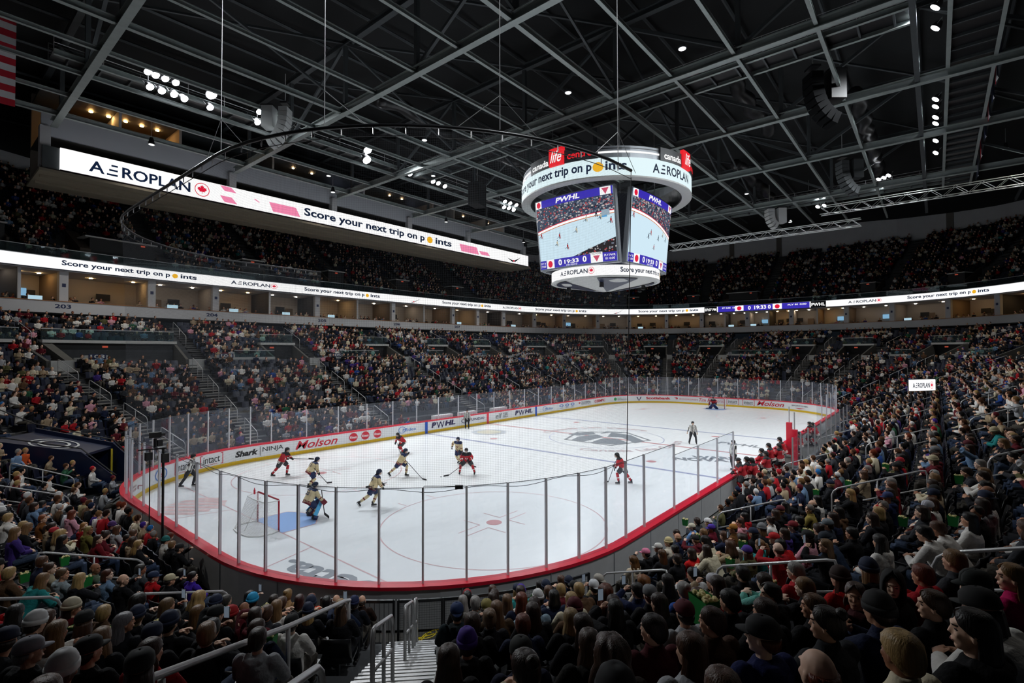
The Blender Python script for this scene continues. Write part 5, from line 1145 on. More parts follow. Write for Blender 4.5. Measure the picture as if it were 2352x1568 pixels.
def rough_shell(rings, n=28, amp=.0, fr=12, seed=0):
    """closed loft in head space; rings: (cx, cz, rx, ry, open angle half-width at the face)"""
    rn = random.Random(seed); ph = [rn.random()*6 for _ in range(4)]; P = []; F = []; N = len(rings)
    for i, (cx, cz, rx, ry, gap) in enumerate(rings):
        for k in range(n):
            a = gap+(2*math.pi-2*gap)*k/(n-1); w = 1+amp*(math.sin(a*fr+ph[0]+i*.25)+.6*math.sin(a*fr*1.7+ph[1]-i*.4)); P.append((cx+rx*w*math.cos(a), ry*w*math.sin(a), cz))
    for i, (cx, cz, rx, ry, gap) in enumerate(rings):
        for k in range(n):
            a = gap+(2*math.pi-2*gap)*k/(n-1); P.append((cx+rx*.86*math.cos(a), ry*.86*math.sin(a), cz-.004))
    o = N*n
    for i in range(N-1):
        for k in range(n-1): F.append((i*n+k, i*n+k+1, (i+1)*n+k+1, (i+1)*n+k)); F.append((o+i*n+k, o+(i+1)*n+k, o+(i+1)*n+k+1, o+i*n+k+1))
        F.append((i*n, (i+1)*n, o+(i+1)*n, o+i*n)); F.append((i*n+n-1, o+i*n+n-1, o+(i+1)*n+n-1, (i+1)*n+n-1))
    F.append(tuple(range(n-1, -1, -1)))
    for k in range(n-1): F.append((k, o+k, o+k+1, k+1)); q = (N-1)*n; F.append((q+k, q+k+1, o+q+k+1, o+q+k))
    return P, F
_hm = {}
def hair_mesh(kind, seed=0):
    key = (kind, seed)
    if key in _hm: return _hm[key]
    mb = MB(); top = [(-.01, .134, .012, .012, 0), (-.01, .13, .05, .045, .0), (-.012, .112, .082, .07, .25), (-.014, .085, .103, .083, .5), (-.016, .05, .11, .089, .75), (-.018, .02, .112, .09, 1.15), (-.02, -.01, .11, .088, 1.5)]
    if kind == 'short': r = top+[(-.022, -.045, .1, .078, 1.9), (-.024, -.07, .08, .06, 2.1)]
    elif kind == 'bald': r = [(-.016, .03, .104, .084, 1.7), (-.018, .0, .108, .087, 1.7), (-.02, -.03, .104, .082, 1.8), (-.022, -.06, .09, .07, 2.0)]
    elif kind == 'long': r = top+[(-.024, -.05, .108, .095, 1.45), (-.03, -.1, .105, .105, 1.35), (-.04, -.16, .1, .115, 1.3), (-.055, -.22, .085, .115, 1.3), (-.07, -.28, .065, .1, 1.3), (-.08, -.33, .04, .075, 1.35)]
    elif kind == 'bob': r = top+[(-.022, -.05, .112, .1, 1.35), (-.024, -.09, .112, .105, 1.3), (-.026, -.13, .1, .1, 1.35)]
    elif kind == 'curly': r = [(c[0], c[1]*1.12+.008, c[2]*1.18, c[3]*1.2, c[4]) for c in top]+[(-.028, -.05, .135, .125, 1.35), (-.035, -.1, .14, .14, 1.3), (-.045, -.16, .135, .15, 1.3), (-.055, -.22, .115, .145, 1.3), (-.06, -.27, .07, .1, 1.35)]
    elif kind in ('bun', 'tail'): r = top+[(-.022, -.045, .1, .078, 1.8), (-.026, -.07, .078, .055, 2.0)]
    elif kind == 'under': r = [(-.018, .02, .108, .086, 1.5), (-.02, -.01, .108, .086, 1.5), (-.022, -.045, .1, .078, 1.8), (-.024, -.07, .08, .06, 2.1)]
    elif kind == 'underlong': r = [(-.018, .02, .108, .087, 1.4), (-.02, -.02, .11, .09, 1.4), (-.03, -.1, .1, .098, 1.35), (-.045, -.18, .085, .1, 1.35), (-.06, -.25, .06, .085, 1.4)]
    r = [(a, b, c, d, min(g, 3.0)) for a, b, c, d, g in r]; amp = .09 if kind == 'curly' else .022; P, F = rough_shell(r, 34, amp, 5 if kind == 'curly' else 13, seed); mb.add(P, F)
    if kind == 'bun': mb.ell((-.1, 0, .1), (.045, .05, .045), None, 12, 8)
    if kind == 'tail': mb.tube([(-.1, 0, .07), (-.15, 0, .06), (-.175, 0, -.02), (-.17, .01, -.13), (-.15, .01, -.22)], [.022, .034, .042, .034, .01], 10)
    _hm[key] = mb.mesh('hair', M_hair, True); return _hm[key]
def hat_mesh(kind):
    if kind in _hm: return _hm[kind]
    mb = MB()
    if kind in ('cap', 'cap_back'):
        P, F = rough_shell([(-.01, .148, .01, .01, 0), (-.01, .145, .04, .036, 0), (-.012, .13, .08, .068, 0), (-.014, .1, .108, .09, 0), (-.016, .06, .116, .096, 0), (-.016, .035, .116, .096, 0)], 26); mb.add(P, F)
        sg = 1 if kind == 'cap' else -1; Q = []
        for t in np.linspace(-.95, .95, 9): Q.append((-.014+sg*.108*math.cos(t), .088*math.sin(t), .046)); Q.append((-.014+sg*(.108*math.cos(t)+.075*math.cos(t*1.3)), .086*math.sin(t)*.98, .03+.006*math.cos(t)))
        o = len(mb.v); mb.add(Q+[(x, y, z-.006) for x, y, z in Q], [(2*i, 2*i+1, 2*i+3, 2*i+2) for i in range(8)]+[(18+2*i, 18+2*i+2, 18+2*i+3, 18+2*i+1) for i in range(8)]+[(2*i+1, 18+2*i+1, 18+2*i+3, 2*i+3) for i in range(8)])
        mb.ell((-.01, 0, .15), (.008, .008, .005), None, 6, 4)
    elif kind == 'beanie':
        P, F = rough_shell([(-.015, .165, .012, .012, 0), (-.015, .158, .05, .045, 0), (-.015, .13, .09, .076, 0), (-.016, .09, .113, .093, 0), (-.016, .045, .117, .097, 0)], 30, .006, 20); mb.add(P, F)
        P, F = rough_shell([(-.016, .065, .123, .102, 0), (-.018, .045, .126, .104, 0), (-.02, .012, .123, .102, 0)], 30, .008, 22); mb.add(P, F)
    elif kind == 'hood':
        P, F = rough_shell([(-.02, .17, .02, .02, 0), (-.02, .155, .07, .06, .2), (-.022, .11, .11, .095, .6), (-.025, .05, .13, .11, .8), (-.03, -.02, .135, .115, .85), (-.03, -.09, .125, .115, .8), (-.02, -.14, .1, .11, .6)], 26); mb.add(P, F)
    elif kind == 'helmet':
        P, F = rough_shell([(-.01, .152, .01, .01, 0), (-.01, .147, .05, .045, 0), (-.012, .12, .1, .082, .0), (-.014, .08, .124, .1, .0), (-.016, .045, .128, .104, .2), (-.02, .01, .126, .104, 1.0), (-.022, -.03, .12, .1, 1.35), (-.025, -.06, .105, .09, 1.7)], 26); mb.add(P, F)
    _hm[kind] = mb.mesh({'cap_back': 'cap'}.get(kind, kind), M_hat, True); return _hm[kind]
# ================================================================ PLAYERS AND OFFICIALS
M_visor = glass_mat('visor_glass', (.9, .95, 1), .1)
M_jr = mat('jersey_red', hexc('b3202c'), .8, noise=.08, nscale=12, bump=.4, bscale=18); M_jc = mat('jersey_cream', hexc('d9c79c'), .8, noise=.08, nscale=12, bump=.4, bscale=18)
M_blkc = mat('black_cloth', hexc('1c1d22'), .8, bump=.3); M_navyc = mat('navy_cloth', hexc('1d2b52'), .8, bump=.3); M_marc = mat('maroon_cloth', hexc('6d1526'), .8); M_greyc = mat('charcoal_cloth', hexc('3b3c40'), .8)
M_whc = mat('white_cloth', hexc('e4e2dc'), .8); M_glove = mat('glove', hexc('17181c'), .6); M_skate = mat('skate_boot', hexc('141416'), .4); M_bladem = mat('skate_blade', hexc('d8d8d8'), .25, .6)
M_pad = mat('goalie_pad', hexc('1d2450'), .6); M_padb = mat('goalie_pad_edge', hexc('4fb4e8'), .6); M_stick = mat('stick_shaft', hexc('26262a'), .4); M_blade2 = mat('stick_blade', hexc('1a1a1c'), .6)
OUT = dict(
    red=dict(jersey=M_jr, yoke=M_blkc, hemc=M_whc, pants=M_greyc, sock=M_jr, band=M_whc, helm=(.02, .02, .022)),
    cream=dict(jersey=M_jc, yoke=M_navyc, hemc=M_marc, pants=M_navyc, sock=M_jc, band=M_marc, helm=(.012, .02, .05)),
    ref=dict(jersey=M_whc, yoke=None, hemc=None, pants=M_blkc, sock=M_blkc, band=M_blkc, helm=(.012, .012, .014)))
def figure(name, label, X, th, pose, outfit, stick=None, number=None, skates=True, group=None, helm='helmet', goalie=False, cat='person', z0=0, longhair=True, skin=(.62, .40, .30), hairc=(.05, .03, .02), skiplegs=False):
    o = OUT[outfit]; p = pose; t = empty(name, (X[0], X[1], z0), YAW+math.radians(th), label=label, cat=cat, group=group)
    root = obj('body', body_mesh(p, voxel=.011, ratio=.35, hands_=(outfit == 'ref'), toes=False), t); root.color = (*skin, 1)
    je = jacket_mesh(p, 1.48 if outfit != 'ref' else 1.12, 0, .014, .6, hem=.16, name='jersey'); je.materials.clear(); n = len(je.polygons); cen = np.zeros(n*3); je.polygons.foreach_get('center', cen); cen = cen.reshape(-1, 3)
    ms = [o['jersey'], o['yoke'] or M_blkc, o['hemc'] or M_blkc]
    for m in ms: je.materials.append(m)
    L = (cen-p.hip)@p.u; mi = np.zeros(n, int); arm = np.zeros(n)
    if outfit == 'ref':
        stripe_ = np.floor((cen[:, 1]+10)/.045).astype(int) % 2; mi = stripe_.copy()
    else:
        mi[(L > .41*p.sc) & (np.abs(cen[:, 1]) < .28)] = 1; mi[(L < -.08)] = 2; mi[(L > -.06) & (L < -.02)] = 2
        for i in (0, 1):
            d = p.wr[i]-p.el[i]; q = ((cen-p.el[i])@d)/(d@d); r = np.linalg.norm(cen-(p.el[i]+np.outer(q, d)), axis=1); mi[(q > .25) & (q < .45) & (r < .1)] = 2
    je.polygons.foreach_set('material_index', mi.astype(np.int32)); obj('jersey', je, t)
    # breezers / trousers
    mb = MB(); h = p.hip; f = 1.35 if outfit != 'ref' else 1.12
    torso_rings(mb, [(h-p.u*.12, .125*f*.9, .165*f*.95, p.lean*.5), (h, .13*f*.9, .18*f*.95, p.lean), (h+p.u*.08, .12, .17, p.lean)])
    for i in (0, 1):
        K = p.kn[i]; q = .86 if outfit != 'ref' else 1; e = p.hips[i]+(K-p.hips[i])*q; mb.tube([p.hips[i], (p.hips[i]+e)/2, e], [.115*f, .105*f, .088*f if outfit != 'ref' else .075], 10)
        if outfit == 'ref': a = K+(p.an[i]-K)*.95; mb.tube([K, (K+a)/2, a], [.075, .07, .066], 10)
    me = solid(mb, .014, .6, 2, 'pants'); me.materials.append(o['pants']); obj('pants', me, t)
    for i in (0, 1):
        K, A = p.kn[i], p.an[i]
        if outfit != 'ref':
            if goalie:
                d = (A-K)/np.linalg.norm(A-K); fw = V3(1, 0, .2); fw = fw-d*(fw@d); fw /= np.linalg.norm(fw); sd = np.cross(d, fw); mb = MB(); a = K-d*.22+fw*.07; b = A+d*.02+fw*.07
                mb.box((a+b)/2, (np.linalg.norm(b-a), .13, .27), M_pad, ax=(d, fw, sd)); mb.box(b+fw*.05+d*.03, (.12, .16, .26), M_pad, ax=(d, fw, sd)); me = mb.mesh('leg_pad', M_pad); pd = obj('leg_pad', me, t)
                for sgn in (-1, 1): mb = MB(); mb.box((a+b)/2+sd*.145*sgn-fw*.01, (np.linalg.norm(b-a), .15, .03), M_padb if sgn*(1 if i == 0 else -1) < 0 else M_marc, ax=(d, fw, sd)); mb.build('pad_edge', parent=pd)
            mb = MB(); mb.tube([K+(K-A)*.12, K, (K+A)/2, A+(K-A)*.1], [.07, .078, .072, .052], 10, o['sock']); mb.build('sock', parent=t, smooth=True)
            mb = MB(); mb.tube([K+(A-K)*.42, K+(A-K)*.54], [.0755, .072], 10, o['band']); mb.build('sock_band', parent=t)
        if skates:
            mb = MB(); an = A; up = (K-A)/np.linalg.norm(K-A); fw = V3(1, 0, 0)-up*up[0]; fw /= np.linalg.norm(fw)
            if A[2] < .2: fw = V3(1, 0, 0); up = V3(0, 0, 1)
            mb.tube([an+up*.1, an, an-up*.04+fw*.02], [.05, .052, .05], 8, M_skate); mb.tube([an-up*.05-fw*.06, an-up*.05+fw*.06, an-up*.055+fw*.15, an-up*.06+fw*.19], [.042, .044, .038, .02], 8, M_skate)
            s = mb.build('skate', parent=t, smooth=True); sd = np.cross(up, fw); mb = MB(); mb.box(an-up*.115+fw*.06, (.27, .006, .035), M_bladem, ax=(fw, sd, up)); mb.box(an-up*.1-fw*.02, (.03, .014, .05), M_bladem, ax=(fw, sd, up)); mb.box(an-up*.1+fw*.13, (.03, .014, .05), M_bladem, ax=(fw, sd, up)); mb.build('blade', parent=s)
        if outfit != 'ref':
            mb = MB(); d = p.wr[i]-p.el[i]; d /= np.linalg.norm(d); w = p.wr[i]; mb.tube([w-d*.09, w-d*.02, w+d*.03], [.062, .058, .055], 10, M_glove); R3 = np.array([d, np.cross(V3(0, 0, 1), d), V3(0, 0, 1)]).T
            mb.ell(w+d*.07, (.06, .055, .045), M_glove, 10, 7, rot=R3)
            sd = np.cross(d, V3(0, 0, 1)); sd /= np.linalg.norm(sd)+1e-9
            for q in range(4): b = w+d*.09+sd*(.036-.024*q); mb.tube([b, b+d*.035-V3(0, 0, .02), b+d*.03-V3(0, 0, .05)], [.015, .015, .012], 6, M_glove)
            mb.tube([w+d*.03+sd*.05, w+d*.07+sd*.065-V3(0, 0, .02)], [.017, .014], 6, M_glove)
            if goalie: mb.box(w+d*.08, (.26, .05, .26) if i == 0 else (.2, .16, .2), M_pad if i == 0 else M_marc, ax=(d, sd, np.cross(d, sd)))
            mb.build('glove', parent=t, smooth=not goalie)
    hm = obj('helmet', hat_mesh('helmet') if helm == 'helmet' else hat_mesh(helm), t); hm.matrix_local = Matrix.Translation(Vector(p.headc)) @ Matrix(p.R.tolist()).to_4x4(); hm.color = (*o['helm'], 1)
    if outfit != 'ref' and helm == 'helmet':
        mb = MB()
        for a in np.linspace(-.9, .9, 7): mb.tube([p.headc+p.R@V3(.02+.115*math.cos(a), .1*math.sin(a), z) for z in (.05, -.02, -.09)], .003, 4, M_steel)
        for z in (.0, -.045, -.09): mb.tube([p.headc+p.R@V3(.02+.115*math.cos(a), .1*math.sin(a), z) for a in np.linspace(-1.1, 1.1, 9)], .003, 4, M_steel)
        mb.build('face_cage', parent=t)
    if longhair and outfit != 'ref':
        hr = obj('hair', hair_mesh('tail'), t); hr.matrix_local = Matrix.Translation(Vector(p.headc+p.R@V3(-.02, 0, -.06))) @ Matrix((p.R*.6).tolist()).to_4x4(); hr.color = (*hairc, 1)
    if number:
        mb = MB(); V, F = text_fit(number, -.13, .13, -.12, .12, .03); c0 = p.hip+p.u*.3-V3(math.cos(p.lean), 0, -math.sin(p.lean))*.188
        mb.add([c0+V3(0, -a, 0)+p.u*b for a, b in V], F, M_navyc if outfit == 'cream' else M_whc); mb.build('jersey_number', parent=t)
    if outfit != 'ref' and not goalie:
        mb = MB(); c0 = p.hip+p.u*.27+V3(math.cos(p.lean), 0, -math.sin(p.lean))*.185; V, F = disc2d(0, 0, .075, .075, 16, inner=.45); mb.add([c0+V3(0, a, 0)+p.u*b for a, b in V], F, M_whc if outfit == 'red' else M_marc); mb.build('chest_crest', parent=t)
    if stick is not None:
        A, B, C = [V3(*q) for q in stick]; b = t.matrix_basis if False else None
        M = Matrix.Translation((X[0], X[1], z0)) @ Matrix.Rotation(YAW+math.radians(th), 4, 'Z')
        s = empty('hockey_stick', (X[0], X[1], z0), YAW+math.radians(th), label='stick of the '+' '.join(label.split()[:12]), cat='hockey stick')
        mb = MB(); mb.tube([A, B], .016 if not goalie else .018, 6, M_stick); mb.build('shaft', parent=s)
        mb = MB(); d = C-B; L = np.linalg.norm(d); d /= L; mb.box((B+C)/2+V3(0, 0, .02), (L+.04, .02, .075 if not goalie else .11), M_blade2, ax=(d, np.cross(V3(0, 0, 1), d), V3(0, 0, 1))); mb.build('blade', parent=s)
    return t
def P_(hip, lean, hands, feet, **k): return Pose(hip, lean, hands, feet, **k)
FZ = .135
figure('official', 'striped official with purple armband skating beside the far side corner boards', (-27.0, 9.1), -75, P_((0, 0, .93), .28, [(.15, .33, .78), (-.12, -.36, .8)], [(.12, .16, FZ), (-.42, -.06, FZ)], yaw=-.15), 'ref', helm='helmet')
figure('official', 'striped official standing at the far side boards below the car sponsor advert', (-3.79, 12.0), -178, P_((0, 0, .98), .06, [(.03, .3, .82), (.03, -.3, .82)], [(.02, .14, FZ), (-.04, -.14, FZ)]), 'ref')
figure('official', 'striped official facing the viewer near the centre line on open ice', (1.48, -6.53), 172, P_((0, 0, .94), .14, [(.12, .32, .8), (-.03, -.38, .85)], [(.05, .26, FZ), (-.02, -.24, FZ)]), 'ref')
figure('official', 'striped official standing by the red board end near the bench', (-5.4, -11.5), 100, P_((0, 0, .99), .04, [(.12, .2, .86), (.12, -.2, .86)], [(.02, .1, FZ), (-.02, -.12, FZ)]), 'ref')
figure('player', 'red jersey player reaching a level stick forward near the far side boards', (-22.87, 7.64), -85, P_((0, 0, .9), .5, [(.55, .0, 1.0), (.3, -.12, 1.0)], [(.22, .16, FZ), (-.5, -.14, FZ)], yaw=-.1), 'red', stick=((.1, -.12, 1.04), (1.45, .1, .93), (1.7, .1, .9)), number='7')
figure('player', 'cream jersey player number 11 crouching behind the goaltender', (-22.95, 4.39), -52, P_((0, 0, .8), .62, [(.42, .02, .62), (.36, -.2, .72)], [(.1, .26, FZ), (-.16, -.26, FZ)]), 'cream', stick=((.1, -.24, 1.0), (.85, -.1, .06), (1.1, -.02, .03)), number='11')
figure('goaltender', 'cream jersey goaltender number 35 seen from behind in the blue crease', (-25.55, -.25), -42, P_((0, 0, .72), .5, [(.45, .36, .78), (.42, -.4, .7)], [(.12, .26, FZ), (.0, -.42, FZ)], knee=(1, -.3, .1)), 'cream', stick=((.36, -.42, 1.15), (.5, -.42, .12), (.5, -.78, .05)), number='35', goalie=True, longhair=False)
figure('player', 'cream jersey player striding with one skate kicked back, nearest the glass', (-22.95, -1.12), -62, P_((0, 0, .93), .45, [(.42, .08, .98), (.36, -.18, .9)], [(.0, .08, FZ), (-.62, -.12, .34)]), 'cream', stick=((.62, .05, 1.0), (-.25, -.35, 1.02), (-.4, -.42, 1.02)), number='4')
figure('player', 'cream jersey player lunging wide with a long stick toward the near glass', (-18.64, 2.47), -98, P_((0, 0, .85), .5, [(.35, .28, 1.25), (.42, -.2, .78)], [(.28, .1, FZ), (-.68, -.12, FZ)]), 'cream', stick=((.3, -.1, .98), (1.5, -.65, .06), (1.72, -.72, .03)))
figure('player', 'red jersey player bent low with stick pointing away from the far boards', (-14.46, 7.6), 135, P_((0, 0, .82), .72, [(.42, .28, .72), (.4, -.26, .78)], [(.1, .2, FZ), (-.12, -.22, FZ)]), 'red', stick=((.3, -.4, .95), (.75, .95, .1), (.8, 1.25, .04)))
figure('player', 'cream jersey player gliding behind the red player in mid ice', (-14.3, 2.25), 158, P_((0, 0, .9), .22, [(.28, .3, .85), (.05, -.45, 1.05)], [(.12, .16, FZ), (-.2, -.12, FZ)]), 'cream', stick=((.2, -.1, .98), (.55, 1.15, .08), (.6, 1.45, .04)))
figure('player', 'red jersey player facing the viewer with legs braced wide', (-15.91, -.06), 176, P_((0, 0, .82), .5, [(.32, .14, .88), (.38, -.24, .78)], [(.08, .44, FZ), (.05, -.42, FZ)], knee=(1, .5, .1)), 'red', stick=((.25, .3, .98), (.62, -.95, .07), (.68, -1.2, .03)))
figure('player', 'red jersey player skating alone beyond the near corner glass', (-12.21, -7.91), 72, P_((0, 0, .9), .52, [(.42, .18, .98), (.44, -.1, .72)], [(.2, .2, FZ), (-.42, -.16, FZ)], yaw=.2), 'red', stick=((.36, .1, 1.2), (.75, .12, .08), (.95, .18, .03)))
figure('goaltender', 'red jersey goaltender crouching in front of the distant goal', (26.5, .15), 148, P_((0, 0, .7), .5, [(.4, .38, .75), (.4, -.4, .7)], [(.1, .34, FZ), (.1, -.34, FZ)], knee=(1, -.3, .1)), 'red', stick=((.36, -.42, 1.1), (.5, -.42, .12), (.5, -.78, .05)), goalie=True, longhair=False)
mb = MB(); mb.cyl((0, 0, .0125), .038, .025, M_black, 16)
t = mb.build('puck', label='black puck on the ice between the wide-legged red player and the lunging cream player', cat='puck'); t.location = (-17.3, .6, .008)
# bench: floor, back glass, players
mb = MB(); mb.box((-.5, -14.35, .13), (19.5, 2.3, .24), M_concd); mb.build('floor_bench', kind='structure')
t = empty('players_bench', (0, -15.1, .25), label='long dark players bench behind the boards', cat='bench'); mb = MB(); mb.box((0, 0, .4), (18, .4, .06), M_blackm); mb.build('seat_plank', parent=t)
for x in (-8, -4, 0, 4, 8): mb = MB(); mb.box((x, 0, .2), (.06, .35, .38), M_blackm); mb.build('leg', parent=t)
for i, x in enumerate(np.arange(-10.4, 9, 1.85)):
    t = empty('bench_glass', (x, -15.55, .25), label='tall clear glass pane with metal post behind the players bench', cat='rink glass', group='glass panes behind the bench'); mb = MB(); mb.box((.92, 0, 1.45), (1.8, .014, 2.5), M_glass); mb.build('pane', parent=t); mb = MB(); mb.box((0, 0, 1.4), (.06, .06, 2.7), M_steel); mb.build('post', parent=t)
for i, px in enumerate((1815, 1827)):
    X = at_y(px, 1000, -13.5-.9*i)[0]; mb = MB(); mb.box((0, 0, 1.2), (.3, .3, 2.0), M_red); t = mb.build('padded_post', label='red padded glass end post at the bench, '+('closer to the ice' if i == 0 else 'set back from the ice'), cat='padded post'); t.location = (X, -13.45-.9*i, .25)
    mb = MB(); mb.tube([(0, 0, 2.2), (0, 0, 3.2)], .035, 6, M_steel); mb.build('post_tube', parent=t)
mb = MB(); mb.box((0, 0, .5), (1.3, .06, .95), M_white); V, F = text_fit('G', -.22, .22, .25, .8, .03); mb.add([(a, -.04, b) for a, b in V], F, A_blk); t = mb.build('letter_sign', label='white bench end panel with a bold letter G', cat='sign panel'); X = at_y(1735, 1078, -14.6); t.location = (X[0], -14.6, .3); t.rotation_euler = (0, 0, -.65)
bp = [(1718, 1.0, 0), (1737, 1.02, 1), (1752, .93, 0), (1762, 1.0, 0), (1775, 1.03, 1), (1792, 1.05, 0), (1800, 1.0, 1), (1838, 1.0, 0), (1862, 1.0, 0), (1875, 1.0, 1)]
bpm = []
for i, (px, sc, ln) in enumerate(bp):
    X = at_y(px, 1010, -13.75-.35*(i % 2))[0]; y = -13.75-.35*(i % 2)
    figure('player', 'red jersey player '+('leaning over' if ln else 'standing upright behind')+' the boards at the bench, '+['closest to the board end', 'second from the board end', 'third from the board end', 'fourth from the board end', 'fifth from the board end', 'just before the red posts', 'against the red posts', 'just past the red posts', 'far along the bench', 'farthest along the bench'][i],
        (X, y), 62-10*(i % 3), P_((0, 0, .92), .35 if ln else .1, [(.38, .14, 1.05), (.38, -.14, 1.02)], [(.05, .14, FZ), (-.05, -.14, FZ)], yaw=.3), 'red', z0=.25, number=str(2+i*3))
figure('attendant', 'person in red jacket and black cap resting arms on the board end', (at_y(1703, 1050, -13.55)[0], -13.6), 80, P_((0, 0, .92), .3, [(.4, .16, 1.02), (.4, -.16, 1.0)], [(.05, .14, FZ), (-.05, -.14, FZ)]), 'red', z0=.25, helm='cap')
OUTF = bpy.data.objects
# penalty side officials' table across the ice
for k, x in enumerate((-5.2, -2.0, 2.5)):
    mb = MB(); mb.box((0, 0, .5), (2.2, .5, 1.0), M_white)
    for q in range(4): V, F = text_fit('PWHL', -1+.5*q, -.6+.5*q, .55, .75, .02); mb.add([(a, -.26, b) for a, b in V], F, A_navy)
    t = mb.build('penalty_table', label='white covered timekeeper table behind the far boards, '+['nearest the blue line', 'in the middle', 'past the centre line'][k], cat='table'); t.location = (x, 13.75, .3)
# tall camera mast behind the near end boards
q_ = at_z(391, 1208, 1.07); nn_ = min((np.linalg.norm(P3(s, .1, 1.07)-q_), s) for s in np.arange(S_N-4, S_C4+8, .05)); b = P3(nn_[1], .45, .02)
t = empty('camera_mast', b, label='slim black robotic television camera mast rising beside the near end glass', cat='camera'); hgt = 3.75
mb = MB(); mb.tube([(0, 0, 0), (0, 0, hgt)], .04, 8, M_black); mb.build('mast', parent=t)
rv = V3(math.sin(YAW), -math.cos(YAW), 0)
mb = MB(); mb.tube([-rv*.85+V3(0, 0, hgt-.1), rv*.1+V3(0, 0, hgt-.02)], .025, 6, M_black); mb.tube([-rv*.45+V3(0, 0, hgt-.08), -rv*.45+V3(0, 0, .3)], .018, 6, M_black); mb.build('side_arm', parent=t)
mb = MB(); c = V3(0, 0, hgt)-rv*.28; mb.tube([c, c+V3(0, 0, .3)], .05, 6, M_black); mb.box(c+V3(0, 0, .42), (.34, .16, .18), M_black, rz=YAW-.9); mb.cyl(c+V3(0, 0, .42)+V3(math.cos(YAW-.9), math.sin(YAW-.9), 0)*.22, .06, .12, M_blackm, 10, axis=(math.cos(YAW-.9), math.sin(YAW-.9), 0)); mb.box(c+V3(0, 0, .15)+rv*.16, (.14, .12, .2), M_black); mb.build('camera_head', parent=t)
mb = MB(); mb.box(-rv*.5+V3(0, 0, hgt-.3), (.2, .14, .26), M_black); mb.box(rv*.06+V3(0, 0, hgt-.35), (.2, .16, .3), M_black); mb.build('control_box', parent=t)

pA = at_z(1005, 1114, 3.5); pB = at_z(1040, 1114, 3.5); pP = P3(s_of_px(970, .1, 3.4, S_C3-2, S_C4, 1200), .14, 3.4); pB = pP+(pB-pA)*2.1; d_ = (pB-pP)/np.linalg.norm(pB-pP)
t = empty('rail_microphone', pP, label='small black microphone box on a bent rod above the near end glass', cat='microphone')
mb = MB(); mb.tube([V3(0, 0, -.2), V3(0, 0, .1), d_*.05+V3(0, 0, .14), pB-pP+V3(0, 0, .14)], .008, 5, M_black); mb.build('rod', parent=t); mb = MB(); mb.box(pB-pP+d_*.1+V3(0, 0, .12), (.2, .07, .09), M_black, rz=math.atan2(d_[1], d_[0])); mb.build('box', parent=t)
# ================================================================ SEATS AND SPECTATORS
rs = random.Random(11)
AISLE_NAMES = {}
def aisle_word(a):
    k = a % PER
    if abs(a-S_NEAR) < .01: return 'the bright stairs'
    if abs(a-A_ALL[[i for i, q in enumerate(A_ALL) if q < S_NEAR-.1][-1]]) < .01: return 'the first aisle benchward'
    if abs(a-A_ALL[[i for i, q in enumerate(A_ALL) if q > S_NEAR+.1][0]]) < .01: return 'the first aisle goalward'
    if S_R < k < S_C3: return 'a bench side aisle'
    if k > S_NEAR: return 'a goal end aisle'
    return 'a far aisle'
ORD = ['first', 'second', 'third', 'fourth', 'fifth', 'sixth', 'seventh', 'eighth', 'ninth', 'tenth', 'eleventh', 'twelfth', 'thirteenth', 'fourteenth', 'fifteenth', 'sixteenth', 'seventeenth', 'eighteenth', 'nineteenth', 'twentieth', 'twenty-first', 'twenty-second', 'twenty-third', 'twenty-fourth']
aisl = np.array(sorted([a-PER for a in A_ALL]+A_ALL+[a+PER for a in A_ALL]))
def seat_rows():
    """every seat of the stands that the camera or a step beside it could see: (tier, row, s, d, z)"""
    out = []
    for tier, n in ((1, T1N), (2, T2N), (3, UP_N)):
        for i in range(-1 if tier == 1 else 0, n):
            s = 0.0 if tier == 1 else (SU0 if tier == 3 else SU0); end = PER if tier == 1 else SU1
            while s < end:
                if tier == 1: d, z = row1(i) if i >= 0 else (.48, .02)
                elif tier == 2: d, z = row2(s, i)
                else: d, z = row3(s, i)
                step = ds(s, .56, d); s += step; k = s % PER
                w = ds(s, 1, d)
                if tier == 1:
                    j = np.searchsorted(aisl, s); near = min(abs(aisl[j]-s), abs(aisl[j-1]-s))
                    if near < (.62+.3)*w: continue
                    if i < 0 and (S_R-2 < k < S_C3+LC*.95 or k < 0): continue
                    if d < 6.4 and TU0-.2 < k < TU1+.2: continue
                    if d < 2.9 and S_R+10.5 < k < S_R+33.5: continue
                    if d < 3.2 and 13.0 < k < 26: continue
                elif tier == 2:
                    bad = False
                    for (v0, v1, v2) in VOMS:
                        if d < 18.7 and v0-.2 < s < v1+.2: bad = True; break
                        a = v1+.95*ds(v1, 1, 20)
                        if abs(s-a) < .85*w: bad = True; break
                    if bad: continue
                else:
                    bad = False
                    for u in UA:
                        uw = ds(u, 1, Dof(u)+6)
                        if (d < Dof(s)+4.4 and abs(s-u) < 1.5*uw) or abs(s-(u+1.9*uw)) < .85*uw: bad = True; break
                    if bad: continue
                P = P3(s, d+.45, z+1.22); x, y, zz = proj(P)
                if zz < .9 or not (-130 < x < W+130 and y < H+330 and y > -50): continue
                if zz < 2.2 and math.hypot(P[0]-CAM[0], P[1]-CAM[1]) < 1.0: continue
                out.append([tier, i, s, d, z, x, y, zz])
    return out
SEATS = seat_rows(); SA_ = np.array([q[5:8] for q in SEATS]); print('seats', len(SEATS))
C = lambda h: hexc(h)
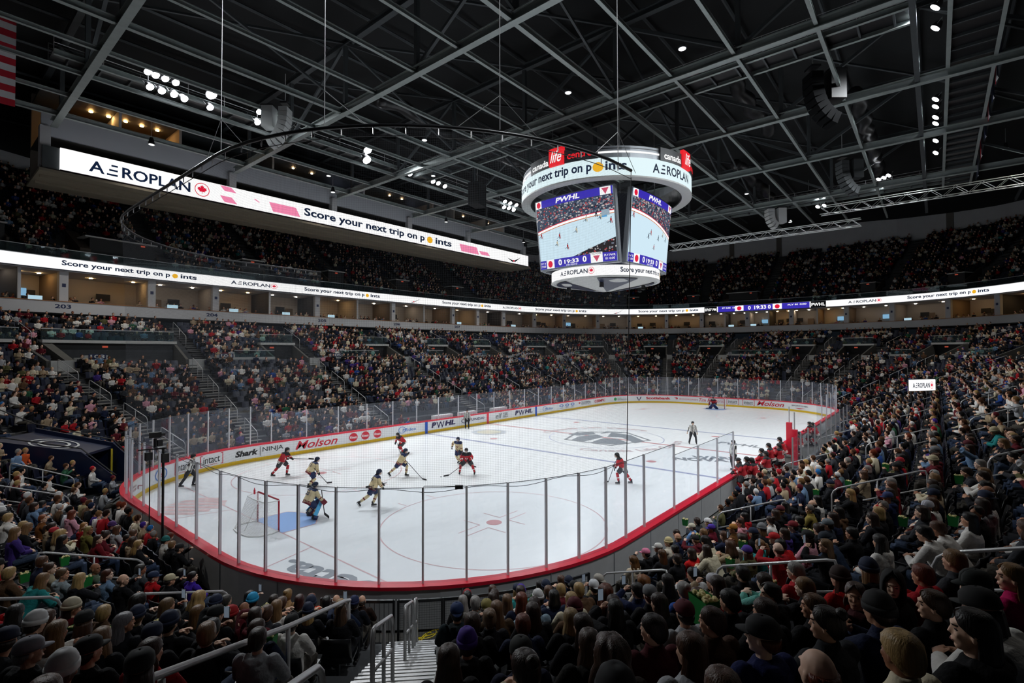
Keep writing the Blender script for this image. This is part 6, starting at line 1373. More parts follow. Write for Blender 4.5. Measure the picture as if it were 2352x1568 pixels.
JACK = [('black', '131317', 34), ('black', '1c1d22', 14), ('navy', '1a223c', 8), ('charcoal', '34363b', 8), ('maroon', '5f1a24', 7), ('red', 'ab1c26', 7), ('white', 'e2dfda', 11), ('light grey', 'a4a6aa', 6), ('cream', 'd2c8ae', 6), ('beige', 'a8957a', 4), ('purple', '43307a', 1.5), ('green', '2b5a40', 1.5), ('teal', '2a8a8a', .6), ('denim blue', '6a86a6', 3), ('blue', '2b4f98', 1.5), ('pink', 'd59aaa', 2), ('brown', '5f4632', 4), ('olive', '5d5b3c', 1.5)]
HAIRC = [('dark brown', '2b1a12', 20), ('brown', '4f3220', 16), ('black', '0d0b0b', 14), ('blond', 'a98a58', 8), ('light brown', '7a5a38', 8), ('grey', '8a8784', 6), ('auburn', '6a2c16', 4)]
SKIN = ['e6bca2', 'd9a88c', 'ecc8b2', 'cf9a7c', '9a684c', 'e2b498']
HATS = [('black', '121214', 8), ('navy', '17233f', 6), ('white', 'd8d8d8', 2), ('red', 'a81c28', 3), ('maroon', '5c1624', 3), ('grey', '77797c', 2), ('purple', '4b2f96', 1.5), ('blue', '2a6fb0', 1), ('beige', 'b5a98a', 1.5)]
def pick(tab): t = rs.random()*sum(q[2] for q in tab); k = 0
def pick(tab):
    t = rs.random()*sum(q[2] for q in tab)
    for q in tab:
        t -= q[2]
        if t <= 0: return q
    return tab[-1]
def seat_of(px, py):
    d = np.hypot(SA_[:, 0]-px, SA_[:, 1]-py)+.0*SA_[:, 2]; return d
# spectators noted in the photo: head pixel, hair kind, hair colour, hat, jacket colour, pose, head turn (deg, + = viewer's left)
N_ = [
 (1044, 1393, 'short', '1a120e', ('cap_back', '16305e'), 'black teal|16242a', 0, 5), (1023, 1478, 'long', '3a2418', None, 'black|121216', 0, 0), (1023, 1508, 'under', '2b1a12', ('beanie', '4a2796'), 'black|101014', 0, 0), (976, 1540, 'short', '40281a', None, 'black|121216', 0, 10),
 (1129, 1387, 'under', '2a1c14', ('cap_back', '8c8146'), 'black|14151a', 1, 0), (1107, 1385, 'short', '8f8c88', None, 'plaid grey|6a6660', 0, 0), (1180, 1372, 'long', '6f5238', None, 'white knit|dedad4', 0, 0), (1263, 1353, 'short', '5a3820', None, 'navy jersey|17203c', 0, 0),
 (1226, 1402, 'long', '2e1c12', None, 'black|141418', 0, 0), (1248, 1427, 'long', '2a120c', None, 'light denim|8298a8', 1, 0), (1307, 1416, 'long', '9a8058', None, 'black|0f0f12', 0, 0), (1392, 1359, 'curly', '5e2c16', None, 'black|121215', 0, 0), (1399, 1310, 'under', '3a2418', ('cap_back', 'a9a39a'), 'khaki|a39878', 0, 20),
 (1477, 1346, 'short', '140e0c', None, 'navy jersey|1a2344', 2, 15), (1256, 1306, 'short', '15100e', None, 'green|2f5a2c', 0, 0), (1220, 1293, 'under', '15100e', ('beanie', '16233f'), 'black|121316', 0, 0), (1118, 1353, 'short', '4a3020', None, 'black|15161a', 0, 0), (1156, 1342, 'long', '2c1a12', None, 'black|17120f', 0, 0),
 (1348, 1331, 'under', '2a1c14', ('cap_back', 'd4d6da'), 'black|101013', 2, 0), (1311, 1338, 'under', '15100e', ('beanie', '141e38'), 'navy|151d38', 1, 0), (1220, 1333, 'under', '15100e', ('beanie', '43249a'), 'dark green|16281e', 0, 0), (1056, 1331, 'under', '15100e', ('beanie', 'a01420'), 'dark green|18221f', 0, 0),
 (1116, 1431, 'bun', '7a6048', None, 'black|14151c', 0, 0), (1146, 1455, 'long', '6e5036', None, 'brown|4a3826', 0, 0), (1165, 1480, 'tail', '6a2410', ('cap', '0d1210'), 'navy|141a33', 0, 5), (1335, 1465, 'long', '3c281a', None, 'black|14130f', 0, 10), (1377, 1508, 'curly', '3a2214', None, 'dark brown|211811', 0, 0), (1418, 1550, 'under', '15100e', ('beanie', '0d0e12'), 'black|0d0e12', 0, 0),
 (1540, 1474, 'short', '20140e', None, 'maroon|4a141c', 0, 35), (1649, 1425, 'short', '3c2618', None, 'brown camouflage|4a3428', 0, 35), (1732, 1448, 'under', '5a2a14', ('cap', '0d0e12'), 'blue|141c4a', 0, 40), (1757, 1393, 'short', '2e1e14', None, 'black|0f0f12', 0, 20), (1702, 1378, 'short', '0e0b0b', None, 'black|0f0f12', 0, 30), (1776, 1359, 'short', '0d0a0a', None, 'black|0d0d10', 0, 60),
 (1861, 1401, 'long', '5e4128', None, 'black|111114', 0, 40), (1912, 1465, 'bun', '1c120e', None, 'charcoal|2a2c30', 0, 45), (1919, 1350, 'long', '4a2214', ('beanie', '2a130c'), 'red jersey|b81414', 0, 10), (1965, 1346, 'bob', '3a2218', None, 'dark red|3a0e14', 0, 110), (2075, 1308, 'long', '0c0a0c', ('hood', '0b0b0e'), 'black|0c0c0f', 0, 110), (1909, 1302, 'long', '6d5234', None, 'black|101013', 2, 55),
 (2256, 1368, 'short', '120e0c', ('cap', '0d1412'), 'charcoal|22292a', 0, 60), (2230, 1516, 'long', '120c0c', None, 'black|0d0d10', 0, 45), (2196, 1444, 'short', '3a2412', None, 'black|0e0e11', 0, 45), (2339, 1290, 'long', '7a5a34', None, 'magenta|b8145a', 0, 50),
 (1589, 1295, 'bob', '2a1a14', None, 'bright red|c81a1a', 0, 10), (1621, 1316, 'short', '1c1210', None, 'white sleeved black|c8c8c8', 1, 20), (1676, 1319, 'underlong', '3a2618', ('cap_back', 'c4c4ca'), 'beige|a08e74', 2, 20), (1528, 1283, 'long', '4a3018', None, 'black|121215', 0, 10), (1528, 1340, 'long', '100c0c', None, 'black|0f0f12', 0, 5), (1753, 1295, 'short', '2a1a12', None, 'teal|6ab0a4', 1, 0), (1857, 1272, 'short', '0d0b0b', None, 'bright red|b01218', 4, 0),
 (62, 1484, 'under', '8a8888', ('cap', '8b8b94'), 'black|0f1016', 0, -45), (132, 1355, 'short', '5e4630', None, 'grey hooded|8e9aa0', 0, -50), (185, 1382, 'long', '2a1a12', ('beanie', 'c8bfa8'), 'maroon|5c0f18', 0, -50), (198, 1331, 'bald', '4a3a2c', None, 'grey green|5a6a58', 0, -60), (283, 1342, 'bald', '6a5040', None, 'black|0f0f12', 2, -50), (340, 1353, 'under', '15100e', ('cap', '16284a'), 'bright red|b4101a', 0, -45),
 (378, 1380, 'long', '6a5238', None, 'black white|1a1a1c', 2, -20), (436, 1393, 'long', '6a4c2c', None, 'black|15130f', 0, -20), (438, 1336, 'short', '140e12', None, 'purple|3d1f9a', 0, -40), (270, 1463, 'long', '77757a', None, 'charcoal|1a1c22', 0, -50), (338, 1491, 'bob', '3a2014', None, 'red|a01218', 0, -20), (191, 1533, 'under', '15100e', ('cap', '0e0f12'), 'black|0e0f12', 0, -30), (486, 1421, 'under', '15100e', ('cap_back', '0e1214'), 'black|0d1114', 3, -20), (520, 1395, 'long', '3a2618', ('beanie', 'a01018'), 'black|121215', 0, -20),
 (584, 1440, 'long', '3a2418', None, 'navy|141d33', 0, -20), (580, 1387, 'under', '3a2418', ('beanie', '1f96c8'), 'black|14171c', 0, -10), (648, 1368, 'bun', '8a6c42', None, 'tan|a8835c', 0, 0), (701, 1359, 'tail', '6a3418', None, 'orange|d8401c', 0, -10), (726, 1376, 'long', '0f0c0c', None, 'black|121215', 0, -10), (762, 1355, 'bald', '6a6058', None, 'light grey|b4b2ac', 0, -10), (799, 1355, 'under', '2a1c14', ('beanie', '141f4a'), 'black navy|12151f', 0, -10),
 (537, 1293, 'long', '0c0a0a', None, 'black|0e0e11', 2, -20), (556, 1308, 'short', '3c3834', None, 'teal|14605c', 0, -20), (618, 1321, 'long', '2a1c16', None, 'navy|1a2848', 0, 0), (682, 1327, 'bob', '3a1412', None, 'cream|c8bca0', 0, -10), (765, 1331, 'bob', '8a6a38', None, 'navy|12203a', 2, 0), (858, 1348, 'bald', '3a2a20', None, 'dark brown|2a1a14', 0, 0), (851, 1372, 'long', '4a3422', None, 'black|15151a', 0, 0), (834, 1372, 'short', '4e2c18', None, 'red|8a1410', 0, 0),
 (265, 1246, 'short', '15110f', None, 'black|101216', 0, -40), (200, 1255, 'long', '2e1c14', None, 'maroon|6a0f1a', 0, -40), (100, 1295, 'bun', '3e281c', None, 'cream|a89c84', 0, -50), (255, 1304, 'bob', '4a2216', None, 'light denim|6f8aa8', 0, -45), (162, 1163, 'under', '2a1c14', ('cap', 'd8d8dc'), 'light grey|c8cad0', 0, -50), (185, 1135, 'long', '3a2618', None, 'beige|a89c78', 0, -50), (106, 1182, 'short', '8a4a28', None, 'brown|7a4a22', 0, -50), (169, 1226, 'long', '9a6a38', None, 'red|8a0f1a', 0, -60), (10, 1046, 'short', '8a8888', None, 'denim blue|7a96b8', 1, -60), (59, 1054, 'under', '15100e', ('cap', '1c4a9a'), 'orange|d05a2a', 0, -60),
 (365, 1290, 'under', '2a1c14', ('cap', 'b4aa8c'), 'black|101013', 2, -20), (455, 1262, 'under', '15100e', ('cap', '101013'), 'black|101013', 2, -30), (380, 1220, 'under', '15100e', ('beanie', '1a6a68'), 'white|cfcfca', 0, -30), (338, 1222, 'under', '15100e', ('cap', '1c3a8a'), 'black|101013', 0, -30), (205, 1200, 'long', '8a7a48', None, 'olive|6a6430', 0, -40), (240, 1215, 'under', '3a2a1c', ('beanie', '4a2a68'), 'black|15141a', 0, -40), (296, 1200, 'bob', '8a6c3c', None, 'white|d0ccc4', 0, -40), (300, 1330, 'short', '2a2622', None, 'charcoal|3a3f44', 0, -30), (325, 1255, 'curly', '9a7a4a', None, 'black|141418', 0, -40),
 (1940, 1085, 'short', '8a8a88', None, 'charcoal|4a5a60', 0, 60), (2085, 1150, 'under', '15100e', ('cap', '2a3a6a'), 'navy|16244a', 0, 50), (2150, 1165, 'under', '15100e', ('cap', 'b8bac4'), 'dark red|4a1018', 0, 60), (2190, 1150, 'under', '3a2414', ('cap', '16233f'), 'navy|141a2c', 0, 40), (2048, 1168, 'short', '6a6460', None, 'black|101013', 0, 60), (1870, 1168, 'short', '77706a', None, 'yellow plaid|8a7a3c', 0, 40), (2290, 1195, 'short', '15110f', None, 'black|0e0e11', 0, 60), (2170, 1090, 'short', 'a8a8a8', None, 'charcoal|3c4448', 0, 60),
 (1720, 1210, 'long', '3a2218', None, 'pink|c88a94', 0, 40), (1785, 1238, 'under', '15100e', ('cap', 'c01a20'), 'black|101013', 0, 40), (1835, 1230, 'under', '15100e', ('cap', '7a1420'), 'navy|17203c', 0, 30), (1905, 1215, 'under', '15100e', ('cap', '6a747c'), 'charcoal|2c3440', 0, 30), (1950, 1225, 'under', '15100e', ('beanie', '1c2836'), 'navy|2a3850', 4, 20), (1650, 1215, 'under', '15100e', ('cap', '43249a'), 'maroon|5a0f22', 0, 40), (1690, 1222, 'under', '15100e', ('cap', 'a06a20'), 'brown|5a3a18', 0, 40),
 (1575, 1190, 'under', '3a2618', ('cap', 'c8c2ae'), 'denim blue|6f96c8', 0, 40), (1497, 1245, 'under', '2a1c14', ('cap', 'c8c6c0'), 'black|121215', 0, 40), (1520, 1228, 'under', '2a1c14', ('beanie', 'c8b888'), 'cream|c8c0b0', 0, 40), (1438, 1285, 'curly', '5a3a1a', None, 'cream|c8b8a0', 0, 20), (1450, 1245, 'under', '15100e', ('cap', 'd87a9a'), 'black|0f0f12', 2, 20), (1471, 1280, 'curly', '7a4a1e', None, 'cream|cdbfae', 0, 10)]
DEP = SA_[:, 2]; forced = {}
for q in N_:
    d = np.hypot(SA_[:, 0]-q[0], SA_[:, 1]-q[1])
    for k in np.argsort(d)[:6]:
        if int(k) not in forced: forced[int(k)] = q; break
FULL = {1: .86, 2: .8, 3: .82}
occ = np.zeros(len(SEATS), bool)
patch = {}
for k, (tier, i, s, d, z, x, y, zz) in enumerate(SEATS):
    key = (tier, int(s//5), i//3)
    if key not in patch: patch[key] = min(1, max(.15, rs.gauss(.85, .2)))
    pr = FULL[tier]*patch[key] if zz > 20 else .84
    occ[k] = (k in forced) or rs.random() < pr
inframe = (SA_[:, 0] > -40-220/DEP) & (SA_[:, 0] < W+40+220/DEP) & (SA_[:, 1] < H+60+160/DEP)
order = [k for k in np.argsort(DEP) if occ[k] and inframe[k]]
IND = order[:300]; INDs = set(int(k) for k in IND)
for k in forced:
    if k not in INDs: pass
# ---------- prototypes of seated spectators (facing +x, origin on the row floor under the hips)
def seated(kind):
    F = [(.5, .13, .1), (.46, -.13, .1)]
    if kind == 0: return Pose((0, 0, .52), .06, [(.34, .1, .66), (.33, -.09, .67)], F)
    if kind == 1: return Pose((0, 0, .52), .12, [(.36, .05, .92), (.36, -.04, .9)], F)
    if kind == 2: return Pose((0, 0, .52), .1, [(.36, .05, 1.08), (.34, -.12, .78)], F)
    if kind == 3: return Pose((0, 0, .52), .22, [(.27, .04, 1.16), (.32, -.1, .68)], F)
    return Pose((0, 0, .52), .55, [(.5, .12, .72), (.5, -.1, .7)], F)
PROT = {}
for kd in range(5):
    p = seated(kd); PROT[kd] = dict(p=p, body=body_mesh(p, voxel=.0085, ratio=.3), jack=[jacket_mesh(p, 1.14, h, .014, .55) for h in (0, 1)], tr=trousers_mesh(p))
YB = {}
def turned(kd, yaw):
    """the seated body with its head turned by yaw (degrees)"""
    yaw = int(round(yaw/20.)*20)
    if yaw == 0: return PROT[kd]['body'], 0.
    if (kd, yaw) in YB: return YB[(kd, yaw)], math.radians(yaw)
    me = PROT[kd]['body'].copy(); n = len(me.vertices); co = np.zeros(n*3); me.vertices.foreach_get('co', co); co = co.reshape(-1, 3); p = PROT[kd]['p']
    c = p.neck; d = (co-c)@((p.headc-c)/np.linalg.norm(p.headc-c)); w = np.clip((d-.0)/.07, 0, 1)*(np.linalg.norm(co-p.headc, axis=1) < .24); a = np.radians(yaw)*w
    x = co[:, 0]-p.headc[0]; y = co[:, 1]; co[:, 0] = p.headc[0]+x*np.cos(a)-y*np.sin(a); co[:, 1] = x*np.sin(a)+y*np.cos(a)
    me.vertices.foreach_set('co', co.ravel()); me.update(); YB[(kd, yaw)] = me; return me, math.radians(yaw)
# ---------- one stadium seat
def seat_parts():
    mb = MB(); n = 9; P = []
    for i in range(n):
        t = -1+2*i/(n-1); x0 = -.03+.05*t*t
        for (z, dx) in ((.40, .02), (.55, -.015), (.72, -.05), (.84+.02*(1-t*t), -.085)): P.append((-.16+x0+dx, .245*t, z))
    o = n*4; P += [(x-.022, y, z) for x, y, z in P]
    F = [(i*4+j, (i+1)*4+j, (i+1)*4+j+1, i*4+j+1) for i in range(n-1) for j in range(3)]; F += [tuple(o+q for q in f[::-1]) for f in F]
    for i in range(n-1): F.append((i*4+3, (i+1)*4+3, o+(i+1)*4+3, o+i*4+3)); F.append((i*4, o+i*4, o+(i+1)*4, (i+1)*4))
    F.append((0, 1, 2, 3, o+3, o+2, o+1, o)); q = (n-1)*4; F.append((q, o+q, o+q+1, o+q+2, o+q+3, q+3, q+2, q+1)); mb.add(P, F); back = mb.mesh('backrest', M_seatb, True)
    mb = MB(); mb.tube([(-.13, 0, .42), (.02, 0, .4), (.2, 0, .42), (.27, 0, .43)], [.05, .05, .05, .03], 4); pts = [(-.15, .42), (0, .395), (.2, .41), (.27, .44)]; mb = MB()
    P = [(x, y, z+.01*abs(y)/.22) for x, z in pts for y in (-.225, 0, .225)]; P += [(x, y, z-.035) for x, y, z in P]; F = [(i*3+j, i*3+j+1, (i+1)*3+j+1, (i+1)*3+j) for i in range(3) for j in range(2)]; F += [tuple(12+q for q in f[::-1]) for f in F]
    F += [(0, 3, 15, 12), (3, 6, 18, 15), (6, 9, 21, 18), (2, 14, 17, 5), (5, 17, 20, 8), (8, 20, 23, 11), (9, 10, 22, 21), (10, 11, 23, 22), (0, 12, 13, 1), (1, 13, 14, 2)]; mb.add(P, F); pan = mb.mesh('seat_pan', M_seatb)
    mb = MB(); mb.box((.02, .27, .62), (.3, .045, .03)); mb.tube([(-.1, .27, .6), (-.12, .27, .05)], .02, 5); mb.cyl((.2, .27, .6), .045, .07, None, 10); arm = mb.mesh('armrest', M_seatb)
    mb = MB(); mb.box((-.1, 0, .2), (.08, .05, .4)); sup = mb.mesh('support', M_gald)
    return [('backrest', back), ('seat_pan', pan), ('armrest', arm), ('support', sup)]
SPARTS = seat_parts()
seat_ind = [int(k) for k in np.argsort(DEP) if inframe[k]][:300]; seat_set = set(seat_ind)
for k in seat_ind:
    tier, i, s, d, z, x, y, zz = SEATS[k]; P = P3(s, d+.42, z); n = ring(s)[1]
    t = empty('stadium_seat', P, math.atan2(-n[1], -n[0]), label='black plastic stadium seat with curved back in the near corner rows', cat='stadium seat', group='black stadium seats of the near corner rows')
    for nm, me in SPARTS: obj(nm, me, t)
SP = np.concatenate([np.array([v.co[:] for v in me.vertices]) for _, me in SPARTS[:2]])
# ---------- crowd as one coloured mesh, seats as one mesh
def low_person(pose):
    """few-faced seated figure: list of (verts, faces, slot)"""
    out = []
    def T(pts, r, n, slot): mb = MB(); mb.tube(pts, r, n); out.append((np.array(mb.v), mb.f, slot))
    def E(c, r, n, k, slot): mb = MB(); mb.ell(c, r, None, n, k); out.append((np.array(mb.v), mb.f, slot))
    mb = MB(); torso_rings(mb, [(V3(0, 0, .42), .13, .19, 0), (V3(0, 0, .7), .13, .18, 0), (V3(.02, 0, .94), .13, .2, 0), (V3(.03, 0, 1.06), .07, .09, 0)], 8); out.append((np.array(mb.v), mb.f, 0))
    T([V3(.03, 0, 1.03), V3(.045, 0, 1.14)], .05, 6, 1); E((.055, 0, 1.21), (.098, .08, .118), 8, 6, 1); E((.03, 0, 1.235), (.106, .09, .115), 8, 6, 2)
    hz = {0: .64, 1: .8, 2: 1.0}[pose]
    for q in (1, -1):
        el = V3(.05 if pose else .0, .25*q, .78); wr = V3(.27, .06*q, hz); T([V3(.01, .19*q, 1.0), el], [.065, .052], 5, 0); T([el, wr], [.052, .04], 5, 0); E(wr+V3(.03, 0, 0), (.045, .035, .04), 5, 4, 1)
        kn = V3(.44, .12*q, .54); T([V3(0, .1*q, .5), kn], [.1, .075], 5, 3); T([kn, V3(.46, .13*q, .08)], [.072, .05], 5, 3)
    return out
LP = [low_person(k) for k in (0, 1, 2)]
VV, FF, CC = [], [], []; off = 0; tmplF = []
for parts in LP:
    Vs = np.concatenate([v for v, f, s_ in parts]); sl = np.concatenate([np.full(len(v), s_) for v, f, s_ in parts]); fs = []; o = 0
    for v, f, s_ in parts: fs += [tuple(i+o for i in q) for q in f]; o += len(v)
    tmplF.append((Vs, fs, sl))
loops_all = []; lt_all = []
TR = [C('2b3850'), C('1a1c22'), C('3d4a60'), C('15161a'), C('4a4640')]
hlong = []
for k in range(len(SEATS)):
    if not occ[k] or k in INDs: continue
    tier, i, s, d, z, x, y, zz = SEATS[k]; Vs, fs, sl = tmplF[rs.choice((0, 0, 0, 0, 1, 1, 2))]
    P = P3(s, d+.42+rs.uniform(-.03, .05), z); n = ring(s)[1]; a = math.atan2(-n[1], -n[0])+rs.uniform(-.35, .35); sc = rs.uniform(.9, 1.08); c, sn = math.cos(a)*sc, math.sin(a)*sc
    q = forced.get(k); jc = np.array(C(q[5].split('|')[1]) if q else C(pick(JACK)[1])); hc = np.array(C(pick(HAIRC)[1]) if rs.random() > .28 else C(pick(HATS)[1])); sk = np.array(C(rs.choice(SKIN))); tr = np.array(rs.choice(TR))
    lean = rs.uniform(-.04, .18)*(Vs[:, 2]-.5).clip(0); X = Vs[:, 0]+lean
    Q = np.stack([P[0]+X*c-Vs[:, 1]*sn, P[1]+X*sn+Vs[:, 1]*c, P[2]+Vs[:, 2]*sc], 1); VV.append(Q)
    pal = np.stack([jc, sk, hc, tr]); CC.append(pal[sl]); FF += [tuple(int(v)+off for v in f) for f in fs]; off += len(Vs)
extra = []
q_ = SU0
while q_ < SU1:
    q_ += ds(q_, .6, Dof(q_))
    for dd, zz_ in ((1.0, 10.42), (2.0, 10.62)):
        if rs.random() < (.55 if rs.random() < .7 else 0): extra.append((q_, Dof(q_)+dd, zz_))
for (s, d, z) in extra: pass
for item in [('s', e) for e in extra]+[('g', x) for x in np.arange(PX0+1, PX1-1, .75) if rs.random() < .45]:
    Vs, fs, sl = tmplF[rs.choice((0, 0, 0, 0, 1, 1, 2))]
    if item[0] == 's': s, d, z = item[1]; P = P3(s, d, z); n = ring(s)[1]; a = math.atan2(-n[1], -n[0])
    else: P = V3(item[1], PY+.75, 21.75); a = -math.pi/2
    a += rs.uniform(-.4, .4); c, sn = math.cos(a), math.sin(a); jc = np.array(C(pick(JACK)[1])); pal = np.stack([jc, np.array(C(rs.choice(SKIN))), np.array(C(pick(HAIRC)[1])), np.array(rs.choice(TR))])
    VV.append(np.stack([P[0]+Vs[:, 0]*c-Vs[:, 1]*sn, P[1]+Vs[:, 0]*sn+Vs[:, 1]*c, P[2]+Vs[:, 2]], 1)); CC.append(pal[sl]); FF += [tuple(int(v)+off for v in f) for f in fs]; off += len(Vs)
def big_mesh(name, V, F, m, colors=None):
    me = bpy.data.meshes.new(name); tot = np.array([len(f) for f in F], np.int32); li = np.fromiter((v for f in F for v in f), np.int32); me.vertices.add(len(V)); me.vertices.foreach_set('co', V.astype(np.float32).ravel()); me.loops.add(len(li)); me.loops.foreach_set('vertex_index', li)
    me.polygons.add(len(F)); me.polygons.foreach_set('loop_start', np.concatenate([[0], np.cumsum(tot)[:-1]]).astype(np.int32)); me.polygons.foreach_set('loop_total', tot); me.materials.append(m)
    if colors is not None: at = me.attributes.new('Col', 'FLOAT_COLOR', 'POINT'); at.data.foreach_set('color', np.concatenate([colors, np.ones((len(colors), 1))], 1).astype(np.float32).ravel())
    me.polygons.foreach_set('use_smooth', [True]*len(F)); me.update(); me.validate(); return me
VV = np.concatenate(VV); CC = np.concatenate(CC); print('crowd verts', len(VV))
crowd = obj('spectator_crowd', big_mesh('spectator_crowd', VV, FF, mat('crowd', (.5, .5, .5), .85, attr='Col', spec=.2), CC), label='packed seated crowd filling the stands beyond the nearest rows', cat='crowd', kind='stuff')
# seats beyond the nearest 300
sv = []; sf = []; off = 0; t_ = np.linspace(-1, 1, 3)
base = [(-.16+.03*t*t, .245*t, z0) for t in t_ for z0 in (.42, .84)]; base += [(-.16, -.22, .43), (-.16, .22, .43), (.26, .22, .44), (.26, -.22, .44)]
base = np.array(base); base[[1, 3, 5], 0] -= .08; bf = [(0, 2, 3, 1), (2, 4, 5, 3), (6, 9, 8, 7)]; base = np.concatenate([base, base-np.array([.03, 0, 0])*(np.arange(10) < 6)[:, None]-np.array([0, 0, .04])*(np.arange(10) >= 6)[:, None]]); bf += [tuple(10+i for i in f[::-1]) for f in bf]+[(1, 3, 13, 11), (3, 5, 15, 13), (9, 19, 18, 8), (6, 7, 17, 16)]
scol = []
for k in range(len(SEATS)):
    if k in seat_set: continue
    tier, i, s, d, z, x, y, zz = SEATS[k]; P = P3(s, d+.42, z); n = ring(s)[1]; a = math.atan2(-n[1], -n[0]); c, sn = math.cos(a), math.sin(a)
    sv.append(np.stack([P[0]+base[:, 0]*c-base[:, 1]*sn, P[1]+base[:, 0]*sn+base[:, 1]*c, P[2]+base[:, 2]], 1)); sf += [tuple(v+off for v in f) for f in bf]; off += 20
me = big_mesh('seat_rows', np.concatenate(sv), sf, M_seat); me.polygons.foreach_set('use_smooth', [False]*len(me.polygons))
obj('seat_rows', me, label='rows of navy folding seats filling the stands beyond the nearest rows', cat='stadium seats', kind='stuff')
# ---------- the nearest 300 spectators
used = {}
HN = {'short': 'short {}', 'long': 'long {}', 'bob': '{} bobbed', 'curly': 'curly {}', 'bald': 'receding {}', 'bun': '{} pinned', 'tail': '{} ponytailed', 'under': '{}', 'underlong': 'long {}'}
def cname(h):
    r, g, b = [int(h[i:i+2], 16) for i in (0, 2, 4)]; m = max(r, g, b); mn = min(r, g, b)
    if m < 34: return 'black'
    if m-mn < 26: return 'grey' if m < 190 else 'white'
    if r > 110 and g > r*.62 and b < g: return 'blond'
    if r > 84 and g < r*.55: return 'auburn'
    return 'dark brown' if m < 64 else 'brown'
def hatname(h):
    r, g, b = [int(h[i:i+2], 16) for i in (0, 2, 4)]; m = max(r, g, b); mn = min(r, g, b)
    if m < 40: return 'black'
    if m-mn < 26: return 'white' if m > 175 else 'grey'
    if b == m: return 'purple' if r > g*1.1 else ('navy' if m < 110 else 'blue')
    if r == m: return ('beige' if m > 150 and g > r*.8 else 'brown') if g > r*.6 else ('maroon' if m < 110 else 'red' if b < r*.6 else 'pink')
    return 'green'
Tneck = {}
PLACED = {}
for k in IND:
    k = int(k); tier, i, s, d, z, x, y, zz = SEATS[k]; q = forced.get(k)
    if q: px, py, hk, hc, hat, jk, ps, hy = q; jn, jh = jk.split('|')
    else:
        hk = rs.choices(['short', 'long', 'bob', 'curly', 'bald', 'bun', 'tail'], [26, 34, 10, 6, 4, 6, 6])[0]; hc = pick(HAIRC)[1]; hat = None
        if rs.random() < .26: hh = pick(HATS); hat = (rs.choice(('cap', 'cap', 'cap_back', 'beanie')), hh[1]); hk = 'underlong' if hk == 'long' else 'under'
        jq = pick(JACK); jn, jh = jq[0], jq[1]; ps = rs.choices([0, 1, 2, 3, 4], [56, 24, 6, 3, 11])[0]; hy = None
    P = P3(s, d+.42, z); n = ring(s)[1]; a = math.atan2(-n[1], -n[0])
    if hy is None: tg = math.atan2(3-P[1], -19-P[0]); hy = math.degrees((tg-a+math.pi) % (2*math.pi)-math.pi)*.8+rs.uniform(-14, 14); hy = max(-62, min(62, hy))
    else: hy = max(-70, min(125, hy if hy > 65 else hy*.9))
    if hk == 'bald' and hat: hk = 'under'
    bm, yw = turned(ps, hy); p = PROT[ps]['p']; hood = 1 if ('hood' in jn or 'grey' in jn or rs.random() < .35) else 0
    j = np.searchsorted(aisl, s); an = aisl[j] if abs(aisl[j]-s) < abs(aisl[j-1]-s) else aisl[j-1]; side = 'goalward' if s > an else 'benchward'; num = int(round((abs(s-an)-.62*ds(s, 1, d))/ds(s, .56, d)))
    aw = aisle_word(an % PER); hd = (hatname(hat[1])+' '+{'cap': 'cap', 'cap_back': 'backward cap', 'beanie': 'beanie', 'hood': 'hood up'}[hat[0]]) if hat else HN[hk].format(cname(hc))+' hair'
    jl = jn+(' hoodie' if hood and 'hood' not in jn and 'jersey' not in jn else ' top' if 'jersey' not in jn else '')
    row = ('front row' if i < 0 else ORD[i]+' row up') if tier == 1 else ORD[i]+(' row up' if tier == 1 else ' upper row')
    lab = f'{hd}, {jl}, {row}, {ORD[min(23, max(0, num))]} seat {side} of {aw}'
    if len(lab.split()) > 16: lab = f'{hd}, {jl}, {row}, {ORD[min(23, max(0, num))]} seat {side}, {aw[4:] if aw.startswith("the ") else aw}'
    t = empty('spectator', P, a, label=lab, cat='person'); used[lab] = used.get(lab, 0)+1; sc = .97+.06*rs.random(); t.scale = (sc, sc, sc)
    t['group'] = 'seated spectators in the nearest rows'
    b = obj('body', bm, t); b.color = (*C(rs.choice(SKIN)), 1)
    jo = obj('jacket', PROT[ps]['jack'][hood], t); jo.color = (*C(jh), 1)
    to = obj('trousers', PROT[ps]['tr'], t); to.color = (*rs.choice(TR), 1)
    cy, sy = math.cos(yw), math.sin(yw); R = np.array([[cy, -sy, 0], [sy, cy, 0], [0, 0, 1]])@p.R; M = Matrix.Translation(Vector(p.headc)) @ Matrix(R.tolist()).to_4x4()
    ho = obj('hair', hair_mesh(hk, rs.randrange(2)), t); ho.matrix_local = M; ho.color = (*C(hc), 1)
    if hat: h2 = obj({'cap': 'cap', 'cap_back': 'cap', 'beanie': 'beanie', 'hood': 'hood'}[hat[0]], hat_mesh(hat[0]), t); h2.matrix_local = M; h2.color = (*C(hat[1]), 1)
    PLACED[k] = (t, ps, q)
    if q and q[5].startswith('red jersey'):
        mb = MB(); V, F = text_fit('OTTA', -.15, .15, .93, 1.0, .03); mb.add([(-.172-.0*v, -u, v) for u, v in V], F, M_whc); V, F = text_fit('4', -.1, .1, .58, .88, .06); mb.add([(-.172, -u, v) for u, v in V], F, M_whc); mb.build('jersey_lettering', parent=t)
    if q and q[:2] == (1263, 1353):
        mb = MB(); V, F = quad2d(-.17, .17, .78, .87); mb.add([(-.168, -u, v) for u, v in V], F, M_jc); V, F = text_fit('MALIN', -.14, .14, .79, .86, .03); mb.add([(-.172, -u, v) for u, v in V], F, M_marc); mb.build('jersey_lettering', parent=t)
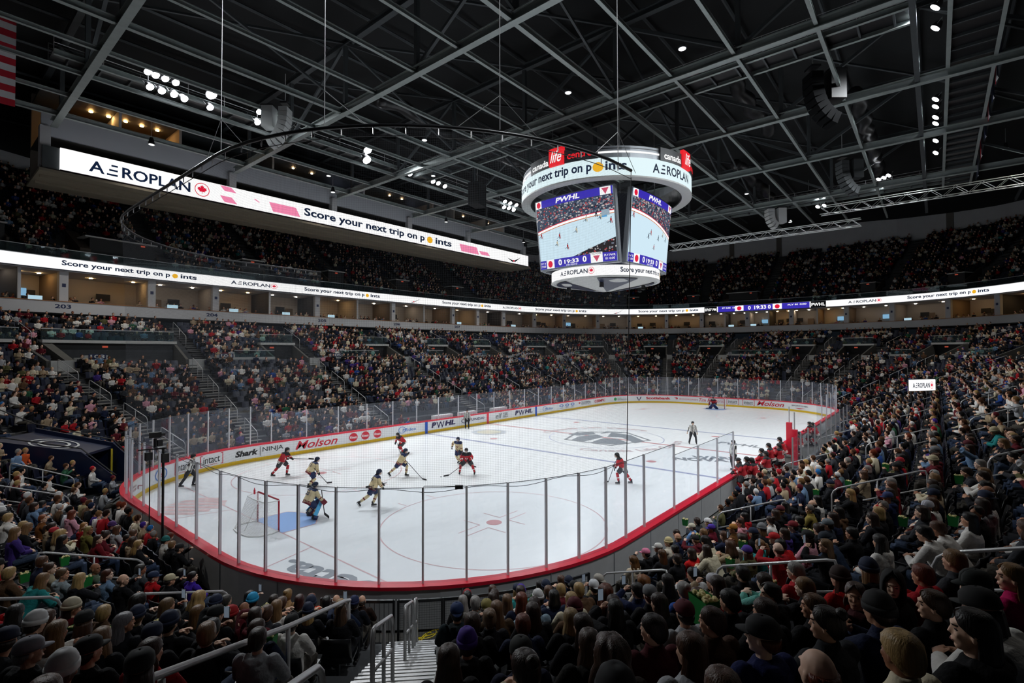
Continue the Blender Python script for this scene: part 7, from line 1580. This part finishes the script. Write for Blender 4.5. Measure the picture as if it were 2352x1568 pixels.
    if q and q[:2] in ((1418, 1550), (618, 1321)):
        mb = MB(); V, F = text_fit('VICTOIRE' if q[0] == 1418 else 'LARSEN', -.15, .15, .9, .96, .03); mb.add([(-.172, -u, v) for u, v in V], F, M_whc); mb.build('jersey_lettering', parent=t)

# ---------- things held in the hands
M_pc = mat('popcorn_green', hexc('1f8a3e'), .6); M_pcw = mat('popcorn_top', hexc('e8dca0'), .8); M_ph = mat('phone_body', (.01, .01, .012), .3)
def hold(px, py, make):
    d = np.array([math.hypot(DSEAT[0]-px, DSEAT[1]-py) for DSEAT in [SA_[k] for k in IND]]); return IND[int(np.argmin(d))]
def popcorn(k, lab, big=1.0):
    t0, ps, q = PLACED[int(k)]; p = PROT[ps]['p']; m = t0.matrix_basis; w = Matrix.LocRotScale(t0.location, t0.rotation_euler.to_quaternion(), t0.scale) @ Vector((p.wr[0]+p.wr[1])/2+V3(.1, 0, .06))
    t = empty('popcorn_carton', w, t0.rotation_euler.z, label=lab, cat='popcorn carton'); b = .07*big; h = .2*big; mb = MB()
    mb.add([(-b, -b*.6, 0), (b, -b*.6, 0), (b, b*.6, 0), (-b, b*.6, 0), (-b*1.3, -b*.9, h), (b*1.3, -b*.9, h), (b*1.3, b*.9, h), (-b*1.3, b*.9, h)], [(0, 3, 2, 1), (0, 1, 5, 4), (1, 2, 6, 5), (2, 3, 7, 6), (3, 0, 4, 7)], M_pc); mb.build('carton', parent=t)
    mb = MB()
    for i in range(14): mb.ell((rs.uniform(-b, b), rs.uniform(-b*.7, b*.7), h+rs.uniform(-.01, .02)), (.022*big, .02*big, .018*big), M_pcw, 6, 4)
    mb.build('popcorn', parent=t)
    if big > 1.3:
        mb = MB(); 
        for body, z0, z1, mm in (('POP', h*.52, h*.8, mat('pop_yellow', hexc('e0b030'), .5)), ('CORN', h*.22, h*.45, M_wht2)): V, F = text_fit(body, -b*.8, b*.8, z0, z1, .04); mb.add([(-b*1.2-.012, -u, v) for u, v in V], F, mm)
        mb.build('carton_lettering', parent=t)
M_wht2 = M_whc
pcs = [(1700, 1425, 1.7, 'big green POP CORN carton beside the camouflage-topped spectator'), (1905, 1215, 1.2, 'green popcorn carton raised by the grey-capped spectator'), (125, 1320, 1.2, 'green popcorn tub among the goalward spectators, lowest rows'), (1560, 1140, 1.0, 'small green popcorn carton near the long cap rail'), (1955, 1060, 1.0, 'green popcorn carton in the benchward middle rows'), (1850, 1030, 1.0, 'green popcorn carton farther up the benchward rows'), (2090, 1010, 1.1, 'green popcorn carton high in the benchward rows'), (1630, 1190, 1.0, 'green popcorn carton by the purple-capped spectator')]
done = set()
for px, py, bg, lab in pcs:
    k = int(hold(px, py, None))
    if k in done: continue
    done.add(k); popcorn(k, lab, bg)
nn = 0
for k in IND:
    k = int(k); t0, ps, q = PLACED[k]; lb = t0['label'].split(', ')
    if k in done or ps > 1 or DEP[k] < 6 or nn >= 18 or rs.random() > .16 or len(lb) < 4: continue
    done.add(k); nn += 1; popcorn(k, 'green popcorn carton in '+' '.join(lb[2].split()[:3])+', '+' '.join(lb[3].split()[:9]), .9)
ph_n = 0
for k in IND:
    t0, ps, q = PLACED[int(k)]
    if ps == 2 and ph_n < 14:
        p = PROT[ps]['p']; w = Matrix.LocRotScale(t0.location, t0.rotation_euler.to_quaternion(), t0.scale) @ Vector(p.wr[0]+V3(.06, -.02, .13)); mb = MB(); mb.box((0, 0, 0), (.009, .075, .15), M_ph); mb.box((-.0055, 0, 0), (.002, .067, .138), led('phone_screen', '8a98a8', .35))
        t = mb.build('phone', label='raised phone held by '+' '.join(t0['label'].split(',')[0].split()[:5])+' spectator, '+t0['label'].split(', ')[2]+' '+' '.join(t0['label'].split(', ')[3].split()[:3]), cat='phone'); t.location = w; t.rotation_euler = (0, 0, t0.rotation_euler.z); ph_n += 1
